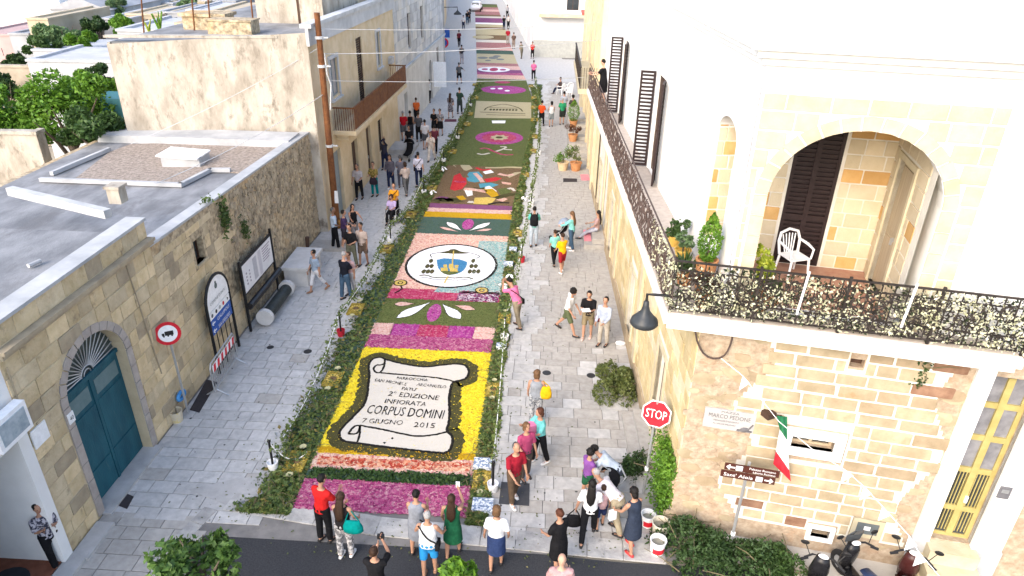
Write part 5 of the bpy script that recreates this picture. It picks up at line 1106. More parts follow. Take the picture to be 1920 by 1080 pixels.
for i in range(40): mb = MB(); u = 1.25 + i * .21; fH.box(mb, u, u + .03, 4.85, 5.85, .86, .89); mb.build('baluster', m_iron, bs)
mb = MB(); fH.box(mb, 1.2, 9.5, 5.85, 5.9, .84, .92); mb.build('handrail', m_iron, bs); mb = MB()
for k in range(7): fH.box(mb, 1.2 , 1.23, 4.85, 5.85, .1 + k * .12, .12 + k * .12)
mb.build('railing_end', m_iron, bs)
st = thing('stone_staircase', 'outside stone staircase with potted plants along its steps', 'staircase', (2, 41, 0))
for i in range(6): mb = MB(); mb.bx(1.35, 2.44, 39.2 + i * .75, 39.95 + i * .75, 0, .19 * (i + 1)); mb.build('step', m_tile2, st)
mb = MB(); mb.bx(1.35, 2.44, 43.7, 47, 0, 1.3); mb.build('landing', m_tile2, st)
fill = thing('white_end_house', 'white house with a red awning strip across the side street', 'house', (6, 58, 0)); f9 = Fr((2.6, 57.5), (1, 0), (0, -1))
mb = MB(); mb.bx(2.9, 12, 54.1, 58.5, 0, 8.4); mb.build('wall', m_white, fill); mb = MB(); mb.bx(2.3, 2.88, 55, 57.6, 6.2, 6.35); mb.build('awning', plain('red_awning', (.45, .10, .07), .8), fill); mb = MB(); mb.bx(2.86, 2.895, 56.2, 57.2, 3.6, 5.2); mb.build('window', m_shut, fill)

# ================================================================ street furniture
m_red = plain('sign_red', (.55, .012, .025), .45)
m_signw = plain('sign_white', (.80, .80, .80), .4)
m_signb = plain('sign_blue', (.015, .08, .36), .4)
m_signbr = plain('sign_brown', (.06, .018, .012), .45)
m_marble = mat('grey_white_marble', (.50, .49, .475), (.60, .585, .57), scale=3); m_plaq = mat('plaque_marble', (.36, .35, .345), (.43, .42, .41), scale=4)
def disc(mb, c, n, r, th, seg=24, k=None, a0=0.0):
    """flat disc or polygon facing n"""
    n = Vector(n).normalized(); sx = Vector((0, 0, 1)).cross(n).normalized(); sy = n.cross(sx); N_ = k or seg; c = Vector(c)
    ring = [sx * math.cos(a0 + 2 * math.pi * i / N_) * r + sy * math.sin(a0 + 2 * math.pi * i / N_) * r for i in range(N_)]
    vs = [c + p for p in ring] + [c + p + n * th for p in ring]; mb.add(vs, [tuple(range(N_))[::-1], tuple(range(N_, 2 * N_))] + [(i, (i + 1) % N_, N_ + (i + 1) % N_, N_ + i) for i in range(N_)])
# STOP sign
p = at(1231, 776, 12.5); b = Vector((2.64, 12.55, 0)); t = thing('stop_sign', 'red octagonal STOP sign on a grey pole beside the ivy corner', 'road sign', tuple(b)); n = Vector((-.32, -1, .22))
mb = MB(); mb.tube([b, Vector((p.x, p.y + .06, p.z + .3))], .032, 10); mb.build('pole', m_steel, t); mb = MB(); disc(mb, p, n, .34, .015, k=8, a0=math.pi / 8); bd = mb.build('plate', m_signw, t); n.normalize()
mb = MB(); disc(mb, p + n * .016, n, .31, .006, k=8, a0=math.pi / 8); mb.build('red_face', m_red, bd); ux = Vector((0, 0, 1)).cross(n).normalized(); text_mesh('STOP', p + n * .024, ux, n.cross(ux), .46, .21, m_signw, bd, 'lettering')
mb = MB(); mb.tube([b + Vector((0, 0, .75)), b + Vector((0, 0, .83))], .045, 10); mb.build('tape_band', m_whitep, t)
# no lorries sign
u, z = fA.px(310, 625, .25); b = Vector((-9.4, 14.72, 0)); p = at(310, 625, 14.6); p = Vector((-9.35, 14.6, p.z)); t = thing('no_lorries_sign', 'round white road sign with red rim and black lorry by the blue door', 'road sign', tuple(b)); n = Vector((.55, -1, .2)).normalized()
mb = MB(); mb.tube([b, p - n * .05 + Vector((0, 0, .2))], .03, 10); mb.build('pole', m_steel, t); mb = MB(); disc(mb, p, n, .31, .015); bd = mb.build('plate', m_red, t); mb = MB(); disc(mb, p + n * .016, n, .225, .004); mb.build('white_face', m_signw, bd)
ux = Vector((0, 0, 1)).cross(n).normalized(); uy = n.cross(ux)
def card(mb, c, ux, uy, w_, h_, th=.004):
    uz = ux.cross(uy); vs = [c + ux * a * w_ / 2 + uy * b_ * h_ / 2 + uz * q for q in (0, th) for a, b_ in ((-1, -1), (1, -1), (1, 1), (-1, 1))]; mb.add(vs, [(3, 2, 1, 0), (4, 5, 6, 7), (0, 1, 5, 4), (1, 2, 6, 5), (2, 3, 7, 6), (3, 0, 4, 7)])
mb = MB(); f = p + n * .021; card(mb, f + ux * .03 + uy * .01, ux, uy, .20, .11); card(mb, f - ux * .11 - uy * .01, ux, uy, .06, .07)
for dx in (-.1, -.0, .09): disc(mb, f + ux * dx - uy * .06, n, .022, .004, 10)
mb.build('lorry_symbol', m_black, bd)
# town direction sign
b0, b1 = Vector((-9.35, 16.62, 0)), Vector((-9.38, 18.12, 0)); t = thing('direction_sign', 'arched black framed town sign with white and blue direction boards', 'direction sign', tuple((b0 + b1) / 2)); U = (b1 - b0).normalized(); L = (b1 - b0).length; fN = Fr(b0[:2], U[:2], (1, 0))
mb = MB(); zs = 2.15; pts = [fN.P(0, 0)] + [fN.P(0, zs)] + [fN.P(L / 2 - L / 2 * math.cos(math.pi * k / 14), zs + .72 * math.sin(math.pi * k / 14)) for k in range(1, 14)] + [fN.P(L, zs), fN.P(L, 0)]; mb.tube(pts, .045, 8, ref=(1, 0, 0)); mb.build('frame', m_black, t)
mb = MB(); pts = [(.04, 1.98)] + [(L / 2 - (L / 2 - .04) * math.cos(math.pi * k / 14), zs + .68 * math.sin(math.pi * k / 14)) for k in range(15)] + [(L - .04, 1.98)]; fN.poly(mb, pts[::-1], -.015, .015); bd = mb.build('crest_board', m_signw, t)
mb = MB(); c = fN.P(L / 2, 2.55, .017); disc(mb, c, fN.N, .085, .004, 16); disc(mb, c + Vector((0, 0, .10)), fN.N, .05, .004, 8); mb.build('crest', plain('crest_grey', (.12, .14, .14), .7), bd)
tx = lambda s, u, z, w_, h_, m_, par: text_mesh(s, fN.P(u, z, .02), U, (0, 0, 1), w_, h_, m_, par)
tx('COMUNE DI PATU\'', L / 2, 2.2, L * .72, .09, plain('crest_grey', (.12, .14, .14)), bd)
for z0, z1, m_, s in ((1.73, 1.95, m_signw, None), (1.49, 1.71, m_signb, 'GALLIPOLI'), (1.25, 1.47, m_signb, 'SAN GREGORIO')):
    mb = MB(); fN.box(mb, .05, L - .05, z0, z1, -.012, .012); bd = mb.build('direction_board', m_, t)
    if s: tx(s, L * .58, (z0 + z1) / 2, L * .55, .11, m_signw, bd); mb = MB(); c = fN.P(.22, (z0 + z1) / 2, .016); card(mb, c, U, Vector((0, 0, 1)), .2, .035); card(mb, c - U * .06 + Vector((0, 0, .03)), (U + Vector((0, 0, .8))).normalized(), (Vector((0, 0, 1)) - U * .8).normalized(), .1, .03); card(mb, c - U * .06 - Vector((0, 0, .03)), (U - Vector((0, 0, .8))).normalized(), (Vector((0, 0, 1)) + U * .8).normalized(), .1, .03); mb.build('arrow', m_signw, bd)
    else:
        for k, (uu, m2) in enumerate(((.22, plain('crest_grey', (.12, .14, .14))), (.5, m_black), (.75, m_steel), (1.0, m_red), (L - .2, m_black))): mb = MB(); disc(mb, fN.P(uu, (z0 + z1) / 2, .014), fN.N, .06, .004, 12 if k < 4 else 3); mb.build('pictogram', m2, bd)
for k in range(4): mb = MB(); uu = L * (k + 1) / 5; mb.tube([fN.P(uu, 0), fN.P(uu, 1.25)], .016, 6); mb.build('support_bar', m_black, t)
mb = MB(); mb.tube([fN.P(0, .25), fN.P(L, .25)], .02, 6); mb.build('crossbar', m_black, t)
# crowd barrier
t = thing('crowd_barrier', 'grey steel crowd barrier with a red and white striped board', 'barrier', (-9.1, 16.3, 0)); a, b = Vector((-8.95, 15.45, 0)), Vector((-9.05, 17.25, 0)); U = (b - a).normalized(); L = (b - a).length; fX = Fr(a[:2], U[:2], (1, 0))
mb = MB(); mb.tube([fX.P(0, .2), fX.P(0, .95), fX.P(.08, 1.08), fX.P(L - .08, 1.08), fX.P(L, .95), fX.P(L, .2)], .022, 8); mb.tube([fX.P(0, .22), fX.P(L, .22)], .02, 8); mb.build('frame', m_steel, t)
for k in range(14): mb = MB(); uu = L * (k + 1) / 15; mb.tube([fX.P(uu, .22), fX.P(uu, 1.07)], .010, 5); mb.build('bar', m_steel, t)
mb = MB(); fX.box(mb, .1, L - .1, .78, 1.0, .025, .04); bd = mb.build('striped_board', m_signw, t)
for k in range(6): mb = MB(); u0 = .12 + k * .28; fX.poly(mb, [(u0, .785), (u0 + .14, .785), (u0 + .19, .995), (u0 + .05, .995)], .038, .044); mb.build('red_stripe', m_red, bd)
for uu in (.12, L - .12): mb = MB(); mb.tube([fX.P(uu, .02, -.3), fX.P(uu, .22, 0), fX.P(uu, .02, .32)], .02, 6); mb.build('foot', m_steel, t)
# notice board
t = thing('notice_board', 'black framed notice board with a pale poster against the rubble wall', 'notice board', (-9.36, 20.3, 0)); fO = Fr((-9.36, 19.03), (0, 1), (1, 0)); L = 2.62
for uu in (0, L): mb = MB(); fO.box(mb, uu - .035, uu + .035, 0, 2.5 if uu == 0 else 2.55, -.035, .035); mb.build('post', m_black, t)
mb = MB(); fO.box(mb, .035, L - .035, 1.3, 2.4, -.02, .012); mb.build('board', m_black, t); mb = MB(); fO.box(mb, .1, L - .1, 1.36, 2.3, .012, .018); po = mb.build('poster', mat('poster_paper', (.66, .65, .67), (.74, .735, .75), scale=3), t)
for (a, b, z0, z1, m_) in ((.9, 1.2, 1.45, 2.2, plain('print_grey', (.40, .40, .44))), (1.35, 1.6, 1.4, 2.25, plain('print_grey2', (.50, .49, .53)))): mb = MB(); fO.box(mb, a, b, z0, z1, .018, .021); mb.build('printed_picture', m_, po)
for k in range(6): mb = MB(); z = 2.18 - k * .09; fO.box(mb, 1.72, 2.4 - (k % 3) * .08, z - .02, z + .012, .018, .021); mb.build('printed_line', plain('print_dark', (.25, .22, .27)), po)
for k in range(4): mb = MB(); z = 1.95 - k * .12; fO.box(mb, .3, .38, z - .03, z + .03, .018, .021); fO.box(mb, .55, .62, z - .03, z + .03, .018, .021); mb.build('printed_mark', plain('print_dark', (.25, .22, .27)), po)
mb = MB(); mb.tube([fO.P(-.02, .98, .12), fO.P(L + .02, .98, .12)], .10, 10); fO.box(mb, -.04, L + .04, .85, .90, -.02, .16); mb.build('rolled_cover', plain('black_rubber', (.018, .018, .02), .35), t)
# white stone bench with a dark hollow, roller bench with white ends
t = thing('stone_counter', 'white stone block bench with a dark opening by the rubble wall', 'bench', (-9.0, 23.1, 0))
mb = MB(); mb.bx(-9.35, -8.5, 22.3, 22.6, 0, .68); mb.build('leg_block', m_marble, t); mb = MB(); mb.bx(-9.35, -8.5, 23.75, 23.95, 0, .68); mb.build('leg_block', m_marble, t); mb = MB(); mb.bx(-9.4, -8.42, 22.2, 24.05, .68, .80); mb.build('top', m_marble, t); mb = MB(); mb.bx(-9.3, -8.7, 22.62, 23.74, 0, .66); mb.build('dark_hollow', m_shut, t)
t = thing('roller_bench', 'dark cylindrical bench between two white rounded stone ends', 'bench', (-8.95, 20.4, 0)); a, b = gp(502, 618), gp(540, 570)
mb = MB(); mb.tube([(-8.98, 19.55, .34), (-8.98, 21.5, .34)], .2, 20); mb.build('seat', mat('dark_green_cylinder', (.02, .026, .026), (.04, .048, .046), rough=.5), t)
for yy in (19.4, 21.5): mb = MB(); mb.tube([(-8.98, yy - .08, .36), (-8.98, yy + .08, .36)], .28, 24); mb.build('end_disc', m_marble, t)
mb = MB(); mb.tube([(-9.05, 24.2, 0), (-9.08, 24.22, .6), (-9.02, 24.2, 1.15)], [.07, .06, .09], 8); mb.lathe([(.2, 0), (.16, .05), (0, .06)], (-9.05, 24.2, .02), 12); single(mb, 'rusty_post', m_shut, 'dark rusty iron post standing between bench and lower step', 'post')
mb = MB(); mb.bx(-9.5, -7.9, 25.4, 26.3, 0, .13); single(mb, 'stone_step', m_tile2, 'broad worn stone step in front of the ochre house corner', 'step')
# bucket and blue ring by the sign pole
t = thing('paint_bucket', 'dirty cream bucket with a yellow stain at the foot of the sign pole', 'bucket', tuple(gp(333, 790))); mb = MB(); mb.lathe([(0, 0), (.14, 0), (.18, .36), (.165, .36), (.13, .03), (0, .03)], (0, 0, 0), 18); mb.build('body', mat('dirty_cream', (.52, .46, .34), (.62, .56, .44), stain=((.62, .48, .08), 6, .58)), t, local=True, smooth=False)
p = fA.P(*fA.px(333, 741), .1); mb = MB(); mb.tube([p + Vector((0, .17 * math.cos(2 * math.pi * k / 16), .10 * math.sin(2 * math.pi * k / 16))) for k in range(16)], .05, 8, ref=(1, 0, 0), closed=True); single(mb, 'blue_ring', plain('bright_blue', (.06, .25, .55), .4), 'blue plastic ring hung on the stone wall beside the sign pole', 'ring')
# utility pole, wires
pb = Vector((-9.0, 27.9, 0)); ptp = at(594, 24, 27.7); t = thing('utility_pole', 'rust brown wooden utility pole at the corner of the ochre house', 'utility pole', tuple(pb)); mb = MB(); mb.tube([pb, pb.lerp(ptp, .5), ptp], [.15, .13, .11], 12); mb.build('shaft', m_rust, t)
for f in (.42, .78, .9): mb = MB(); c = pb.lerp(ptp, f); mb.tube([c - Vector((0, 0, .05)), c + Vector((0, 0, .05))], .17, 10); mb.box(c + Vector((.2, 0, 0)), (.3, .05, .05)); mb.build('bracket', m_cement, t)
mb = MB(); c = pb.lerp(ptp, .7); mb.tube([c + Vector((.16, 0, 1.2)), c + Vector((.2, -.05, .4)), c + Vector((.3, 0, 0)), c + Vector((.17, 0, -1))], .025, 5); mb.build('cable_loop', m_cement, t)
mb = MB(); c = pb.lerp(ptp, .17) + Vector((.12, -.12, 0)); mb.box(c, (.16, .02, .55)); mb.build('white_notice', m_whitep, t)
def wire(a, b, label, r=.012, sag=.25, m_=m_cement):
    a = Vector(a); b = Vector(b); mb = MB(); mb.tube([a.lerp(b, i / 12) - Vector((0, 0, sag * 4 * (i / 12) * (1 - i / 12))) for i in range(13)], r, 5); single(mb, 'overhead_wire', m_, label, 'wire', 'overhead wires')
wire(at(603, 101, 27.9), at(1132, 74, 33.5), 'pale overhead wire crossing the street from the utility pole to the ochre balcony', .016, .15, m_roofw); wire(at(600, 54, 27.9), at(1125, 42, 33.5), 'thin upper overhead wire crossing the street from the utility pole', .010, .15); wire(at(606, 151, 27.9), at(1095, 145, 35.0), 'low pale wire strung across the street past the picture panel', .012, .12, m_roofw)
wire(pb.lerp(ptp, .86), gp(245, 270, 4.4), 'thin wire running from the utility pole down to the gravel roof', .012, .15); wire(pb.lerp(ptp, .66), gp(290, 345, 4.4), 'lower thin wire from the utility pole over the skylight', .012, .2)
# posts with buckets and leafy rope along the carpet
m_pot = plain('bucket_white', (.76, .76, .76), .5)
def rope_post(px, py, lab, potm=None, h=.85):
    c = gp(px, py); t = thing('rope_post', lab, 'post', (c.x, c.y, .02), group='posts carrying the leafy rope'); mb = MB()
    mb.lathe([(0, 0), (.11, 0), (.14, .22), (.125, .22), (.1, .16), (0, .16)], (0, 0, 0), 14); mb.build('bucket', potm or m_pot, t, local=True); mb = MB(); mb.tube([(0, 0, .1), (.01, 0, h)], .03, 8); mb.ball((.01, 0, h), .045); mb.build('pole', m_black, t, local=True); return Vector((c.x, c.y, h))
PW = 'black post in a white bucket holding the leafy rope'; PR = 'black post in a red bucket holding the leafy rope'
m_redb = plain('bucket_red', (.40, .015, .03), .5)
Lp = [rope_post(513, 880, PW), rope_post(640, 630, PR, m_redb), rope_post(733, 455, PW), rope_post(795, 365, PW), rope_post(832, 305, PW), rope_post(858, 262, PW), rope_post(882, 200, PW)]
Rp = [rope_post(924, 920, PW), rope_post(946, 640, PW), rope_post(978, 492, PR, m_redb), rope_post(996, 385, PW), rope_post(1010, 290, PW), rope_post(1013, 215, PW), rope_post(1003, 165, PW)]
def rope(P, label, leafy, m_):
    t = thing('leafy_rope', label, 'rope', tuple(P[0])); mb = MB(); lv = MB()
    for a, b in zip(P, P[1:]):
        pts = [a.lerp(b, i / 10) - Vector((0, 0, .38 * 4 * (i / 10) * (1 - i / 10))) for i in range(11)]; mb.tube(pts, .014, 6)
        n = int(leafy * (b - a).length)
        lv.leaves(n, lambda: tuple(pts[0].lerp(pts[0], 0) * 0 + (lambda i: pts[i].lerp(pts[i + 1], rng.random()))(rng.randrange(10)) + Vector((rng.gauss(0, .05), rng.gauss(0, .05), rng.gauss(0, .07)))), (.08, .14))
    mb.build('cord', m_, t); lv.build('leaf', m_leaf, t, kind='stuff')
rope([Lp[0] + Vector((.75, .35, -.55))] + [Lp[0]], 'short leafy rope end hanging from the post in the white bucket near the concrete patch', 90, m_whitep)
rope([Vector((-6.35, 13.6, .3))] + Lp[1:], 'leafy white rope along the carpet on the side of the notice board', 60, m_whitep); rope(Rp, 'leafy white rope along the carpet on the side of the balcony house', 55, m_whitep)
# white paper bows at the border
for (px, py) in ((832, 318), (812, 362), (942, 540), (955, 520), (985, 372)):
    c = gp(px, py, .15); mb = MB()
    for k in range(5): q = rng.uniform(0, 6.28); mb.ball(c + Vector((.13 * math.cos(q), .13 * math.sin(q), rng.uniform(0, .12))), (.09, .05, .035), 8, 4, Matrix.Rotation(q, 3, 'Z') @ Matrix.Rotation(.5, 3, 'Y'))
    single(mb, 'white_bow', m_whitep, 'crumpled white paper bow lying in the leaf border', 'bow', 'white bows in the leaf borders')
# black bell lamp
p = at(1208, 600, 11.55); t = thing('bell_lamp', 'black bell-shaped street lamp on a bracket under the balcony corner', 'lamp', (p.x, p.y, p.z)); mb = MB(); mb.lathe([(.02, .42), (.05, .40), (.06, .30), (.09, .2), (.17, .10), (.25, .02), (.27, -.06), (.24, -.10), (.1, -.08), (0, -.06)], (0, 0, 0), 24); mb.build('shade', plain('lamp_black', (.03, .034, .038), .35), t, local=True, smooth=True); mb = MB(); mb.tube([(0, 0, .40), (0, 0, .55), (.12, -.02, .56), (.55, -.05, .56)], .028, 8); mb.build('bracket', m_black, t, local=True)
# marble street plaque
t = thing('street_plaque', 'pale marble street plaque with a carved helmet on the corner wall', 'plaque', tuple(fF.P(.8, 3.1, .05))); o = rect(fF, (1322, 765), (1412, 806)); mb = MB(); fF.box(mb, o[0], o[1], o[2] - .06, o[3] + .06, .01, .05); bd = mb.build('slab', m_plaq, t)
cu, cz = (o[0] + o[1]) / 2, (o[2] + o[3]) / 2; mp = plain('plaque_letter', (.12, .115, .12), .7); Wd = o[1] - o[0]; UF = fF.U
for s, dz, w_, h_, du in (('PIAZZA', .19, .35, .05, 0), ('MARCO PEDONE', .08, .82, .10, 0), ('MEDAGLIA D\'ARGENTO', -.03, .5, .04, -.05), ('AL VALOR MILITARE', -.11, .45, .035, -.08)): text_mesh(s, fF.P(cu + du, cz + dz, .053), UF, (0, 0, 1), w_ * Wd, h_, mp, bd)
mb = MB(); mb.ball(fF.P(o[1] - .17, cz - .17, .06), (.10, .03, .06)); fF.box(mb, o[1] - .32, o[1] - .03, cz - .21, cz - .18, .05, .08); mb.tube([fF.P(o[1] - .1, cz - .15, .06), fF.P(o[1] - .03, cz - .02, .06)], .015, 6); mb.build('carved_helmet', mp, bd)
# brown direction boards on a pole
p = at(1403, 886, 10.86); t = thing('brown_direction_sign', 'brown tourist direction boards with white arrows on a grey pole', 'direction sign', (p.x, p.y, 0)); mb = MB(); mb.tube([(p.x - .02, p.y + .05, 0), (p.x, p.y + .05, p.z + .22)], .032, 10); mb.build('pole', m_steel, t); n = fF.N; ux = (UF + Vector((0, 0, -.03))).normalized()
for k, (dz, du) in enumerate(((.10, .05), (-.09, 0))):
    c = p + Vector((0, 0, dz)) + UF * du + fF.N * .02; mb = MB(); card(mb, c, UF, Vector((0, 0, 1)), 1.04, .165, .02); bd = mb.build('direction_board', m_signbr, t); f = c + fF.N * .023
    if k == 0:
        text_mesh('Palazzo Romano', f + UF * .2 + Vector((0, 0, .035)), UF, (0, 0, 1), .5, .05, m_signw, bd, thick=.002); text_mesh('Liborio Romano', f + UF * .24 - Vector((0, 0, .04)), UF, (0, 0, 1), .42, .045, m_signw, bd, thick=.002)
    else: text_mesh("Sant' Aloia", f - UF * .18, UF, (0, 0, 1), .56, .085, m_signw, bd, thick=.002)
    mb = MB(); s = -1 if k == 0 else 1; a = f + UF * (.4 * s); Zv = Vector((0, 0, 1)); card(mb, a, UF, Zv, .16, .03, .003); 
    for q in (1, -1): card(mb, a + UF * (.05 * s) + Zv * (.025 * q), (UF * s - Zv * q).normalized() * s, (Zv + UF * s * q).normalized(), .09, .025, .003)
    mb.build('arrow', m_signw, bd); mb = MB(); card(mb, f + UF * (-.24 if k == 0 else .22), UF, Zv, .13, .12, .003); mb.build('pictogram', plain('pictogram_pale', (.62, .66, .72)), bd)
mb = MB(); mb.tube([(p.x - .01, p.y + .05, .55), (p.x - .01, p.y + .05, .62)], .05, 8); mb.build('tape_band', m_whitep, t)
# flag
p = at(1458, 786, 11.05); t = thing('italian_flag', 'green, white and red flag hanging limp from a bracket on the stone wall', 'flag', (p.x, p.y, p.z)); a = at(1440, 790, 11.3); mb = MB(); mb.box((p.x - .12, p.y + .18, p.z - .02), (.2, .2, .12), rz=.5); mb.tube([(p.x - .15, p.y + .25, p.z - .1), (p.x + .05, p.y - .02, p.z + .1)], .018, 6); mb.build('bracket', m_shut, t)
rows = [((1456, 780), (1476, 782)), ((1462, 805), (1476, 826)), ((1455, 846), (1480, 882)), ((1450, 870), (1483, 903))]
for k, m_ in enumerate((plain('flag_green', (.02, .16, .07), .85), plain('flag_white', (.78, .77, .75), .85), plain('flag_red', (.50, .02, .035), .85))):
    mb = MB(); (a0, a1), (b0, b1) = rows[k], rows[k + 1]; vs = []; n = 8
    for i in range(n + 1):
        for r0, r1 in ((a0, a1), (b0, b1)): q = i / n; vs.append(at(r0[0] + (r1[0] - r0[0]) * q, r0[1] + (r1[1] - r0[1]) * q, 11.0 + .05 * math.sin(q * 9)))
    vs2 = [v + Vector((0, .012, 0)) for v in vs]; m2 = len(vs); fs = [(2 * i, 2 * i + 1, 2 * i + 3, 2 * i + 2) for i in range(n)] + [(m2 + 2 * i + 2, m2 + 2 * i + 3, m2 + 2 * i + 1, m2 + 2 * i) for i in range(n)]; mb.add(vs + vs2, fs); mb.build(('green_stripe', 'white_stripe', 'red_stripe')[k], m_, t, smooth=True)
# pennant line
pth = [(1352, 672, 11.0), (1393, 705, 10.9), (1460, 790, 10.7), (1530, 848, 10.4), (1583, 880, 10.2), (1620, 912, 10.0), (1655, 950, 9.8), (1705, 1005, 9.4), (1722, 1034, 9.2), (1765, 1085, 8.8)]
P = [at(*q) for q in pth]; t = thing('pennant_line', 'string of white and pale blue pennants sagging from the balcony corner', 'bunting', tuple(P[0])); mb = MB(); mb.tube(P, .007, 5); mb.build('cord', m_whitep, t)
for i, j, f in ((1, 0, .0), (4, 0, 0), (5, 0, 0.), (6, 0, 0), (7, 0, .3), (8, 0, .4)):
    a = P[i]; d = (P[min(i + 1, 9)] - P[i - 1]).normalized(); mb = MB(); q = a + d * .19; dn = Vector((-.09, 0, -.25)); vs = [a, q, a.lerp(q, .5) + dn]; vs += [v + Vector((0, .01, 0)) for v in vs]; mb.add(vs, [(0, 2, 1), (3, 4, 5), (0, 1, 4, 3), (1, 2, 5, 4), (2, 0, 3, 5)]); mb.build('pennant', plain('pennant_blue', (.62, .70, .80), .8) if i % 2 else m_whitep, t)
# cable loop under the slab
mb = MB(); mb.tube(smoothpts([fF.P(*fF.px(x, y, .06), .06) for x, y in ((1303, 618), (1308, 645), (1322, 668), (1345, 674), (1362, 664), (1372, 640), (1374, 622))], 1, False), .018, 6); single(mb, 'loose_cable', m_ironb, 'loose dark cable looping below the balcony slab', 'cable')
# ================================================================ plants
def crown(mb, c, R, n, size, lobes=9, seed=0, squash=.85, flat=.0):
    r = random.Random(seed); c = Vector(c); lob = []
    for k in range(lobes):
        d = Vector((r.gauss(0, 1), r.gauss(0, 1), r.gauss(0, .8))).normalized(); q = r.uniform(.4, 1.0); lob.append((c + Vector((d.x * R * q, d.y * R * q, d.z * R * q * squash)), R * r.uniform(.18, .44)))
    lob.append((c, R * .5))
    for k in range(n):
        lc, lr = r.choice(lob); d = Vector((r.gauss(0, 1), r.gauss(0, 1), r.gauss(0, 1))).normalized(); p = lc + d * lr * (r.random() ** .33) * Vector((1, 1, squash)).z if False else lc + Vector((d.x, d.y, d.z * squash)) * (lr * (.55 + .5 * r.random()))
        L = r.uniform(*size); a = Vector((r.gauss(0, 1), r.gauss(0, 1), r.gauss(0, .8))).normalized(); b = Vector((r.gauss(0, 1), r.gauss(0, 1), r.gauss(0, 1))) + d; b = (b - a * a.dot(b)).normalized() * L * .3; a = a * L * .5
        mb.add([p - a, p + b, p + a, p - b], [(0, 1, 2, 3)])
def tree(name, label, base, c, R, n, size, m_, seed=0, squash=.85, lobes=9, group=None, limbs=5):
    t = thing(name, label, 'tree', tuple(base), group=group); base = Vector(base); c = Vector(c); mb = MB(); r = random.Random(seed); top = c - Vector((0, 0, R * .2)); mb.tube([base, base.lerp(top, .5) + Vector((R * .06, 0, 0)), top], [R * .09 + .03, R * .07 + .02, R * .04], 8)
    for k in range(limbs):
        q = 2 * math.pi * k / limbs + r.random(); s = base.lerp(top, r.uniform(.55, .9)); mb.tube([s, s.lerp(c, .5) + Vector((math.cos(q), math.sin(q), .3)) * R * .3, c + Vector((math.cos(q) * R * .7, math.sin(q) * R * .7, R * r.uniform(-.1, .5)))], [R * .04 + .015, R * .03 + .01, .01], 6)
    mb.build('trunk', plain('bark', (.10, .08, .06), .9, bump=.5), t); cb = MB(); crown(cb, c, R, n, size, lobes, seed, squash); cb.build('crown', m_, t, kind='stuff'); return t
l_br = leafmat('bright_leaf', (.05, .12, .012), (.19, .34, .03), (.10, .22, .02)); l_md = leafmat('mid_leaf', (.025, .06, .015), (.09, .16, .04), (.05, .10, .025)); l_dk = leafmat('dark_leaf', (.018, .042, .012), (.07, .125, .035), (.038, .078, .022)); l_ol = leafmat('olive_leaf', (.05, .075, .02), (.20, .22, .07), (.11, .14, .04)); l_ye = leafmat('yellow_green_leaf', (.16, .22, .02), (.50, .48, .06), (.28, .34, .03)); l_rd = leafmat('coleus_leaf', (.05, .02, .012), (.15, .06, .03)); l_gr = leafmat('grey_green_leaf', (.06, .12, .05), (.22, .32, .14), (.13, .21, .09))
l_st = leafmat('street_tree_leaf', (.03, .075, .015), (.14, .24, .05), (.07, .14, .03)); c = gp(370, 1046, 2.4); tree('street_tree', 'small glossy green street tree growing at the edge of the asphalt', (c.x, c.y, 0), c, .8, 2000, (.09, .17), l_st, 3, .9, 15)
c = gp(868, 1090, 1.6); tree('street_tree', 'small leafy shrub top in front of the onlookers in white and green', (c.x, c.y, 0), c, .5, 800, (.12, .2), l_br, 4, .8, 8)
# trees behind the low roof
for (px, py, Y, R, m_, lab, sd) in ((120, 218, 27.6, 2.2, l_br, 'broad bright green tree behind the gravel roof', 11), (30, 228, 27.8, 1.9, l_br, 'bright green tree beside the garden wall', 12), (182, 242, 26.2, 1.25, l_md, 'dark green tree tight against the peeling plaster wall', 13), (150, 172, 31, 1.3, l_br, 'yellow-green tree top behind the broad bright tree', 14), (195, 160, 33, 1.1, l_dk, 'dark green tree beside the white outbuildings', 15), (10, 165, 37, 1.0, l_dk, 'dark green tree by the brown garden wall', 16), (112, 66, 44, 1.25, l_gr, 'feathery grey-green tree by the yellow house', 17), (180, 48, 50, .9, l_dk, 'small dark conifer beside the church front', 18), (30, 118, 43, .8, l_dk, 'dark shrub tree before the pale grey house', 19), (150, 80, 42, .8, l_br, 'rounded bright shrub above the white terrace', 20), (85, 95, 42, .9, l_md, 'low green shrub below the feathery tree', 21), (212, 14, 62, 1.2, l_gr, 'small olive tree among the white roofs', 22), (350, 8, 64, 1.1, l_gr, 'round grey-green tree among the cream houses', 23), (228, 45, 47, .8, l_br, 'small bright tree between white terraces', 24)):
    c = at(px, py, Y); tree('garden_tree', lab, (c.x, c.y, 0), c, R, int(2500 + 2600 * R), (.13 + .05 * (Y > 40), .24 + .12 * (Y > 40)), m_, sd, .8, 12, 'trees in the gardens behind the roofs')
def spiky(label, c, n, h, m_):
    t = thing('cactus', label, 'cactus', tuple(c)); mb = MB(); r = random.Random(n)
    for k in range(n): q = r.uniform(0, 6.28); d = Vector((math.cos(q) * .3, math.sin(q) * .3, 1)); mb.tube([Vector(c), Vector(c) + d * h * r.uniform(.5, 1)], [.06, .02], 5)
    mb.build('stems', m_, t); t2 = MB(); t2.box(Vector(c) - Vector((0, 0, .1)), (.5, .5, .2)); t2.build('planter', m_cement, t)
c = at(300, 58, 33); spiky('tall green cactus clump on a terrace behind the plaster wall', c, 12, .9, l_br)
c = at(280, 60, 33); spiky('smaller cactus clump on the terrace behind the plaster wall', c, 9, .6, l_ye)
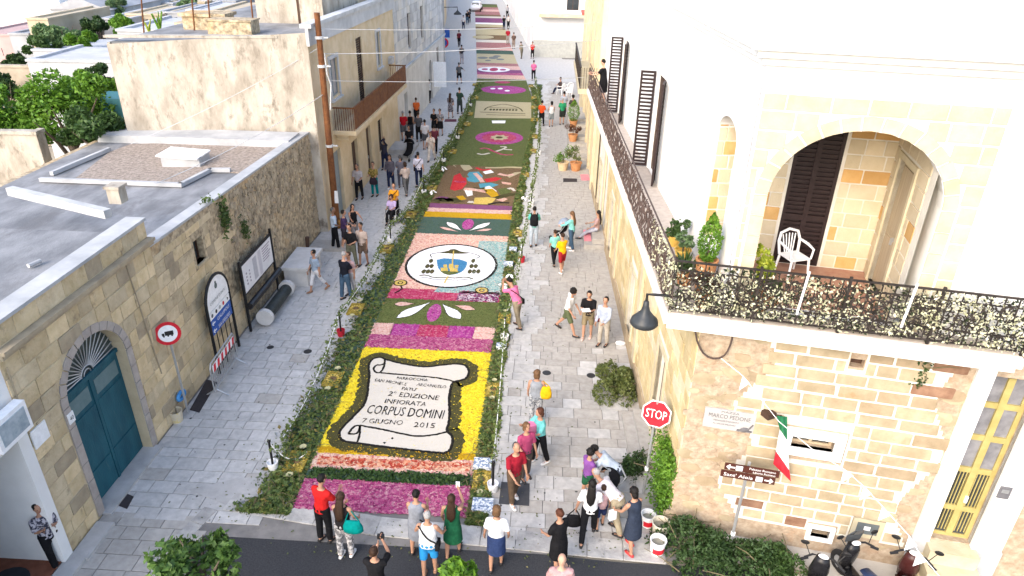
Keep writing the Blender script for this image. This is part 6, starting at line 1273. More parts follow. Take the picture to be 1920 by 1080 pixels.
# climbing plant and cut branches on the corner
def heap(name, label, cat, pos, n, size, m_, sticks=0, base=None, group=None):
    t = thing(name, label, cat, base, group=group); mb = MB(); mb.leaves(n, pos, size); mb.build('leaf', m_, t, kind='stuff')
    for k in range(sticks):
        a = Vector(pos()); q = rng.uniform(0, 6.28); L = rng.uniform(.4, .9); mb = MB(); b = a + Vector((math.cos(q) * L, math.sin(q) * L, rng.uniform(-.1, .25))); b.z = max(b.z, .05); mb.tube([a, a.lerp(b, .5) + Vector((0, 0, .05)), b], [.014, .012, .005], 5); mb.build('branch', plain('cut_twig', (.13, .11, .06), .9), t)
    return t
def dome(cx, cy, rx, ry, h, z0=.03, p=.6):
    hr = random.Random(int(cx * 100)); subs = [(hr.uniform(-.6, .6), hr.uniform(-.6, .6), hr.uniform(.25, .55), hr.uniform(.45, 1.0)) for _ in range(11)]
    def f():
        a, b, w_, hh = rng.choice(subs); q = rng.uniform(0, 6.28); r = rng.random() ** .5 * 1.1; s = h * hh * max(0, 1 - r ** 2) * (.6 + .5 * rng.random()) + abs(rng.gauss(0, .05)); return (cx + rx * (a + w_ * r * math.cos(q)), cy + ry * (b + w_ * r * math.sin(q)), z0 + s)
    return f
heap('branch_pile', 'heap of cut leafy branches piled before the stone wall', 'branch pile', dome(4.05, 10.72, 1.35, .75, .75), 6500, (.06, .12), l_dk, 26, (4.05, 10.72, 0)); 
heap('branch_pile', 'smaller heap of paler cut greenery at the end of the branch heap', 'branch pile', dome(5.1, 10.6, .75, .6, .55), 2600, (.06, .12), l_md, 8, (5.1, 10.6, 0))
heap('branch_pile', 'mound of olive green cuttings against the side wall', 'branch pile', dome(2.35, 17.0, .68, 1.1, .5), 3000, (.07, .13), l_ol, 6, (2.35, 17, 0))
heap('climbing_plant', 'bright green climbing plant on the house corner beside the STOP pole', 'plant', lambda: tuple(fS.P(max(.0, rng.gauss(.55, .35)), .1 + 1.7 * rng.random() ** .9, abs(rng.gauss(.12, .12)))), 3200, (.06, .11), l_br, 0, (3.0, 12, 0))
heap('shrub', 'dark grey-green shrub behind the STOP pole at the step end', 'shrub', dome(2.45, 13.25, .4, .45, .6), 1300, (.05, .1), l_dk, 3, (2.45, 13.25, 0))
heap('wall_plant', 'thin weed hanging from the wall under the balcony slab', 'plant', lambda: tuple(fF.P(3.95 + rng.gauss(0, .06), 4.5 + .75 * rng.random(), abs(rng.gauss(.05, .02)))), 90, (.05, .1), l_dk, 2, tuple(fF.P(3.95, 4.5, 0)))
def pot_plant(label, loc, r, h, potm, kind, m_, PR_=.2, PH=.26, seed=0, group=None):
    t = thing('potted_plant', label, 'potted plant', tuple(loc), group=group); mb = MB(); mb.lathe([(0, 0), (PR_ * .7, 0), (PR_, PH), (PR_ * 1.08, PH), (PR_ * 1.08, PH + .03), (PR_ * .9, PH + .03), (PR_ * .85, PH - .03), (0, PH - .03)], (0, 0, 0), 16); mb.build('pot', potm, t, local=True)
    cb = MB(); rr2 = random.Random(seed); n = 900
    if kind == 'cone':
        for k in range(1300): z = PH + h * rr2.random(); q = rr2.uniform(0, 6.28); rad = r * math.sin(math.pi * min(1, (z - PH) / h * .85 + .15)) * rr2.uniform(.7, 1.05); cb.v, cb.f; rng_p = (rad * math.cos(q), rad * math.sin(q), z); cb.leaves(1, lambda: rng_p, (.05, .09))
    elif kind == 'spike':
        for k in range(70): q = rr2.uniform(0, 6.28); L = r * rr2.uniform(.7, 1.3); d = Vector((math.cos(q), math.sin(q), rr2.uniform(.4, 1.6))).normalized() * L; w_ = Vector((-math.sin(q), math.cos(q), 0)) * .018; b = Vector((0, 0, PH)); cb.add([b - w_, b + w_, b + d * .6 + w_ + Vector((0, 0, .04)), b + d, b + d * .6 - w_ + Vector((0, 0, .04))], [(0, 1, 2, 3, 4)])
    else: crown(cb, (0, 0, PH + h * .5), r, 700, (.05, .11), 7, seed, h / (2 * r))
    cb.build('foliage', m_, t, local=True, kind='stuff'); sm = MB(); sm.tube([(0, 0, PH - .05), (0, 0, PH + h * .5)], .02, 6); sm.build('stem', plain('bark', (.1, .08, .06)), t, local=True); return t
m_terra = mat('terracotta', (.42, .19, .08), (.52, .26, .12), scale=5); m_ypot = plain('yellow_pot', (.60, .38, .08), .6)
q = gp(1290, 438, 5.65); pot_plant('grey-green succulent in a yellow pot on the balcony floor', (2.98, q.y - 1.5, 5.65), .26, .4, m_ypot, 'bush', l_gr, .17, .24, 1)
pot_plant('flowering plant in a yellow pot on the balcony', (2.92, q.y - .7, 5.65), .26, .55, m_ypot, 'bush', l_md, .16, .22, 2); pot_plant('spiky green plant in a terracotta pot at the balcony corner', (2.85, 12.5, 5.65), .42, .4, m_terra, 'spike', l_md, .18, .24, 3)
pot_plant('clipped oval conifer in a terracotta pot before the white pillar', (3.12, 12.05, 5.65), .22, .95, m_terra, 'cone', l_br, .2, .72, 4); pot_plant('dark red-brown leafed plant in a terracotta pot beside the clipped conifer', (3.05, 11.6, 5.65), .25, .5, m_terra, 'bush', l_rd, .18, .26, 5)
pot_plant('yellow variegated shrub in a pot beside the white chair', (4.05, 11.55, 5.65), .24, 1.1, m_terra, 'bush', l_ye, .18, .3, 6); pot_plant('broad-leafed dark green plant at the foot of the yellow shrub', (4.35, 11.75, 5.65), .24, .35, m_terra, 'bush', l_md, .15, .2, 7)
for (px, py, lab) in ((1055, 319, 'round bright green shrub in a pale pot beside the wider terracotta one'), (1079, 320, 'wide olive green shrub in a terracotta pot at the stair foot')):
    c = gp(px, py); pot_plant(lab, c, .55, .95, m_terra if px > 1060 else plain('pale_pot', (.55, .42, .26)), 'bush', l_br if px < 1060 else l_ol, .32, .45, px)
pot_plant('tall narrow bright green shrub in a pot on the stair landing', (1.65, 43.0, .95), .38, 1.3, m_terra, 'cone', l_br, .25, .4, 8); pot_plant('red-brown leafy plant in a pot on the staircase', (1.6, 41.2, .55), .5, .8, m_terra, 'bush', l_rd, .28, .4, 9)
# ================================================================ balcony chair
def plastic_chair(label, loc, rz, group=None):
    t = thing('plastic_chair', label, 'chair', tuple(loc), rz, group=group); mb = MB(); mb.box((0, 0, .42), (.44, .42, .03)); mb.build('seat', m_whitep, t, local=True)
    for sx in (-1, 1):
        for sy in (-1, 1): mb = MB(); mb.tube([(sx * .2, sy * .19, .42), (sx * .24, sy * .22, 0)], [.028, .02], 6); mb.build('leg', m_whitep, t, local=True)
        mb = MB(); mb.tube([(sx * .23, .2, .42), (sx * .26, .2, .62), (sx * .27, 0, .66), (sx * .25, -.2, .68)], [.02, .024, .028, .024], 6); mb.build('armrest', m_whitep, t, local=True)
    mb = MB(); mb.tube([(-.22, -.19, .42), (-.25, -.24, .68), (-.2, -.28, .84), (0, -.3, .90), (.2, -.28, .84), (.25, -.24, .68), (.22, -.19, .42)], .028, 8, ref=(0, 1, 0)); b = mb.build('backrest', m_whitep, t, local=True)
    for k in range(-2, 3): s = MB(); s.tube([(k * .045, -.2, .43), (k * .075, -.28, .82 - abs(k) * .01)], .013, 5); s.build('back_slat', m_whitep, b, local=True)
    return t
c = gp(1478, 497, 5.66); plastic_chair('white plastic armchair in the porch before the dark door', (5.1, 13.05, 5.66), math.pi + .35)
for i, (x, y, rz) in enumerate(((1.0, 57.0, 1.2), (1.7, 57.6, .4), (1.6, 55.9, 2.0))): plastic_chair('white plastic chair set out near the balcony end by the side street', (x, y, .01), rz, 'chairs by the side street')
# buckets and litter
def bucket(px, py, lab, r=.17, h=.34, lbl=True, m_=None):
    c = gp(px, py); t = thing('bucket', lab, 'bucket', (c.x, c.y, .03)); mb = MB(); mb.lathe([(0, 0), (r * .82, 0), (r, h), (r * 1.06, h), (r * 1.06, h + .02), (r * .93, h + .02), (r * .88, h - .12), (0, h - .12)], (0, 0, 0), 20); mb.build('body', m_ or m_pot, t, local=True)
    mb = MB(); mb.lathe([(0, h - .1), (r * .86, h - .1)], (0, 0, 0), 16); mb.build('water', plain('bucket_inside', (.22, .21, .17), .3), t, local=True)
    if lbl: mb = MB(); mb.lathe([(r * .86, .05), (r * .93, .2)], (0, 0, 0), 20, -2.4, -.6); mb.v = [(x * 1.03, y * 1.03, z) for x, y, z in mb.v]; mb.build('red_label', m_red, t, local=True)
    mb = MB(); mb.tube([(r * math.cos(q), -.02 - r * 1.02 * math.sin(q) * .25, h - r * math.sin(q) * .6) for q in [math.pi * i / 10 for i in range(11)]], .006, 4); mb.build('handle', m_steel, t, local=True)
bucket(1231, 1036, 'white plastic bucket with a red label at the asphalt edge'); bucket(1236, 1003, 'cream plastic bucket behind the red labelled bucket', .19, .34, False, plain('bucket_cream', (.62, .57, .46), .5)); bucket(1213, 985, 'white bucket half hidden beside the woman in navy', .16, .3)
mb = MB(); c = gp(1163, 646); mb.ball((c.x, c.y, .06), (.17, .13, .05), 8, 5); single(mb, 'plastic_bag', m_whitep, 'crumpled white plastic bag on the paving by the side wall', 'bag')
# steps with the pink mat where a woman sits
t = thing('entrance_step', 'stone entrance step with a pink mat under the seated woman', 'step', (2.2, 27.5, 0)); mb = MB(); mb.bx(1.75, 2.62, 26.6, 28.9, 0, .22); mb.bx(2.1, 2.62, 26.75, 28.75, .22, .44); mb.build('tread', m_tile2, t); mb = MB(); mb.bx(1.78, 2.08, 27.0, 28.2, .222, .24); mb.build('pink_mat', plain('pink_mat', (.62, .22, .25)), t)
# ================================================================ scooters
def scooter(label, loc, rz, cA_, cB_, screen=True):
    t = thing('motor_scooter', label, 'scooter', tuple(loc), rz, group='scooters parked by the pavement'); bk = plain('scooter_' + cA_[0], cA_[1], .25); m2 = plain('scooter_' + cB_[0], cB_[1], .3)
    for y in (.62, -.62):
        mb = MB(); mb.tube([(0, y + .2 * math.cos(q), .26 + .2 * math.sin(q)) for q in [2 * math.pi * i / 18 for i in range(18)]], .065, 8, ref=(1, 0, 0), closed=True); wh = mb.build('wheel', plain('tyre', (.015, .015, .016), .8), t, local=True); mb = MB(); mb.tube([(-.03, y, .26), (.03, y, .26)], .15, 16); mb.build('rim', m_steel, wh, local=True)
    mb = MB(); mb.tube([(0, .5, .32), (0, .46, .6), (0, .42, .85), (0, .44, 1.0)], [(.16, .1), (.19, .1), (.16, .10), (.12, .10)], 10); mb.tube([(0, .45, .3), (0, .1, .3), (0, -.2, .34)], [(.17, .05)] * 3, 8); mb.tube([(0, -.05, .45), (0, -.3, .55), (0, -.65, .62), (0, -.9, .66)], [(.14, .14), (.19, .18), (.18, .14), (.08, .06)], 10); mb.build('body', bk, t, local=True, smooth=True)
    mb = MB(); mb.tube([(0, 0, .74), (0, -.3, .77), (0, -.62, .83), (0, -.8, .82)], [(.11, .04), (.15, .06), (.14, .05), (.08, .03)], 10); mb.build('seat', m2, t, local=True, smooth=True)
    mb = MB(); mb.tube([(-.34, .28, 1.0), (-.2, .38, 1.04), (0, .42, 1.03), (.2, .38, 1.04), (.34, .28, 1.0)], .022, 8); mb.build('handlebar', m_black, t, local=True)
    for s in (-1, 1):
        mb = MB(); mb.tube([(s * .25, .34, 1.04), (s * .36, .42, 1.22)], .009, 5); mb.ball((s * .38, .42, 1.25), (.085, .02, .055)); mr = mb.build('mirror', m_black, t, local=True)
        mb = MB(); mb.tube([(s * .28, .3, 1.0), (s * .4, .22, .98)], .03, 8); mb.build('grip', m_black, t, local=True)
    mb = MB(); mb.ball((0, .52, .92), (.09, .06, .08)); mb.build('headlight', m_steel, t, local=True, smooth=True); mb = MB(); mb.ball((0, .38, 1.06), (.10, .06, .035)); mb.build('dial', m_whitep, t, local=True)
    if screen: mb = MB(); mb.tube([(0, .5, 1.0), (0, .48, 1.2), (0, .42, 1.36)], [(.17, .01), (.19, .01), (.12, .008)], 10); mb.build('windscreen', plain('smoked_screen', (.05, .055, .06), .1), t, local=True)
    mb = MB(); mb.tube([(.12, 0, .2), (.16, -.1, .0)], .012, 5); mb.build('stand', m_black, t, local=True); return t
BK = ('black', (.012, .012, .014)); DR = ('dark_red', (.045, .012, .011)); GY = ('grey_seat', (.10, .11, .12)); BL = ('blue_seat', (.03, .05, .12))
scooter('black motor scooter with a smoked windscreen and bluish seat', (6.62, 10.0, .0), .25, BK, BL); scooter('black and dark red scooter with a silver front under the pennants', (7.4, 9.85, 0), -.5, DR, GY, False); scooter('low black scooter with a silver handlebar beside the branch heap', (5.62, 9.62, 0), -.35, BK, GY, False)
# ================================================================ signs and lamp further up the street
t = thing('blue_sign', 'blue rectangular sign above a round no-parking sign on a far pole', 'road sign', (-8.4, 66, 0)); p = at(833, 62, 66); b = Vector((p.x, 66, 0)); mb = MB(); mb.tube([b, (p.x, 66, p.z + .5)], .05, 8); mb.build('pole', m_steel, t); mb = MB(); mb.box((p.x, 65.94, p.z), (1.0, .04, .75)); mb.build('blue_board', m_signb, t); mb = MB(); q = at(832, 80, 66); disc(mb, (q.x, 65.93, q.z), (0, -1, 0), .45, .02); rd = mb.build('round_sign', m_red, t); mb = MB(); disc(mb, (q.x, 65.91, q.z), (0, -1, 0), .32, .02); mb.build('blue_face', m_signb, rd)
p = at(858, 26, 70); t = thing('wall_lamp', 'dark wall lamp on a long bracket by the ochre town house', 'lamp', tuple(p)); mb = MB(); mb.lathe([(.03, .35), (.1, .25), (.35, .05), (.38, -.05), (0, -.02)], (0, 0, 0), 16); mb.build('shade', m_dark, t, local=True); mb = MB(); mb.tube([(0, 0, .35), (0, 0, .6), (-1.4, 0, .55)], .04, 6); mb.build('bracket', m_dark, t, local=True)
mb = MB(); q0 = fE.P(11.0, 1.2, .35); q1 = fE.P(11.0, 3.0, .35); mb.add([q0, q0 + Vector((.95, -.1, 0)), q1 + Vector((.95, -.1, 0)), q1, q0 + Vector((0, .05, 0)), q0 + Vector((.95, -.05, 0)), q1 + Vector((.95, -.05, 0)), q1 + Vector((0, .05, 0))], [(0, 1, 2, 3), (7, 6, 5, 4), (0, 4, 5, 1), (1, 5, 6, 2), (2, 6, 7, 3), (3, 7, 4, 0)]); single(mb, 'hanging_sheet', plain('sheet_white', (.66, .70, .76), .9), 'white cloth banner hung beside the arched doorway', 'banner')
def far_car():
    c = Vector((-11.9, 118, 0)); t = thing('parked_car', 'white car standing at the far end of the carpet', 'car', tuple(c)); mb = MB(); mb.tube([(0, -2, .55), (0, -1.7, .6), (0, 1.6, .6), (0, 2, .55)], [(.7, .25), (.85, .35), (.85, .35), (.75, .28)], 12); mb.tube([(0, -1.3, .8), (0, -.8, 1.15), (0, .9, 1.18), (0, 1.4, .85)], [(.75, .1), (.68, .28), (.68, .28), (.75, .1)], 12); mb.build('body', plain('car_white', (.75, .75, .76), .3), t, local=True, smooth=True)
    for sx in (-1, 1):
        for y in (-1.3, 1.3): mb = MB(); mb.tube([(sx * .72, y, .32), (sx * .88, y, .32)], .32, 16); mb.build('wheel', plain('tyre', (.015, .015, .016)), t, local=True)
    mb = MB(); mb.box((0, -1.12, 1.12), (1.1, .05, .42), rot=Matrix.Rotation(-.5, 3, 'X')); mb.build('windscreen', m_glass, t, local=True)
far_car()
# ================================================================ the town behind
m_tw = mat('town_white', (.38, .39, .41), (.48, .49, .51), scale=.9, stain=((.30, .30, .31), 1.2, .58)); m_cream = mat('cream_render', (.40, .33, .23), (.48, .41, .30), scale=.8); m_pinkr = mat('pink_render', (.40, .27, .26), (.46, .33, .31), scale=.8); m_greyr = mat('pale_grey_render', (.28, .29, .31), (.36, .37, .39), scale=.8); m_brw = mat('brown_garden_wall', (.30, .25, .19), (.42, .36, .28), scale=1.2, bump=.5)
def town(label, px0, px1, pyt, Y, dep, m_, wins=(), pitched=False, name='background_house'):
    a, b = at(px0, pyt, Y), at(px1, pyt, Y); z = max(a.z, b.z) if abs(a.z - b.z) < 1.5 else (a.z + b.z) / 2; h = thing(name, label, 'house' if 'wall' not in name else 'wall', ((a.x + b.x) / 2, Y, 0), group='houses of the town behind the roofs'); mb = MB()
    fr = Fr((a.x, Y), (1, .06), (0, -1)); L = b.x - a.x; ops = []
    for (wx0, wy0, wx1, wy1) in wins:
        (u0, z1), (u1, z0) = fr.px(wx0, wy0), fr.px(wx1, wy1); u0, u1 = sorted((u0, u1)); z0, z1 = sorted((z0, z1))
        if u0 > .05 and u1 < L - .05 and z0 > .05 and z1 < z - .05: ops.append((u0, u1, z0, z1, 0))
    wall_panel(mb, fr, 0, L, 0, z, ops, .15); B = [fr.P(0, 0), fr.P(L, 0), fr.P(L, 0, -dep), fr.P(0, 0, -dep)]; T = [v + Vector((0, 0, z)) for v in B]; mb.add([B[1], B[2], T[2], T[1]], [(0, 1, 2, 3)]); mb.add([B[3], B[0], T[0], T[3]], [(0, 1, 2, 3)]); mb.add([B[2], B[3], T[3], T[2]], [(0, 1, 2, 3)]); mb.add(T, [(0, 1, 2, 3)]); mb.build('wall', m_, h)
    cp = MB(); fr.box(cp, -.05, L + .05, z, z + .12, -.3, .06); fr.box(cp, -.05, .2, z, z + .12, -dep, -.3); fr.box(cp, L - .2, L + .05, z, z + .12, -dep, -.3); cp.build('parapet', m_, h)
    for o in ops: window(h, fr, o, m_greydoor, m_glass, .1, (o[1] - o[0]) > .5)
    if pitched: rf = MB(); A = fr.P(-.1, z, .1); R_ = [fr.P(-.2, z + .1, .15), fr.P(L + .2, z + .1, .15), fr.P(L + .2, z + .1, -dep), fr.P(-.2, z + .1, -dep), fr.P(L / 2, z + L * .22, .15), fr.P(L / 2, z + L * .22, -dep)]; rf.add(R_, [(0, 1, 4), (1, 2, 5, 4), (2, 3, 5), (3, 0, 4, 5), (3, 2, 1, 0)]); rf.build('roof', m_greyr, h)
    return h
town('added blank white building standing in for the bright sky', -120, 95, -25, 62, 12, m_white); town('pinkish house at the town edge beside a pale grey one', -60, 17, 68, 50, 8, m_pinkr, [(2, 90, 8, 105)]); town('pale grey house between pink and yellow houses', 17, 52, 66, 49, 8, m_greyr, [(32, 95, 40, 108)])  # the blank white building is added, its clipped wall stands for bright sky
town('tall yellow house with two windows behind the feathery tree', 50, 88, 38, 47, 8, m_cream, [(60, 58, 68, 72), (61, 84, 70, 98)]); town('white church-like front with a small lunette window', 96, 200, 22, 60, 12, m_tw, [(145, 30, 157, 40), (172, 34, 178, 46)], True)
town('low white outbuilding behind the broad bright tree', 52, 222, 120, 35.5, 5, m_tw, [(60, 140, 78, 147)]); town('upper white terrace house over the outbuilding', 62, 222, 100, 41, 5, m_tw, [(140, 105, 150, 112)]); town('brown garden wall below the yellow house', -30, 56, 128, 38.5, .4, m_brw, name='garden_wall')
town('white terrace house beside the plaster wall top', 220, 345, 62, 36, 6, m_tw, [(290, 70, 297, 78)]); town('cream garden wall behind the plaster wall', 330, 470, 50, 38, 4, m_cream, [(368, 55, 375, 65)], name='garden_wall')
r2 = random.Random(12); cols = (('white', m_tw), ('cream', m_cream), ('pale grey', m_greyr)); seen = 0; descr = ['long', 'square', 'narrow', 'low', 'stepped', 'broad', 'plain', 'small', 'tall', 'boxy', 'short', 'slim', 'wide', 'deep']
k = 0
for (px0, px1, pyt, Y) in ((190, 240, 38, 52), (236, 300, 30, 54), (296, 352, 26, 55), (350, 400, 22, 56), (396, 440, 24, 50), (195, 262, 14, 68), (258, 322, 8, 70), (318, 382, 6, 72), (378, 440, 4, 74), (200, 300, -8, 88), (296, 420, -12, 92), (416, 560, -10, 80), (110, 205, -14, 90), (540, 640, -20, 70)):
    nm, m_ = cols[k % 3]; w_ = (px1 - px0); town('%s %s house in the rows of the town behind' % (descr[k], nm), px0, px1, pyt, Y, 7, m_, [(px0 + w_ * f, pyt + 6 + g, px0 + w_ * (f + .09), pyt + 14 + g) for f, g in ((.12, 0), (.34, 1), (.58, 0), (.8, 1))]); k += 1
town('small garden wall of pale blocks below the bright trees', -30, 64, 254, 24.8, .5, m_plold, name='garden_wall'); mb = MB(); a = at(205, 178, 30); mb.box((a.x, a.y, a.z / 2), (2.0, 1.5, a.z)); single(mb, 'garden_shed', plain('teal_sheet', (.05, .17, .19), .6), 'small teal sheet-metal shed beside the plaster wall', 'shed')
# poles on the roof behind the plaster wall
for (px, pt, pb_, lab) in ((270, 2, 62, 'thin antenna pole on the terrace beside the cactus'), (395, 0, 55, 'leaning antenna pole on the plaster house roof'), (365, 5, 58, 'slender pole on the roof near the cream garden wall'), (475, 0, 45, 'thin bent pole by the roof room')):
    a, b = at(px, pb_, 30), at(px - 6, pt - 15, 30); mb = MB(); mb.tube([(a.x, a.y, 7.8 if px > 300 else a.z - 2), a, b], .035, 6); single(mb, 'roof_pole', m_rust, lab, 'pole')
mb = MB(); a = at(440, 62, 29.5); mb.box((a.x, a.y, 8.07), (1.8, .9, .5)); mb.box((a.x, a.y, 8.35), (1.9, 1.0, .06)); single(mb, 'roof_tank', m_rubble, 'grey cement tank lying on the plaster house roof', 'tank')

# ================================================================ people
SK = {'l': (.52, .31, .22), 'm': (.42, .23, .15), 'd': (.26, .14, .09)}
HAIR = {'black': (.010, .008, .007), 'brown': (.045, .022, .012), 'lbrown': (.16, .085, .04), 'red': (.09, .03, .015), 'grey': (.38, .37, .36), 'dkgrey': (.10, .10, .10)}
m_shoe = plain('shoe_dark', (.02, .019, .02), .6); m_shoew = plain('shoe_white', (.66, .65, .64), .6); m_eye = plain('eye_dark', (.01, .008, .008), .3); m_lip = plain('lip', (.33, .10, .09), .5)
BAKE = []
def remesh_obj(mb, name, m, parent, vox, extra=None):
    o = mb.build(name, m, parent, local=True); r = o.modifiers.new('r', 'REMESH'); r.mode = 'VOXEL'; r.voxel_size = vox; r.use_smooth_shade = True
    s = o.modifiers.new('s', 'SMOOTH'); s.factor = .5; s.iterations = 3; BAKE.append((o, extra)); return o
def rotx(a): return Matrix.Rotation(-a, 3, 'X')   # positive leans forwards (+Y)
def person(label, foot, face, h=1.68, top=('tee', (.5, .5, .5)), bot=('trousers', (.03, .03, .04)), hair=('short', 'black'), skin='m', lean=0, nod=0, twist=0, arms=None, legs=None, shoe=None, group='people visiting the flower carpet', z=0.02, seat=None, fat=1.0, bare=False):
    """arms: (forward swing, sideways, elbow bend) right then left; legs: (thigh swing, knee bend)"""
    if len(foot) == 2: foot = gp(*foot)
    if arms is None: arms = tuple((rng.uniform(-8, 22), rng.uniform(5, 13), rng.choice((10, 18, 30, 60, 80)) * rng.uniform(.8, 1.1)) for _ in (0, 1))
    if legs is None: q = rng.uniform(2, 11); legs = ((q, rng.uniform(0, 5)), (-q * .8, rng.uniform(0, 6)))
    if lean == 0 and seat is None: lean = rng.uniform(-2, 5)
    if nod == 0: nod = rng.uniform(-2, 14)
    s = h / 1.70; dist = math.hypot(foot[0], foot[1]); near = dist < 20; mid = dist < 40
    vox = .019 if near else (.027 if mid else .04)
    t = thing('person', label, 'person', (foot[0], foot[1], z), RAD(face), group=group)
    X = Vector((1, 0, 0)); V = Vector
    sk = SK[skin]; msk = mat('skin_' + skin, tuple(c * .9 for c in sk), sk, scale=12, rough=.6)
    # legs
    J = {}; lo = []
    for k, sx in ((0, 1), (1, -1)):
        th, kf = RAD(legs[k][0]), RAD(legs[k][1]); hip = V((sx * .095, 0, 0)); kn = hip + V((sx * .01, math.sin(th) * .43, -math.cos(th) * .43)); sh = th - kf; an = kn + V((0, math.sin(sh) * .42, -math.cos(sh) * .42)); J['leg', k] = (hip, kn, an, sh); lo.append(an.z)
    hz = (.085 - min(lo)) if seat is None else seat / s
    hc = V((0, -(J['leg', 0][2].y + J['leg', 1][2].y) / 2 if seat is None else 0, hz)); L_ = RAD(lean); td = V((0, math.sin(L_), math.cos(L_))); tf = V((0, math.cos(L_), -math.sin(L_)))
    def tp(d, x=0, f=0): return hc + td * d + X * x + tf * f
    hn = RAD(lean * .6 + nod); hd = V((0, math.sin(hn), math.cos(hn))); hf = V((0, math.cos(hn), -math.sin(hn))); Rt = Matrix.Rotation(RAD(twist), 3, td)
    nk = tp(.53); hcen = nk + td * .06 + hd * .12
    arm = []
    for k, sx in ((0, 1), (1, -1)):
        fw, sd_, el = (RAD(a) for a in arms[k]); shp = tp(.445, sx * .175); R_ = Matrix.Rotation(-sx * sd_, 3, 'Y'); base = L_ * .25
        def dirv(a): return R_ @ V((0, math.sin(a + base * 0), -math.cos(a)))
        e = shp + dirv(fw) * .285; wv = dirv(fw + el); wv = (wv + X * (-sx) * .35 * math.sin(min(1.4, el))).normalized(); wr = e + wv * .245; arm.append((shp, e, wr, wv, sx))
    S = lambda p: p * s
    body = MB()
    def tub(mb, path, rad, seg=10, ref=(1, 0, 0), inf=0.0):
        rr_ = [(a[0] * s + inf, a[1] * s + inf) if isinstance(a, tuple) else a * s + inf for a in rad]; mb.tube([S(p) for p in path], rr_, seg, ref)
    TR = ((-.09, .11, .085), (-.02, .155 * fat, .11 * fat), (.06, .155 * fat, .112 * fat), (.16, .14 * fat, .105 * fat), (.26, .148 * fat, .108 * fat), (.36, .168, .115), (.43, .162, .10), (.48, .115, .08), (.51, .062, .058))
    tub(body, [tp(r[0]) for r in TR] , [(r[1], r[2]) for r in TR], 12)
    tub(body, [tp(.48), nk, nk + td * .05, hcen - hd * .05], [.055, .052, .05, .052])
    HR = ((-.118, .028, .03), (-.10, .05, .058), (-.06, .066, .082), (0, .076, .094), (.05, .076, .094), (.09, .060, .075), (.112, .035, .045), (.12, .012, .015))
    tub(body, [hcen + hd * r[0] + hf * (.008 if r[0] < -.05 else 0) for r in HR], [(r[1], r[2]) for r in HR], 12)
    tub(body, [hcen + hf * .085 + hd * .02, hcen + hf * .105 - hd * .015, hcen + hf * .112 - hd * .028, hcen + hf * .085 - hd * .035], [.012, .015, .017, .012], 6)
    for sx in (-1, 1): body.ball(S(hcen + X * sx * .078 - hf * .005), (.012 * s, .02 * s, .03 * s), 6, 4)
    for (a, e, w_, wv, sx) in arm:
        tub(body, [a + X * (-sx * .03), a, a.lerp(e, .5), e, e.lerp(w_, .4), w_, w_ + wv * .05, w_ + wv * .09], [.055, .052, .045, .037, .038, .026, (.022, .040), (.018, .040)], 8, ref=(.15, 0, 1) if False else (0, 1, 0))
    for k, sx in ((0, 1), (1, -1)):
        hip, kn, an, sh = (J['leg', k][0] + hc, J['leg', k][1] + hc, J['leg', k][2] + hc, J['leg', k][3])
        tub(body, [hip + V((-sx * .02, 0, .05)), hip, hip.lerp(kn, .5), kn, kn.lerp(an, .35), an], [.085, .086, .075, .054, .056, .036], 10)
        fa = max(-.6, sh * .6) if seat is None else 0; fd = V((0, math.cos(fa), math.sin(fa) * .8)); tub(body, [an + V((0, -.05, -.035)), an + V((0, 0, -.04)), an + fd * .10 + V((0, 0, -.05)), an + fd * .17 + V((0, 0, -.058))], [(.034, .035), (.038, .042), (.044, .03), (.03, .018)], 8)
    fingers = None
    if near or mid:
        fb = MB()
        for (a, e, w_, wv, sx) in arm:
            side = (V((0, 1, 0)) - wv * wv.y); side = side.normalized() if side.length > .1 else V((0, 0, 1)); nrm = wv.cross(side); p0 = w_ + wv * .08
            for q, (o_, ln) in enumerate(((-.030, .062), (-.010, .075), (.010, .08), (.030, .07))):
                b = p0 + side * o_; m_ = b + wv * ln * .55 + nrm * (-sx) * .012; e2 = m_ + wv * ln * .4 + nrm * (-sx) * .028; fb.tube([S(b), S(m_), S(e2)], [.0095 * s, .0085 * s, .007 * s], 5)
            b = w_ + wv * .03 + side * .036; fb.tube([S(b), S(b + side * .028 + wv * .03), S(b + side * .032 + wv * .062)], [.012 * s, .0105 * s, .008 * s], 5)
        fingers = fb
    remesh_obj(body, 'body', msk, t, vox, fingers)
    # clothes
    kind, tcol = top; mt = cloth(tcol); bk, bcol = bot; mbm = cloth(bcol) if bk != 'none' else mt
    tm = MB(); i_ = .017
    lo_d = -.06 if kind not in ('dress', 'tankdress') else -.10
    tub(tm, [tp(lo_d)] + [tp(r[0]) for r in TR[1:8]] + [tp(.495)], [(.158 * fat, .118 * fat)] + [(r[1], r[2]) for r in TR[1:8]] + [(.075, .062)], 14, inf=i_)
    sl = {'tee': .55, 'polo': .55, 'tank': 0, 'long': 1.0, 'shirt': .55, 'dress': .45, 'tankdress': 0, 'hoodie': .6}[kind]
    for (a, e, w_, wv, sx) in arm:
        if sl == 0: continue
        if sl < 1: tub(tm, [a + X * (-sx * .05), a, a.lerp(e, .45), a.lerp(e, sl + .3)], [.06, .058, .054, .056], 9, inf=i_ * .8, ref=(0, 1, 0))
        else: tub(tm, [a + X * (-sx * .05), a, a.lerp(e, .5), e, e.lerp(w_, .5), w_], [.06, .058, .05, .044, .042, .036], 9, inf=i_ * .7, ref=(0, 1, 0))
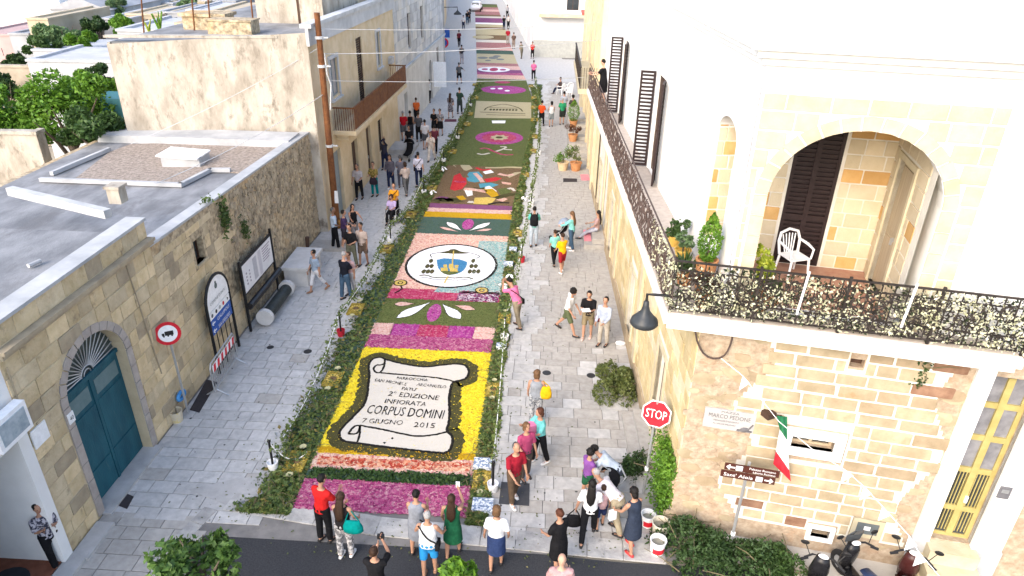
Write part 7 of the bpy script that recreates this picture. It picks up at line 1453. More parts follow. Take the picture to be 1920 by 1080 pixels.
    if kind in ('dress', 'tankdress'):
        kn_y = (J['leg', 0][1].y + J['leg', 1][1].y) / 2; tub(tm, [tp(.02), hc + V((0, 0, -.12)), hc + V((0, kn_y * .5, -.32)), hc + V((0, kn_y, -.46))], [(.16 * fat, .12 * fat), (.18 * fat, .145 * fat), (.19, .165), (.2, .175)], 14, inf=i_)
    if kind == 'hoodie': tub(tm, [nk - td * .03 - tf * .06, nk + td * .02 - tf * .09, nk + td * .03 + tf * .0], [.05, .07, .05], 8, inf=.01)
    nm = {'tee': 't_shirt', 'polo': 'polo_shirt', 'tank': 'tank_top', 'long': 'long_sleeved_top', 'shirt': 'shirt', 'dress': 'dress', 'tankdress': 'dress', 'hoodie': 'hooded_top'}[kind]
    remesh_obj(tm, nm, mt, t, vox * 1.1)
    if bk in ('trousers', 'shorts', 'capri'):
        bm2 = MB(); cut = {'trousers': 1.96, 'shorts': 1.0, 'capri': 1.5}[bk]
        tub(bm2, [tp(.07), tp(-.01), tp(-.07), hc + V((0, 0, -.13))], [(.158 * fat, .116 * fat), (.162 * fat, .118 * fat), (.15 * fat, .11 * fat), (.10, .08)], 12, inf=i_ * .7)
        for k, sx in ((0, 1), (1, -1)):
            hip, kn, an = (J['leg', k][i] + hc for i in range(3)); P_ = [hip + V((-sx * .015, 0, .06)), hip, hip.lerp(kn, .5)]; Rr = [.09, .092, .082]
            if cut >= 1.0: P_ += [kn]; Rr += [.066 if bk != 'shorts' else .075]
            if cut > 1.0: P_ += [kn.lerp(an, .45), kn.lerp(an, cut - 1)]; Rr += [.062, .054]
            tub(bm2, P_, Rr, 10, inf=i_ * .7)
        remesh_obj(bm2, 'trousers' if bk != 'shorts' else 'shorts', mbm, t, vox * 1.1)
    elif bk == 'skirt':
        bm2 = MB(); kn_y = (J['leg', 0][1].y + J['leg', 1][1].y) / 2; tub(bm2, [tp(.09), hc + V((0, 0, -.05)), hc + V((0, kn_y * .5, -.28)), hc + V((0, kn_y, -.44))], [(.152 * fat, .11 * fat), (.175 * fat, .135 * fat), (.19, .16), (.2, .17)], 14, inf=i_); remesh_obj(bm2, 'skirt', mbm, t, vox * 1.1)
    # shoes, hair, face
    for k in (0, 1):
        an = J['leg', k][2] + hc; sh = J['leg', k][3]; fa = max(-.6, sh * .6) if seat is None else 0; fd = V((0, math.cos(fa), math.sin(fa) * .8)); sm = MB(); tub(sm, [an + V((0, -.07, -.05)), an + V((0, -.03, -.045)), an + fd * .05 + V((0, 0, -.05)), an + fd * .13 + V((0, 0, -.06)), an + fd * .19 + V((0, 0, -.065))], [(.03, .03), (.043, .042), (.046, .04), (.05, .028), (.03, .018)], 8); sm.build('shoe', shoe or m_shoe, t, local=True, smooth=True)
    if hair[0] != 'bald':
        hm = MB(); mh = mat('hair_' + hair[1], tuple(c * .6 for c in HAIR[hair[1]]), HAIR[hair[1]], scale=40, rough=.55, bump=.6, bscale=60); Rh = Matrix((X, hf, hd)).transposed(); c = hcen + hd * .030 - hf * .022; v = {'short': (.084, .100, .100), 'long': (.09, .104, .104), 'bob': (.098, .108, .105), 'curly': (.105, .115, .115), 'bun': (.084, .1, .1), 'thin': (.081, .092, .085)}[hair[0]]
        hm.ball(S(c), tuple(q * s for q in v), 14, 9, Rh)
        if hair[0] == 'long': tub(hm, [hcen + hd * .03 - hf * .06, hcen - hd * .08 - hf * .075, tp(.42, 0, -.125), tp(.28, 0, -.135), tp(.2, 0, -.13)], [(.075, .04), (.085, .045), (.10, .04), (.085, .032), (.03, .02)], 10)
        if hair[0] == 'bob': tub(hm, [hcen + hd * .03 - hf * .04, hcen - hd * .06 - hf * .05, hcen - hd * .12 - hf * .045], [(.085, .06), (.09, .065), (.07, .05)], 10)
        if hair[0] == 'bun': hm.ball(S(hcen - hf * .12 + hd * .03), .042 * s, 8, 6)
        if hair[0] == 'curly':
            for q in range(26): d = V((rng.gauss(0, 1), rng.gauss(-.4, 1), abs(rng.gauss(0, 1)))).normalized(); hm.ball(S(c + Rh @ (d * .09)), rng.uniform(.022, .036) * s, 6, 4)
        hm.v = [(x + rng.gauss(0, .0055), y + rng.gauss(0, .0055), z_ + rng.gauss(0, .0055)) for x, y, z_ in hm.v]; hm.build('hair', mh, t, local=True, smooth=True)
    if mid:
        for sx in (-1, 1): em = MB(); em.ball(S(hcen + hf * .088 + X * sx * .031 + hd * .018), (.011 * s, .006 * s, .007 * s), 6, 4); em.build('eye', m_eye, t, local=True)
        em = MB(); em.ball(S(hcen + hf * .088 - hd * .062), (.024 * s, .008 * s, .007 * s), 6, 4); em.build('mouth', m_lip, t, local=True)
    # useful places in the world for things carried
    M4 = Matrix.Translation((foot[0], foot[1], z)) @ Matrix.Rotation(RAD(face), 4, 'Z')
    def wpt(p): return M4 @ S(p)
    return {'hand': [wpt(a[2] + a[3] * .1) for a in arm], 'hip': [wpt(hc + V((sx * .2, 0, 0))) for sx in (1, -1)], 'sh': [wpt(a[0]) for a in arm], 'back': wpt(tp(.28, 0, -.17)), 'chest': wpt(tp(.3, 0, .14)), 'M': M4, 's': s, 'obj': t}
def handbag(label, top_pt, bag_c, col_, sz=(.34, .14, .24), rz=0.0, name='handbag'):
    bag_c = Vector(bag_c); top_pt = Vector(top_pt); t = thing(name, label, 'bag', tuple(bag_c), group='bags carried by people'); mb = MB(); a, b, c = sz; R_ = Matrix.Rotation(rz, 3, 'Z')
    mb.tube([(0, 0, -c * .5), (0, 0, -c * .4), (0, 0, 0), (0, 0, c * .4), (0, 0, c * .5)], [(a * .40, b * .4), (a * .5, b * .5), (a * .5, b * .48), (a * .38, b * .25), (a * .34, b * .15)], 12); mb.v = [tuple(R_ @ Vector(v)) for v in mb.v]; mb.build('body', cloth(col_), t, local=True, smooth=True)
    mb = MB(); d = top_pt - bag_c; e = R_ @ Vector((a * .35, 0, c * .45)); f = R_ @ Vector((-a * .35, 0, c * .45)); mb.tube([e, e.lerp(d, .7), d + Vector((0, 0, .02)), f.lerp(d, .7), f], .014, 6); mb.build('strap', cloth(tuple(x * .7 for x in col_)), t, local=True)
def strap_bag(P, label, col_, hip=1, sc_=.22):
    """cross-body strap with a small bag at the hip"""
    s0 = P['sh'][1 - hip]; h_ = P['hip'][hip]; M = P['M'].to_3x3(); bk = M @ Vector((0, 1, 0)); t = thing('shoulder_bag', label, 'bag', tuple(h_), group='bags carried by people'); mb = MB(); c = (s0 + h_) / 2; o = Vector(h_)
    mb.tube([s0.lerp(h_, f) + bk * (.155 * sg * math.sin(math.pi * min(.92, max(.08, f))) ** .5) + Vector((0, 0, .06)) - o for sg, fs in ((-1, (.0, .12, .3, .5, .7, .88, 1)), (1, (.88, .7, .5, .3, .12, 0))) for f in fs], .015, 5); mb.build('strap', cloth((.02, .02, .02)), t, local=True); mb = MB(); mb.box((0, 0, -.02), (.08, sc_, sc_ * .8), rz=P['obj'].rotation_euler.z, taper=.9); mb.build('body', cloth(col_), t, local=True)
def hand_item(label, name, cat, p, size, col_, rz=0.0):
    mb = MB(); mb.box(p, size, rz=rz); single(mb, name, plain('item_%s' % name, col_, .4), label, cat)
W = (.74, .74, .74); K = (.012, .012, .014); NV = (.018, .025, .06); JN = (.055, .10, .16); KH = (.27, .22, .15)
walk = ((20, 5), (-16, 14)); still = ((3, 0), (-3, 0))
# --- by the asphalt
P = person('man in a bright red t-shirt and black trousers at the magenta petals', (611, 1016), -25, 1.72, ('tee', (.58, .02, .02)), ('trousers', K), ('short', 'black'), 'm', lean=6, nod=22, arms=((25, 8, 70), (10, 8, 15)))
P = person('woman with long brown hair in a black top and pale patterned trousers', (650, 1045), -8, 1.66, ('tank', (.02, .018, .02)), ('trousers', ((.16, .155, .16), (.52, .51, .51))), ('long', 'brown'), 'm', lean=4, nod=10, shoe=m_shoew, arms=((10, 14, 35), (20, 8, 70)))
handbag('teal handbag hanging from the shoulder of the long-haired woman', P['sh'][0], P['hip'][0] + Vector((.06, -.10, .10)), (.0, .24, .22), (.42, .18, .30))
P = person('person in a black t-shirt holding up a black camera to photograph', (712, 1150), -5, 1.68, ('tee', K), ('trousers', NV), ('short', 'brown'), 'm', arms=((85, 14, 75), (45, 10, 95)), nod=5)
mb = MB(); c = P['hand'][0]; mb.box(c, (.13, .06, .09)); mb.tube([c, c + Vector((0, .09, 0))], .035, 10); single(mb, 'camera', m_black, 'black camera held up by the person in black', 'camera')
P = person('woman in a plain grey dress with short dark hair', (784, 1036), -5, 1.6, ('tankdress', (.24, .26, .30)), ('none', K), ('short', 'black'), 'm', fat=1.1, arms=((25, 10, 60), (25, 10, 60)), lean=5, nod=12)
P = person('grey-haired person in a white tank top and bright blue shorts', (806, 1078), -3, 1.66, ('tank', W), ('shorts', (.03, .28, .62)), ('thin', 'grey'), 'm', fat=1.18, arms=((18, 22, 35), (18, 22, 35)), shoe=plain('sandal', (.22, .12, .07)))
strap_bag(P, 'small black cross-body bag of the person in white and blue', K, 0)
P = person('woman in a dark green dress with long brown hair holding a phone', (850, 1042), -4, 1.66, ('tankdress', (.015, .11, .05)), ('none', K), ('long', 'brown'), 'm', arms=((75, 10, 70), (10, 12, 20)))
hand_item('white phone held up by the woman in the green dress', 'phone', 'phone', P['hand'][0] + Vector((0, 0, .05)), (.08, .015, .15), (.7, .7, .7))
P = person('woman with light brown hair in a white t-shirt and navy skirt', (930, 1066), 0, 1.6, ('tee', W), ('skirt', (.03, .05, .13)), ('bob', 'lbrown'), 'm', fat=1.08, arms=((-15, 18, 45), (5, 12, 10)), legs=((6, 0), (-8, 4)))
P = person('woman in a black dress with short dark brown hair', (1046, 1072), 40, 1.62, ('dress', (.014, .012, .012)), ('none', K), ('short', 'red'), 'm', fat=1.08, arms=((10, 10, 20), (15, 10, 45)))
P = person('bald man in a pink shirt at the edge of the asphalt', (1046, 1165), 0, 1.66, ('tee', (.5, .30, .30)), ('trousers', NV), ('bald', 'grey'), 'l')
P = person('woman in a grey patterned blouse leaning in the white entrance', (112, 1058), -125, 1.62, ('tee', ((.05, .05, .07), (.42, .40, .44))), ('trousers', K), ('short', 'black'), 'm', arms=((12, 3, 115), (18, 3, 110)), legs=((8, 0), (-6, 10)), lean=-3)
# --- cluster by the buckets
P = person('girl in a purple t-shirt and green shorts with black curly hair', (1098, 938), -60, 1.45, ('tee', (.22, .08, .30)), ('shorts', (.02, .10, .05)), ('curly', 'black'), 'm', nod=15, arms=((25, 5, 35), (10, 8, 20)))
P = person('man in a pale blue shirt bending towards the pushchair', (1152, 938), 70, 1.66, ('tee', (.46, .53, .62)), ('trousers', (.05, .06, .08)), ('short', 'black'), 'm', lean=58, nod=5, arms=((28, 4, 30), (22, 4, 30)), legs=((10, 12), (-2, 10)))
P = person('grey-haired man in a white shirt and khaki trousers bending over', (1158, 1000), 55, 1.72, ('shirt', (.72, .68, .70)), ('trousers', (.36, .31, .22)), ('thin', 'grey'), 'm', lean=60, nod=-5, arms=((30, 4, 25), (20, 4, 30)), legs=((8, 14), (-10, 8)))
P = person('woman with long black hair in a white t-shirt and black trousers', (1101, 1012), -10, 1.62, ('tee', W), ('trousers', K), ('long', 'black'), 'm', arms=((15, 8, 25), (-10, 18, 20)), legs=walk)
handbag('black handbag carried by the woman with long black hair', P['hand'][1] + Vector((0, 0, .04)), P['hand'][1] - Vector((.03, 0, .3)), K, (.38, .16, .30))
P = person('small girl in a pale pink top and navy shorts beside the bending man', (1124, 990), 5, 1.22, ('tank', (.55, .36, .38)), ('shorts', (.02, .03, .09)), ('short', 'brown'), 'm')
P = person('woman in a navy dress and red sandals with a dark bob', (1183, 1034), 35, 1.64, ('tankdress', (.03, .04, .065)), ('none', K), ('bob', 'black'), 'm', lean=10, nod=12, arms=((20, 8, 30), (25, 8, 30)), shoe=plain('sandal_red', (.5, .04, .04)))
hand_item('white paper bag held by the woman in the navy dress', 'paper_bag', 'bag', P['hand'][1] - Vector((.02, 0, .16)), (.16, .08, .24), (.72, .72, .74), .4)
def pushchair(label, loc, rz, c1, c2=K, sc_=1.0):
    t = thing('pushchair', label, 'pushchair', tuple(loc), rz, group='pushchairs'); t.scale = (sc_,) * 3
    mb = MB(); mb.tube([(0, .32, .32), (0, .05, .36), (0, -.12, .5), (0, -.2, .85)], [(.17, .05), (.2, .07), (.2, .07), (.19, .05)], 10); mb.build('seat', cloth(c2), t, local=True, smooth=True)
    mb = MB(); mb.lathe([(.28 * math.cos(q), .26 * math.sin(q)) for q in [math.pi * i / 16 for i in range(8)]], (0, -.08, .82), 16, -.3, math.pi + .3); mb.v = [(x, -.08 - (y + .08), z) for x, y, z in mb.v]; mb.build('hood', cloth(c1), t, local=True, smooth=True)
    mb = MB()
    for s in (-1, 1): mb.tube([(s * .23, .38, .1), (s * .21, -.1, .5), (s * .21, -.42, 1.0)], .014, 6); mb.tube([(s * .23, -.3, .1), (s * .21, 0, .45)], .014, 6)
    mb.tube([(-.21, -.42, 1.0), (.21, -.42, 1.0)], .018, 6); mb.build('frame', m_steel, t, local=True)
    for s in (-1, 1):
        for y in (.38, -.3): mb = MB(); mb.tube([(s * .23, y + .085 * math.cos(q), .1 + .085 * math.sin(q)) for q in [2 * math.pi * i / 12 for i in range(12)]], .02, 6, ref=(1, 0, 0), closed=True); mb.tube([(s * .21, y, .1), (s * .25, y, .1)], .05, 8); mb.build('wheel', m_black, t, local=True)
c = gp(1128, 950); pushchair('dark pushchair in the middle of the group by the buckets', (c.x, c.y, .02), 1.8, K)
# --- right of the carpet
P = person('man in a dark red polo shirt and brown trousers on the grey mat', (962, 940), -150, 1.72, ('polo', (.30, .015, .03)), ('trousers', (.11, .075, .05)), ('thin', 'dkgrey'), 'm', lean=4, arms=((20, 6, 40), (8, 8, 10)), shoe=m_shoew, legs=((8, 2), (-10, 6)))
P = person('woman in a crimson top with fair hair behind the man in red', (984, 897), -150, 1.6, ('tee', (.38, .06, .14)), ('trousers', (.10, .08, .07)), ('bob', 'lbrown'), 'm')
P = person('woman in a turquoise t-shirt and black trousers with auburn hair', (1012, 868), 120, 1.64, ('tee', (.16, .52, .50)), ('trousers', K), ('bob', 'red'), 'm', shoe=m_shoew, arms=((50, 5, 70), (30, 8, 60)), legs=((10, 0), (-10, 5)))
hand_item('folded pink jacket held by the woman in turquoise', 'folded_jacket', 'jacket', P['chest'] + Vector((-.12, .0, -.05)), (.22, .2, .26), (.60, .16, .28), .6)
P = person('woman in a grey tank top and patterned grey trousers', (1003, 796), -5, 1.66, ('tank', (.25, .27, .30)), ('trousers', ((.14, .15, .17), (.38, .39, .40))), ('bob', 'lbrown'), 'm', arms=((10, 10, 15), (10, 10, 15)))
handbag('bright yellow shoulder bag of the woman in the grey tank top', P['sh'][0] + Vector((0, 0, .04)), P['hip'][0] + Vector((.05, -.03, .16)), (.72, .42, .01), (.32, .16, .36))
P = person('man in a pink t-shirt bending over the carpet with a camera', (973, 616), 50, 1.74, ('tee', (.68, .17, .34)), ('trousers', (.24, .20, .14)), ('short', 'black'), 'm', lean=28, nod=25, arms=((70, 10, 90), (70, 10, 90)), legs=((8, 8), (-14, 6)))
strap_bag(P, 'dark cross-body strap bag of the man in pink', K, 0)
P = person('young man in a white hooded top and green shorts walking', (1060, 624), -120, 1.72, ('hoodie', W), ('shorts', (.10, .12, .06)), ('curly', 'black'), 'm', lean=10, nod=18, legs=((26, 6), (-24, 16)), arms=((10, 6, 25), (15, 6, 20)))
P = person('man in a black polo shirt and khaki shorts reading papers', (1100, 634), 165, 1.72, ('polo', K), ('shorts', (.25, .20, .12)), ('short', 'black'), 'm', nod=25, arms=((30, 5, 80), (30, 5, 80)), shoe=plain('shoe_pink', (.55, .40, .36)), legs=((8, 4), (-6, 2)))
hand_item('white sheets of paper in the hands of the man in the black polo', 'paper', 'paper', (P['hand'][0] + P['hand'][1]) / 2 + Vector((0, 0, .03)), (.26, .2, .02), (.76, .76, .76), .2)
P = person('man in a pale blue long-sleeved shirt and beige trousers', (1130, 648), 150, 1.72, ('long', (.40, .45, .56)), ('trousers', (.44, .40, .34)), ('short', 'black'), 'm', arms=((5, 8, 15), (20, 6, 50)))
handbag('dark red shoulder bag of the man in pale blue', P['sh'][0], P['hip'][0] + Vector((0, -.05, .02)), (.13, .03, .035), (.30, .13, .22), .2)
P = person('man in a turquoise t-shirt and pale jeans with a backpack', (1000, 463), 0, 1.72, ('tee', (.12, .44, .36)), ('trousers', (.42, .48, .54)), ('short', 'black'), 'm', arms=((25, 8, 70), (25, 8, 70)))
c = P['back']; t = thing('backpack', 'black backpack on the man in turquoise', 'backpack', tuple(c)); mb = MB(); mb.tube([(0, 0, -.24), (0, 0, -.2), (0, 0, .1), (0, 0, .24), (0, 0, .27)], [(.12, .06), (.17, .10), (.17, .10), (.13, .07), (.08, .04)], 12); mb.build('body', cloth(K), t, local=True, smooth=True)
for s in (-1, 1): mb = MB(); mb.tube([(s * .12, .03, .2), (s * .13, .15, .27), (s * .13, .24, .15)], .022, 6); mb.build('strap', cloth(K), t, local=True)
P = person('woman in an aqua top and jeans with long light brown hair', (1071, 470), 60, 1.66, ('long', (.22, .58, .54)), ('trousers', JN), ('long', 'lbrown'), 'l', arms=((45, 6, 20), (45, 6, 20)), shoe=m_shoew, legs=((8, 2), (-8, 6)))
c = gp(1052, 452); pushchair('pushchair with a blue-grey hood pushed by the woman in aqua', (c.x, c.y, .02), .9, (.28, .33, .42))
P = person('child in an aqua t-shirt and dark trousers behind the yellow shirt', (1039, 497), 20, 1.45, ('tee', (.22, .55, .47)), ('trousers', K), ('short', 'brown'), 'm', legs=walk)
P = person('boy in a yellow t-shirt and red shorts', (1053, 512), 30, 1.58, ('tee', (.78, .42, .01)), ('shorts', (.30, .02, .025)), ('short', 'brown'), 'm', shoe=m_shoew, arms=((30, 5, 70), (15, 8, 30)))
P = person('woman sitting on the stone step with legs stretched out', (2.30, 27.6, 0), 82, 1.66, ('tee', (.42, .28, .27)), ('trousers', (.42, .43, .50)), ('long', 'black'), 'm', seat=.55, legs=((62, 28), (68, 20)), arms=((35, 6, 40), (25, 8, 30)), lean=-4)
P = person('woman in a black dress watching from the long balcony', (2.2, 28.3, 0), 75, 1.66, ('dress', K), ('none', K), ('short', 'black'), 'l', z=5.66, arms=((55, 6, 25), (45, 6, 40)), fat=1.15, nod=10)
# --- farther up, balcony side
FAR = 'people farther up the street'
P = person('woman in an orange-red top and dark trousers past the flowerpots', (1015, 237), -20, 1.66, ('tee', (.65, .08, .02)), ('trousers', K), ('short', 'black'), 'm', group=FAR)
person('woman in a white top with a grey rucksack and shorts', (1033, 238), 10, 1.62, ('tank', (.68, .69, .70)), ('shorts', (.22, .25, .26)), ('bob', 'black'), 'm', group=FAR)
person('man in a green t-shirt and dark shorts near the staircase', (1053, 234), 0, 1.74, ('tee', (.03, .26, .12)), ('shorts', (.03, .035, .03)), ('thin', 'grey'), 'm', group=FAR)
person('person in dark grey standing against the ochre house', (1072, 228), 15, 1.74, ('tee', (.07, .06, .06)), ('trousers', K), ('curly', 'black'), 'm', group=FAR)
person('man in a pale blue shirt behind the man in green', (1056, 220), 0, 1.74, ('tee', (.42, .46, .55)), ('trousers', NV), ('short', 'black'), 'm', group=FAR)
person('woman in a bright pink top and dark trousers walking alone', (1000, 151), 0, 1.66, ('tee', (.70, .16, .34)), ('trousers', K), ('short', 'black'), 'm', legs=walk, group=FAR)
person('person in a red top at the mouth of the side street', (998, 110), 170, 1.6, ('tee', (.60, .03, .03)), ('trousers', K), ('short', 'red'), 'm', group=FAR)
person('person in olive clothes leaning near the grey dado', (978, 110), 40, 1.6, ('tee', (.22, .19, .13)), ('trousers', (.16, .14, .10)), ('short', 'brown'), 'm', lean=15, group=FAR)
person('man in a dark red shirt beside the far petal rows', (952, 84), 0, 1.74, ('tee', (.36, .02, .035)), ('trousers', (.35, .32, .28)), ('short', 'black'), 'm', group=FAR)
person('person in brown next to the man in dark red', (963, 92), 10, 1.66, ('tee', (.15, .10, .08)), ('trousers', (.3, .24, .2)), ('short', 'brown'), 'm', group=FAR)
person('person in a black top at the far petal rows', (945, 56), 20, 1.7, ('tee', K), ('trousers', NV), ('short', 'black'), 'l', group=FAR)
person('person in white and black beside the far white house', (953, 54), 0, 1.7, ('tee', (.6, .58, .58)), ('trousers', K), ('short', 'black'), 'm', group=FAR)
person('far figure in grey before the white far house', (951, 33), 0, 1.7, ('tee', (.4, .4, .42)), ('trousers', K), ('short', 'black'), 'm', group=FAR)
P = person('person sitting on a white chair by the side street', (.98, 57.0, 0), 70, 1.68, ('tee', (.10, .07, .07)), ('trousers', NV), ('short', 'brown'), 'm', seat=.52, legs=((80, 60), (80, 60)), arms=((40, 6, 40), (40, 6, 40)), group=FAR)
# --- wall side, nearer group
P = person('man in a light blue shirt and black trousers by the house corner', (630, 468), -60, 1.76, ('shirt', (.46, .55, .66)), ('trousers', K), ('thin', 'dkgrey'), 'd', nod=8)
P = person('person in a dark purple top beside the man in light blue', (647, 468), -80, 1.66, ('tee', (.06, .035, .09)), ('shorts', (.04, .035, .045)), ('short', 'black'), 'm', arms=((25, 6, 60), (20, 6, 50)))
handbag('tan shoulder bag of the person in dark purple', P['sh'][1], P['hip'][1] + Vector((-.1, -.05, .15)), (.36, .17, .05), (.36, .16, .34))
P = person('woman with long black hair in a black top pointing her arm', (666, 454), -150, 1.64, ('tank', K), ('trousers', (.25, .22, .22)), ('long', 'black'), 'm', arms=((70, 20, 10), (70, 30, 8)))
P = person('man in a black polo shirt and olive trousers facing the wall bench', (662, 502), 165, 1.74, ('polo', K), ('trousers', (.13, .13, .09)), ('short', 'black'), 'm')
P = person('man in a beige t-shirt and brown shorts', (683, 498), 165, 1.74, ('tee', (.46, .37, .32)), ('shorts', (.12, .085, .065)), ('short', 'black'), 'd', arms=((8, 10, 12), (5, 10, 10)))
P = person('grey-haired man in a navy polo shirt and blue jeans', (650, 562), -30, 1.78, ('polo', (.012, .014, .022)), ('trousers', JN), ('thin', 'grey'), 'l', arms=((25, 6, 50), (10, 8, 15)))
P = person('person in a pale pink shirt half hidden by the man in navy', (661, 553), 150, 1.62, ('shirt', (.55, .36, .36)), ('trousers', (.45, .43, .44)), ('short', 'brown'), 'm')
P = person('woman in a light blue t-shirt and white trousers walking by the bench', (600, 546), 140, 1.62, ('tee', (.34, .42, .52)), ('capri', (.70, .69, .70)), ('short', 'black'), 'm', legs=((18, 4), (-20, 18)), arms=((12, 8, 15), (-8, 8, 10)), shoe=plain('sandal', (.22, .12, .07)))
P = person('woman in an orange top with a dark strap behind the wheelchair', (742, 410), 175, 1.62, ('tee', (.66, .28, .02)), ('trousers', NV), ('short', 'black'), 'm', arms=((35, 8, 30), (35, 8, 30)), fat=1.1); strap_bag(P, 'black cross-body bag of the woman in orange', K, 0)
c = gp(737, 418); t = thing('wheelchair', 'dark wheelchair pushed by the woman in orange', 'wheelchair', (c.x, c.y, .02), RAD(170)); mb = MB(); mb.box((0, 0, .46), (.44, .42, .05)); mb.build('seat', cloth(K), t, local=True); mb = MB(); mb.box((0, -.22, .72), (.44, .04, .5)); mb.build('backrest', cloth(K), t, local=True)
for s in (-1, 1):
    mb = MB(); mb.tube([(s * .28, -.1 + .29 * math.cos(q), .31 + .29 * math.sin(q)) for q in [2 * math.pi * i / 18 for i in range(18)]], .018, 6, ref=(1, 0, 0), closed=True); wh = mb.build('wheel', m_black, t, local=True); mb = MB()
    for q in range(6): a = math.pi * q / 3; mb.tube([(s * .28, -.1, .31), (s * .28, -.1 + .28 * math.cos(a), .31 + .28 * math.sin(a))], .006, 4)
    mb.build('spoke', m_steel, wh, local=True); mb = MB(); mb.tube([(s * .24, .22, .46), (s * .22, .42, .15), (s * .1, .5, .12)], .014, 6); mb.build('footrest', m_steel, t, local=True); mb = MB(); mb.tube([(s * .25, -.22, .2), (s * .25, -.24, .95), (s * .25, -.34, .95)], .015, 6); mb.tube([(s * .25, -.2, .66), (s * .25, .2, .66), (s * .25, .22, .46)], .018, 6); mb.build('frame', m_steel, t, local=True)
person('person in a lilac top seated in the wheelchair', (c.x, c.y, 0), 170, 1.55, ('tee', (.46, .36, .58)), ('trousers', K), ('bob', 'brown'), 'm', seat=.58, legs=((82, 70), (82, 70)), arms=((30, 6, 60), (30, 6, 60)))
# --- wall side, farther group
person('man in a pale grey shirt and black trousers by the ochre house door', (675, 374), 175, 1.72, ('shirt', (.46, .43, .45)), ('trousers', K), ('short', 'dkgrey'), 'm', group=FAR)
P = person('woman in a mustard patterned blouse and teal trousers', (704, 368), 170, 1.66, ('tee', ((.12, .10, .03), (.40, .28, .08))), ('trousers', (.0, .19, .20)), ('short', 'black'), 'm', group=FAR); handbag('black handbag of the woman in teal trousers', P['hand'][1] + Vector((0, 0, .1)), P['hand'][1] + Vector((.05, -.05, -.12)), (.03, .02, .03), (.4, .16, .32))
person('woman in a white t-shirt, dark jacket and jeans', (734, 354), 175, 1.70, ('long', (.10, .09, .11)), ('trousers', NV), ('long', 'black'), 'm', shoe=m_shoew, group=FAR)
person('person in a striped grey top walking beside the beige blouse', (753, 352), 5, 1.62, ('tee', (.16, .15, .18)), ('trousers', (.07, .07, .09)), ('short', 'dkgrey'), 'm', group=FAR)
person('woman in a beige blouse and grey trousers', (763, 366), 30, 1.64, ('tee', (.50, .41, .36)), ('trousers', (.13, .13, .13)), ('bob', 'brown'), 'm', legs=walk, group=FAR)
P = person('man in a white shirt and navy shorts with a shoulder strap', (786, 349), 10, 1.74, ('shirt', (.62, .60, .70)), ('trousers', NV), ('short', 'black'), 'm', legs=walk, group=FAR); strap_bag(P, 'dark strap bag of the man in the white shirt and navy', K, 1)
person('woman in dark clothes with hands raised to her head', (723, 318), 170, 1.66, ('long', (.04, .04, .06)), ('trousers', NV), ('short', 'black'), 'm', arms=((140, 15, 90), (140, 15, 90)), group=FAR)
c = gp(767, 300); pushchair('black pushchair on the paving by the far crowd', (c.x, c.y, .02), 2.8, K, K, 1.1)
person('person in black beside the far black pushchair', (769, 290), 175, 1.66, ('tee', K), ('trousers', (.3, .28, .28)), ('short', 'black'), 'm', group=FAR)
person('woman in cream clothes walking with a bag', (810, 302), 170, 1.68, ('tee', (.64, .55, .48)), ('trousers', (.64, .57, .50)), ('short', 'red'), 'm', legs=walk, lean=8, group=FAR)
person('person in maroon behind the woman in cream', (816, 290), 20, 1.66, ('tee', (.12, .03, .045)), ('trousers', K), ('short', 'black'), 'm', group=FAR)
person('man in a red t-shirt and grey shorts with white hair', (758, 264), 20, 1.76, ('tee', (.45, .015, .025)), ('shorts', (.12, .12, .13)), ('thin', 'grey'), 'm', group=FAR)
person('person in a black tank top beside the man in red', (771, 262), 10, 1.72, ('tank', K), ('trousers', (.05, .05, .06)), ('short', 'black'), 'm', group=FAR)
person('man in a dark grey shirt beside the white t-shirt', (786, 266), 0, 1.76, ('tee', (.09, .09, .10)), ('trousers', K), ('short', 'brown'), 'm', group=FAR)
person('person in a white t-shirt and dark shorts in the far crowd', (798, 280), 10, 1.70, ('tee', (.64, .62, .64)), ('shorts', (.09, .09, .10)), ('short', 'black'), 'm', group=FAR)
person('woman in a black t-shirt next to the printed blouse', (815, 254), 170, 1.62, ('tee', K), ('skirt', K), ('short', 'black'), 'm', group=FAR)
person('woman in a grey printed blouse and black skirt', (826, 255), 175, 1.66, ('tee', ((.08, .08, .09), (.34, .32, .33))), ('skirt', K), ('short', 'black'), 'm', group=FAR)
person('woman in an orange and red top behind the man in red', (782, 232), 20, 1.66, ('tee', (.60, .12, .03)), ('trousers', K), ('short', 'brown'), 'm', group=FAR)
person('woman in a white blouse at the back of the far crowd', (770, 230), 30, 1.62, ('tee', (.62, .56, .50)), ('trousers', (.1, .1, .12)), ('bun', 'brown'), 'm', group=FAR)
person('woman in a grey flowered dress by the maroon mat', (845, 222), -10, 1.66, ('dress', ((.05, .05, .06), (.26, .24, .27))), ('none', K), ('long', 'brown'), 'm', group=FAR)
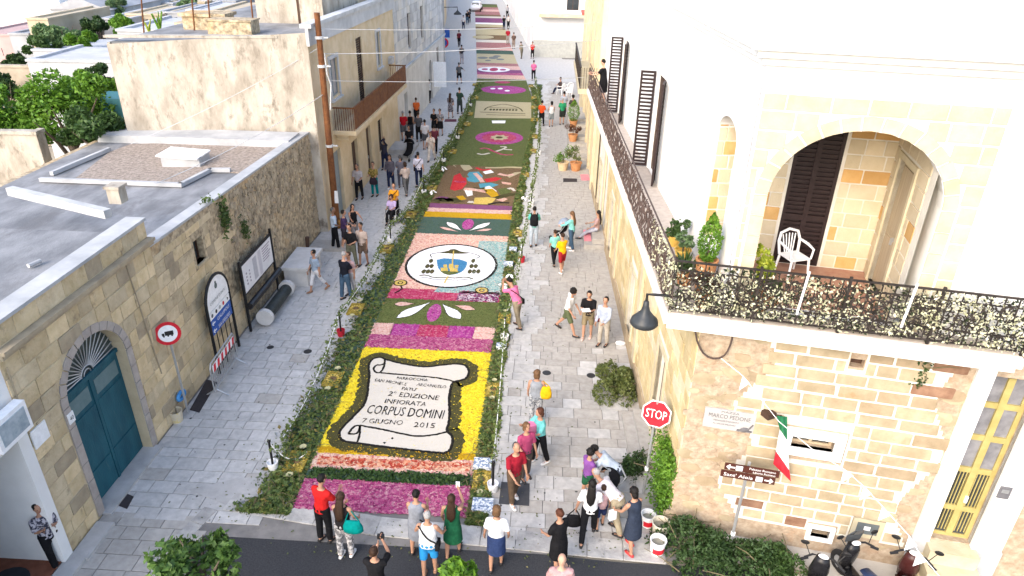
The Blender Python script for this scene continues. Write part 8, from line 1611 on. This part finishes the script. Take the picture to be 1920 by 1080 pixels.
person('man in dark green standing by the carpet border', (862, 214), -20, 1.78, ('tee', (.03, .06, .045)), ('trousers', (.035, .045, .045)), ('short', 'black'), 'm', arms=((5, 25, 20), (10, 8, 20)), group=FAR)
person('person in a white t-shirt and black trousers by the hung sheet', (806, 193), 60, 1.68, ('tee', (.66, .66, .66)), ('trousers', K), ('short', 'black'), 'm', arms=((60, 8, 20), (60, 8, 20)), group=FAR)
person('man in a dark grey t-shirt and black shorts alone on the paving', (861, 158), -10, 1.74, ('tee', (.10, .11, .12)), ('shorts', K), ('short', 'dkgrey'), 'm', arms=((30, 40, 20), (5, 10, 10)), legs=walk, group=FAR)
person('person in dark clothes and pale trousers near the cream panel', (866, 120), 0, 1.7, ('tee', (.05, .05, .06)), ('shorts', (.35, .34, .36)), ('short', 'black'), 'm', group=FAR)
person('person in a dark red top near the blue sign', (861, 88), 20, 1.7, ('tee', (.13, .02, .03)), ('trousers', K), ('short', 'black'), 'm', group=FAR)
person('person in a white top in the farthest group', (869, 56), 10, 1.7, ('tee', (.6, .6, .62)), ('trousers', NV), ('short', 'black'), 'm', group=FAR)
person('person in black in the farthest group', (876, 46), -10, 1.72, ('tee', K), ('trousers', JN), ('short', 'black'), 'm', group=FAR)
person('second dark figure standing close to the one in farthest black', (880, 43), 10, 1.72, ('tee', (.04, .04, .05)), ('trousers', K), ('short', 'black'), 'm', group=FAR)
person('person in grey leaning at the drainpipe of the grey stone house', (833, 122), 80, 1.7, ('tee', (.2, .19, .2)), ('trousers', K), ('short', 'black'), 'm', group=FAR)
# bake the remeshed bodies and clothes
dg = bpy.context.evaluated_depsgraph_get(); dg.update()
for o, extra in BAKE:
    me = bpy.data.meshes.new_from_object(o.evaluated_get(dg)); o.modifiers.clear(); old = o.data
    if extra is not None:
        bm = bmesh.new(); bm.from_mesh(me); vs = [bm.verts.new(p) for p in extra.v]
        for f in extra.f:
            try: bm.faces.new([vs[i] for i in f]).smooth = True
            except ValueError: pass
        bm.to_mesh(me); bm.free()
    o.data = me; bpy.data.meshes.remove(old)
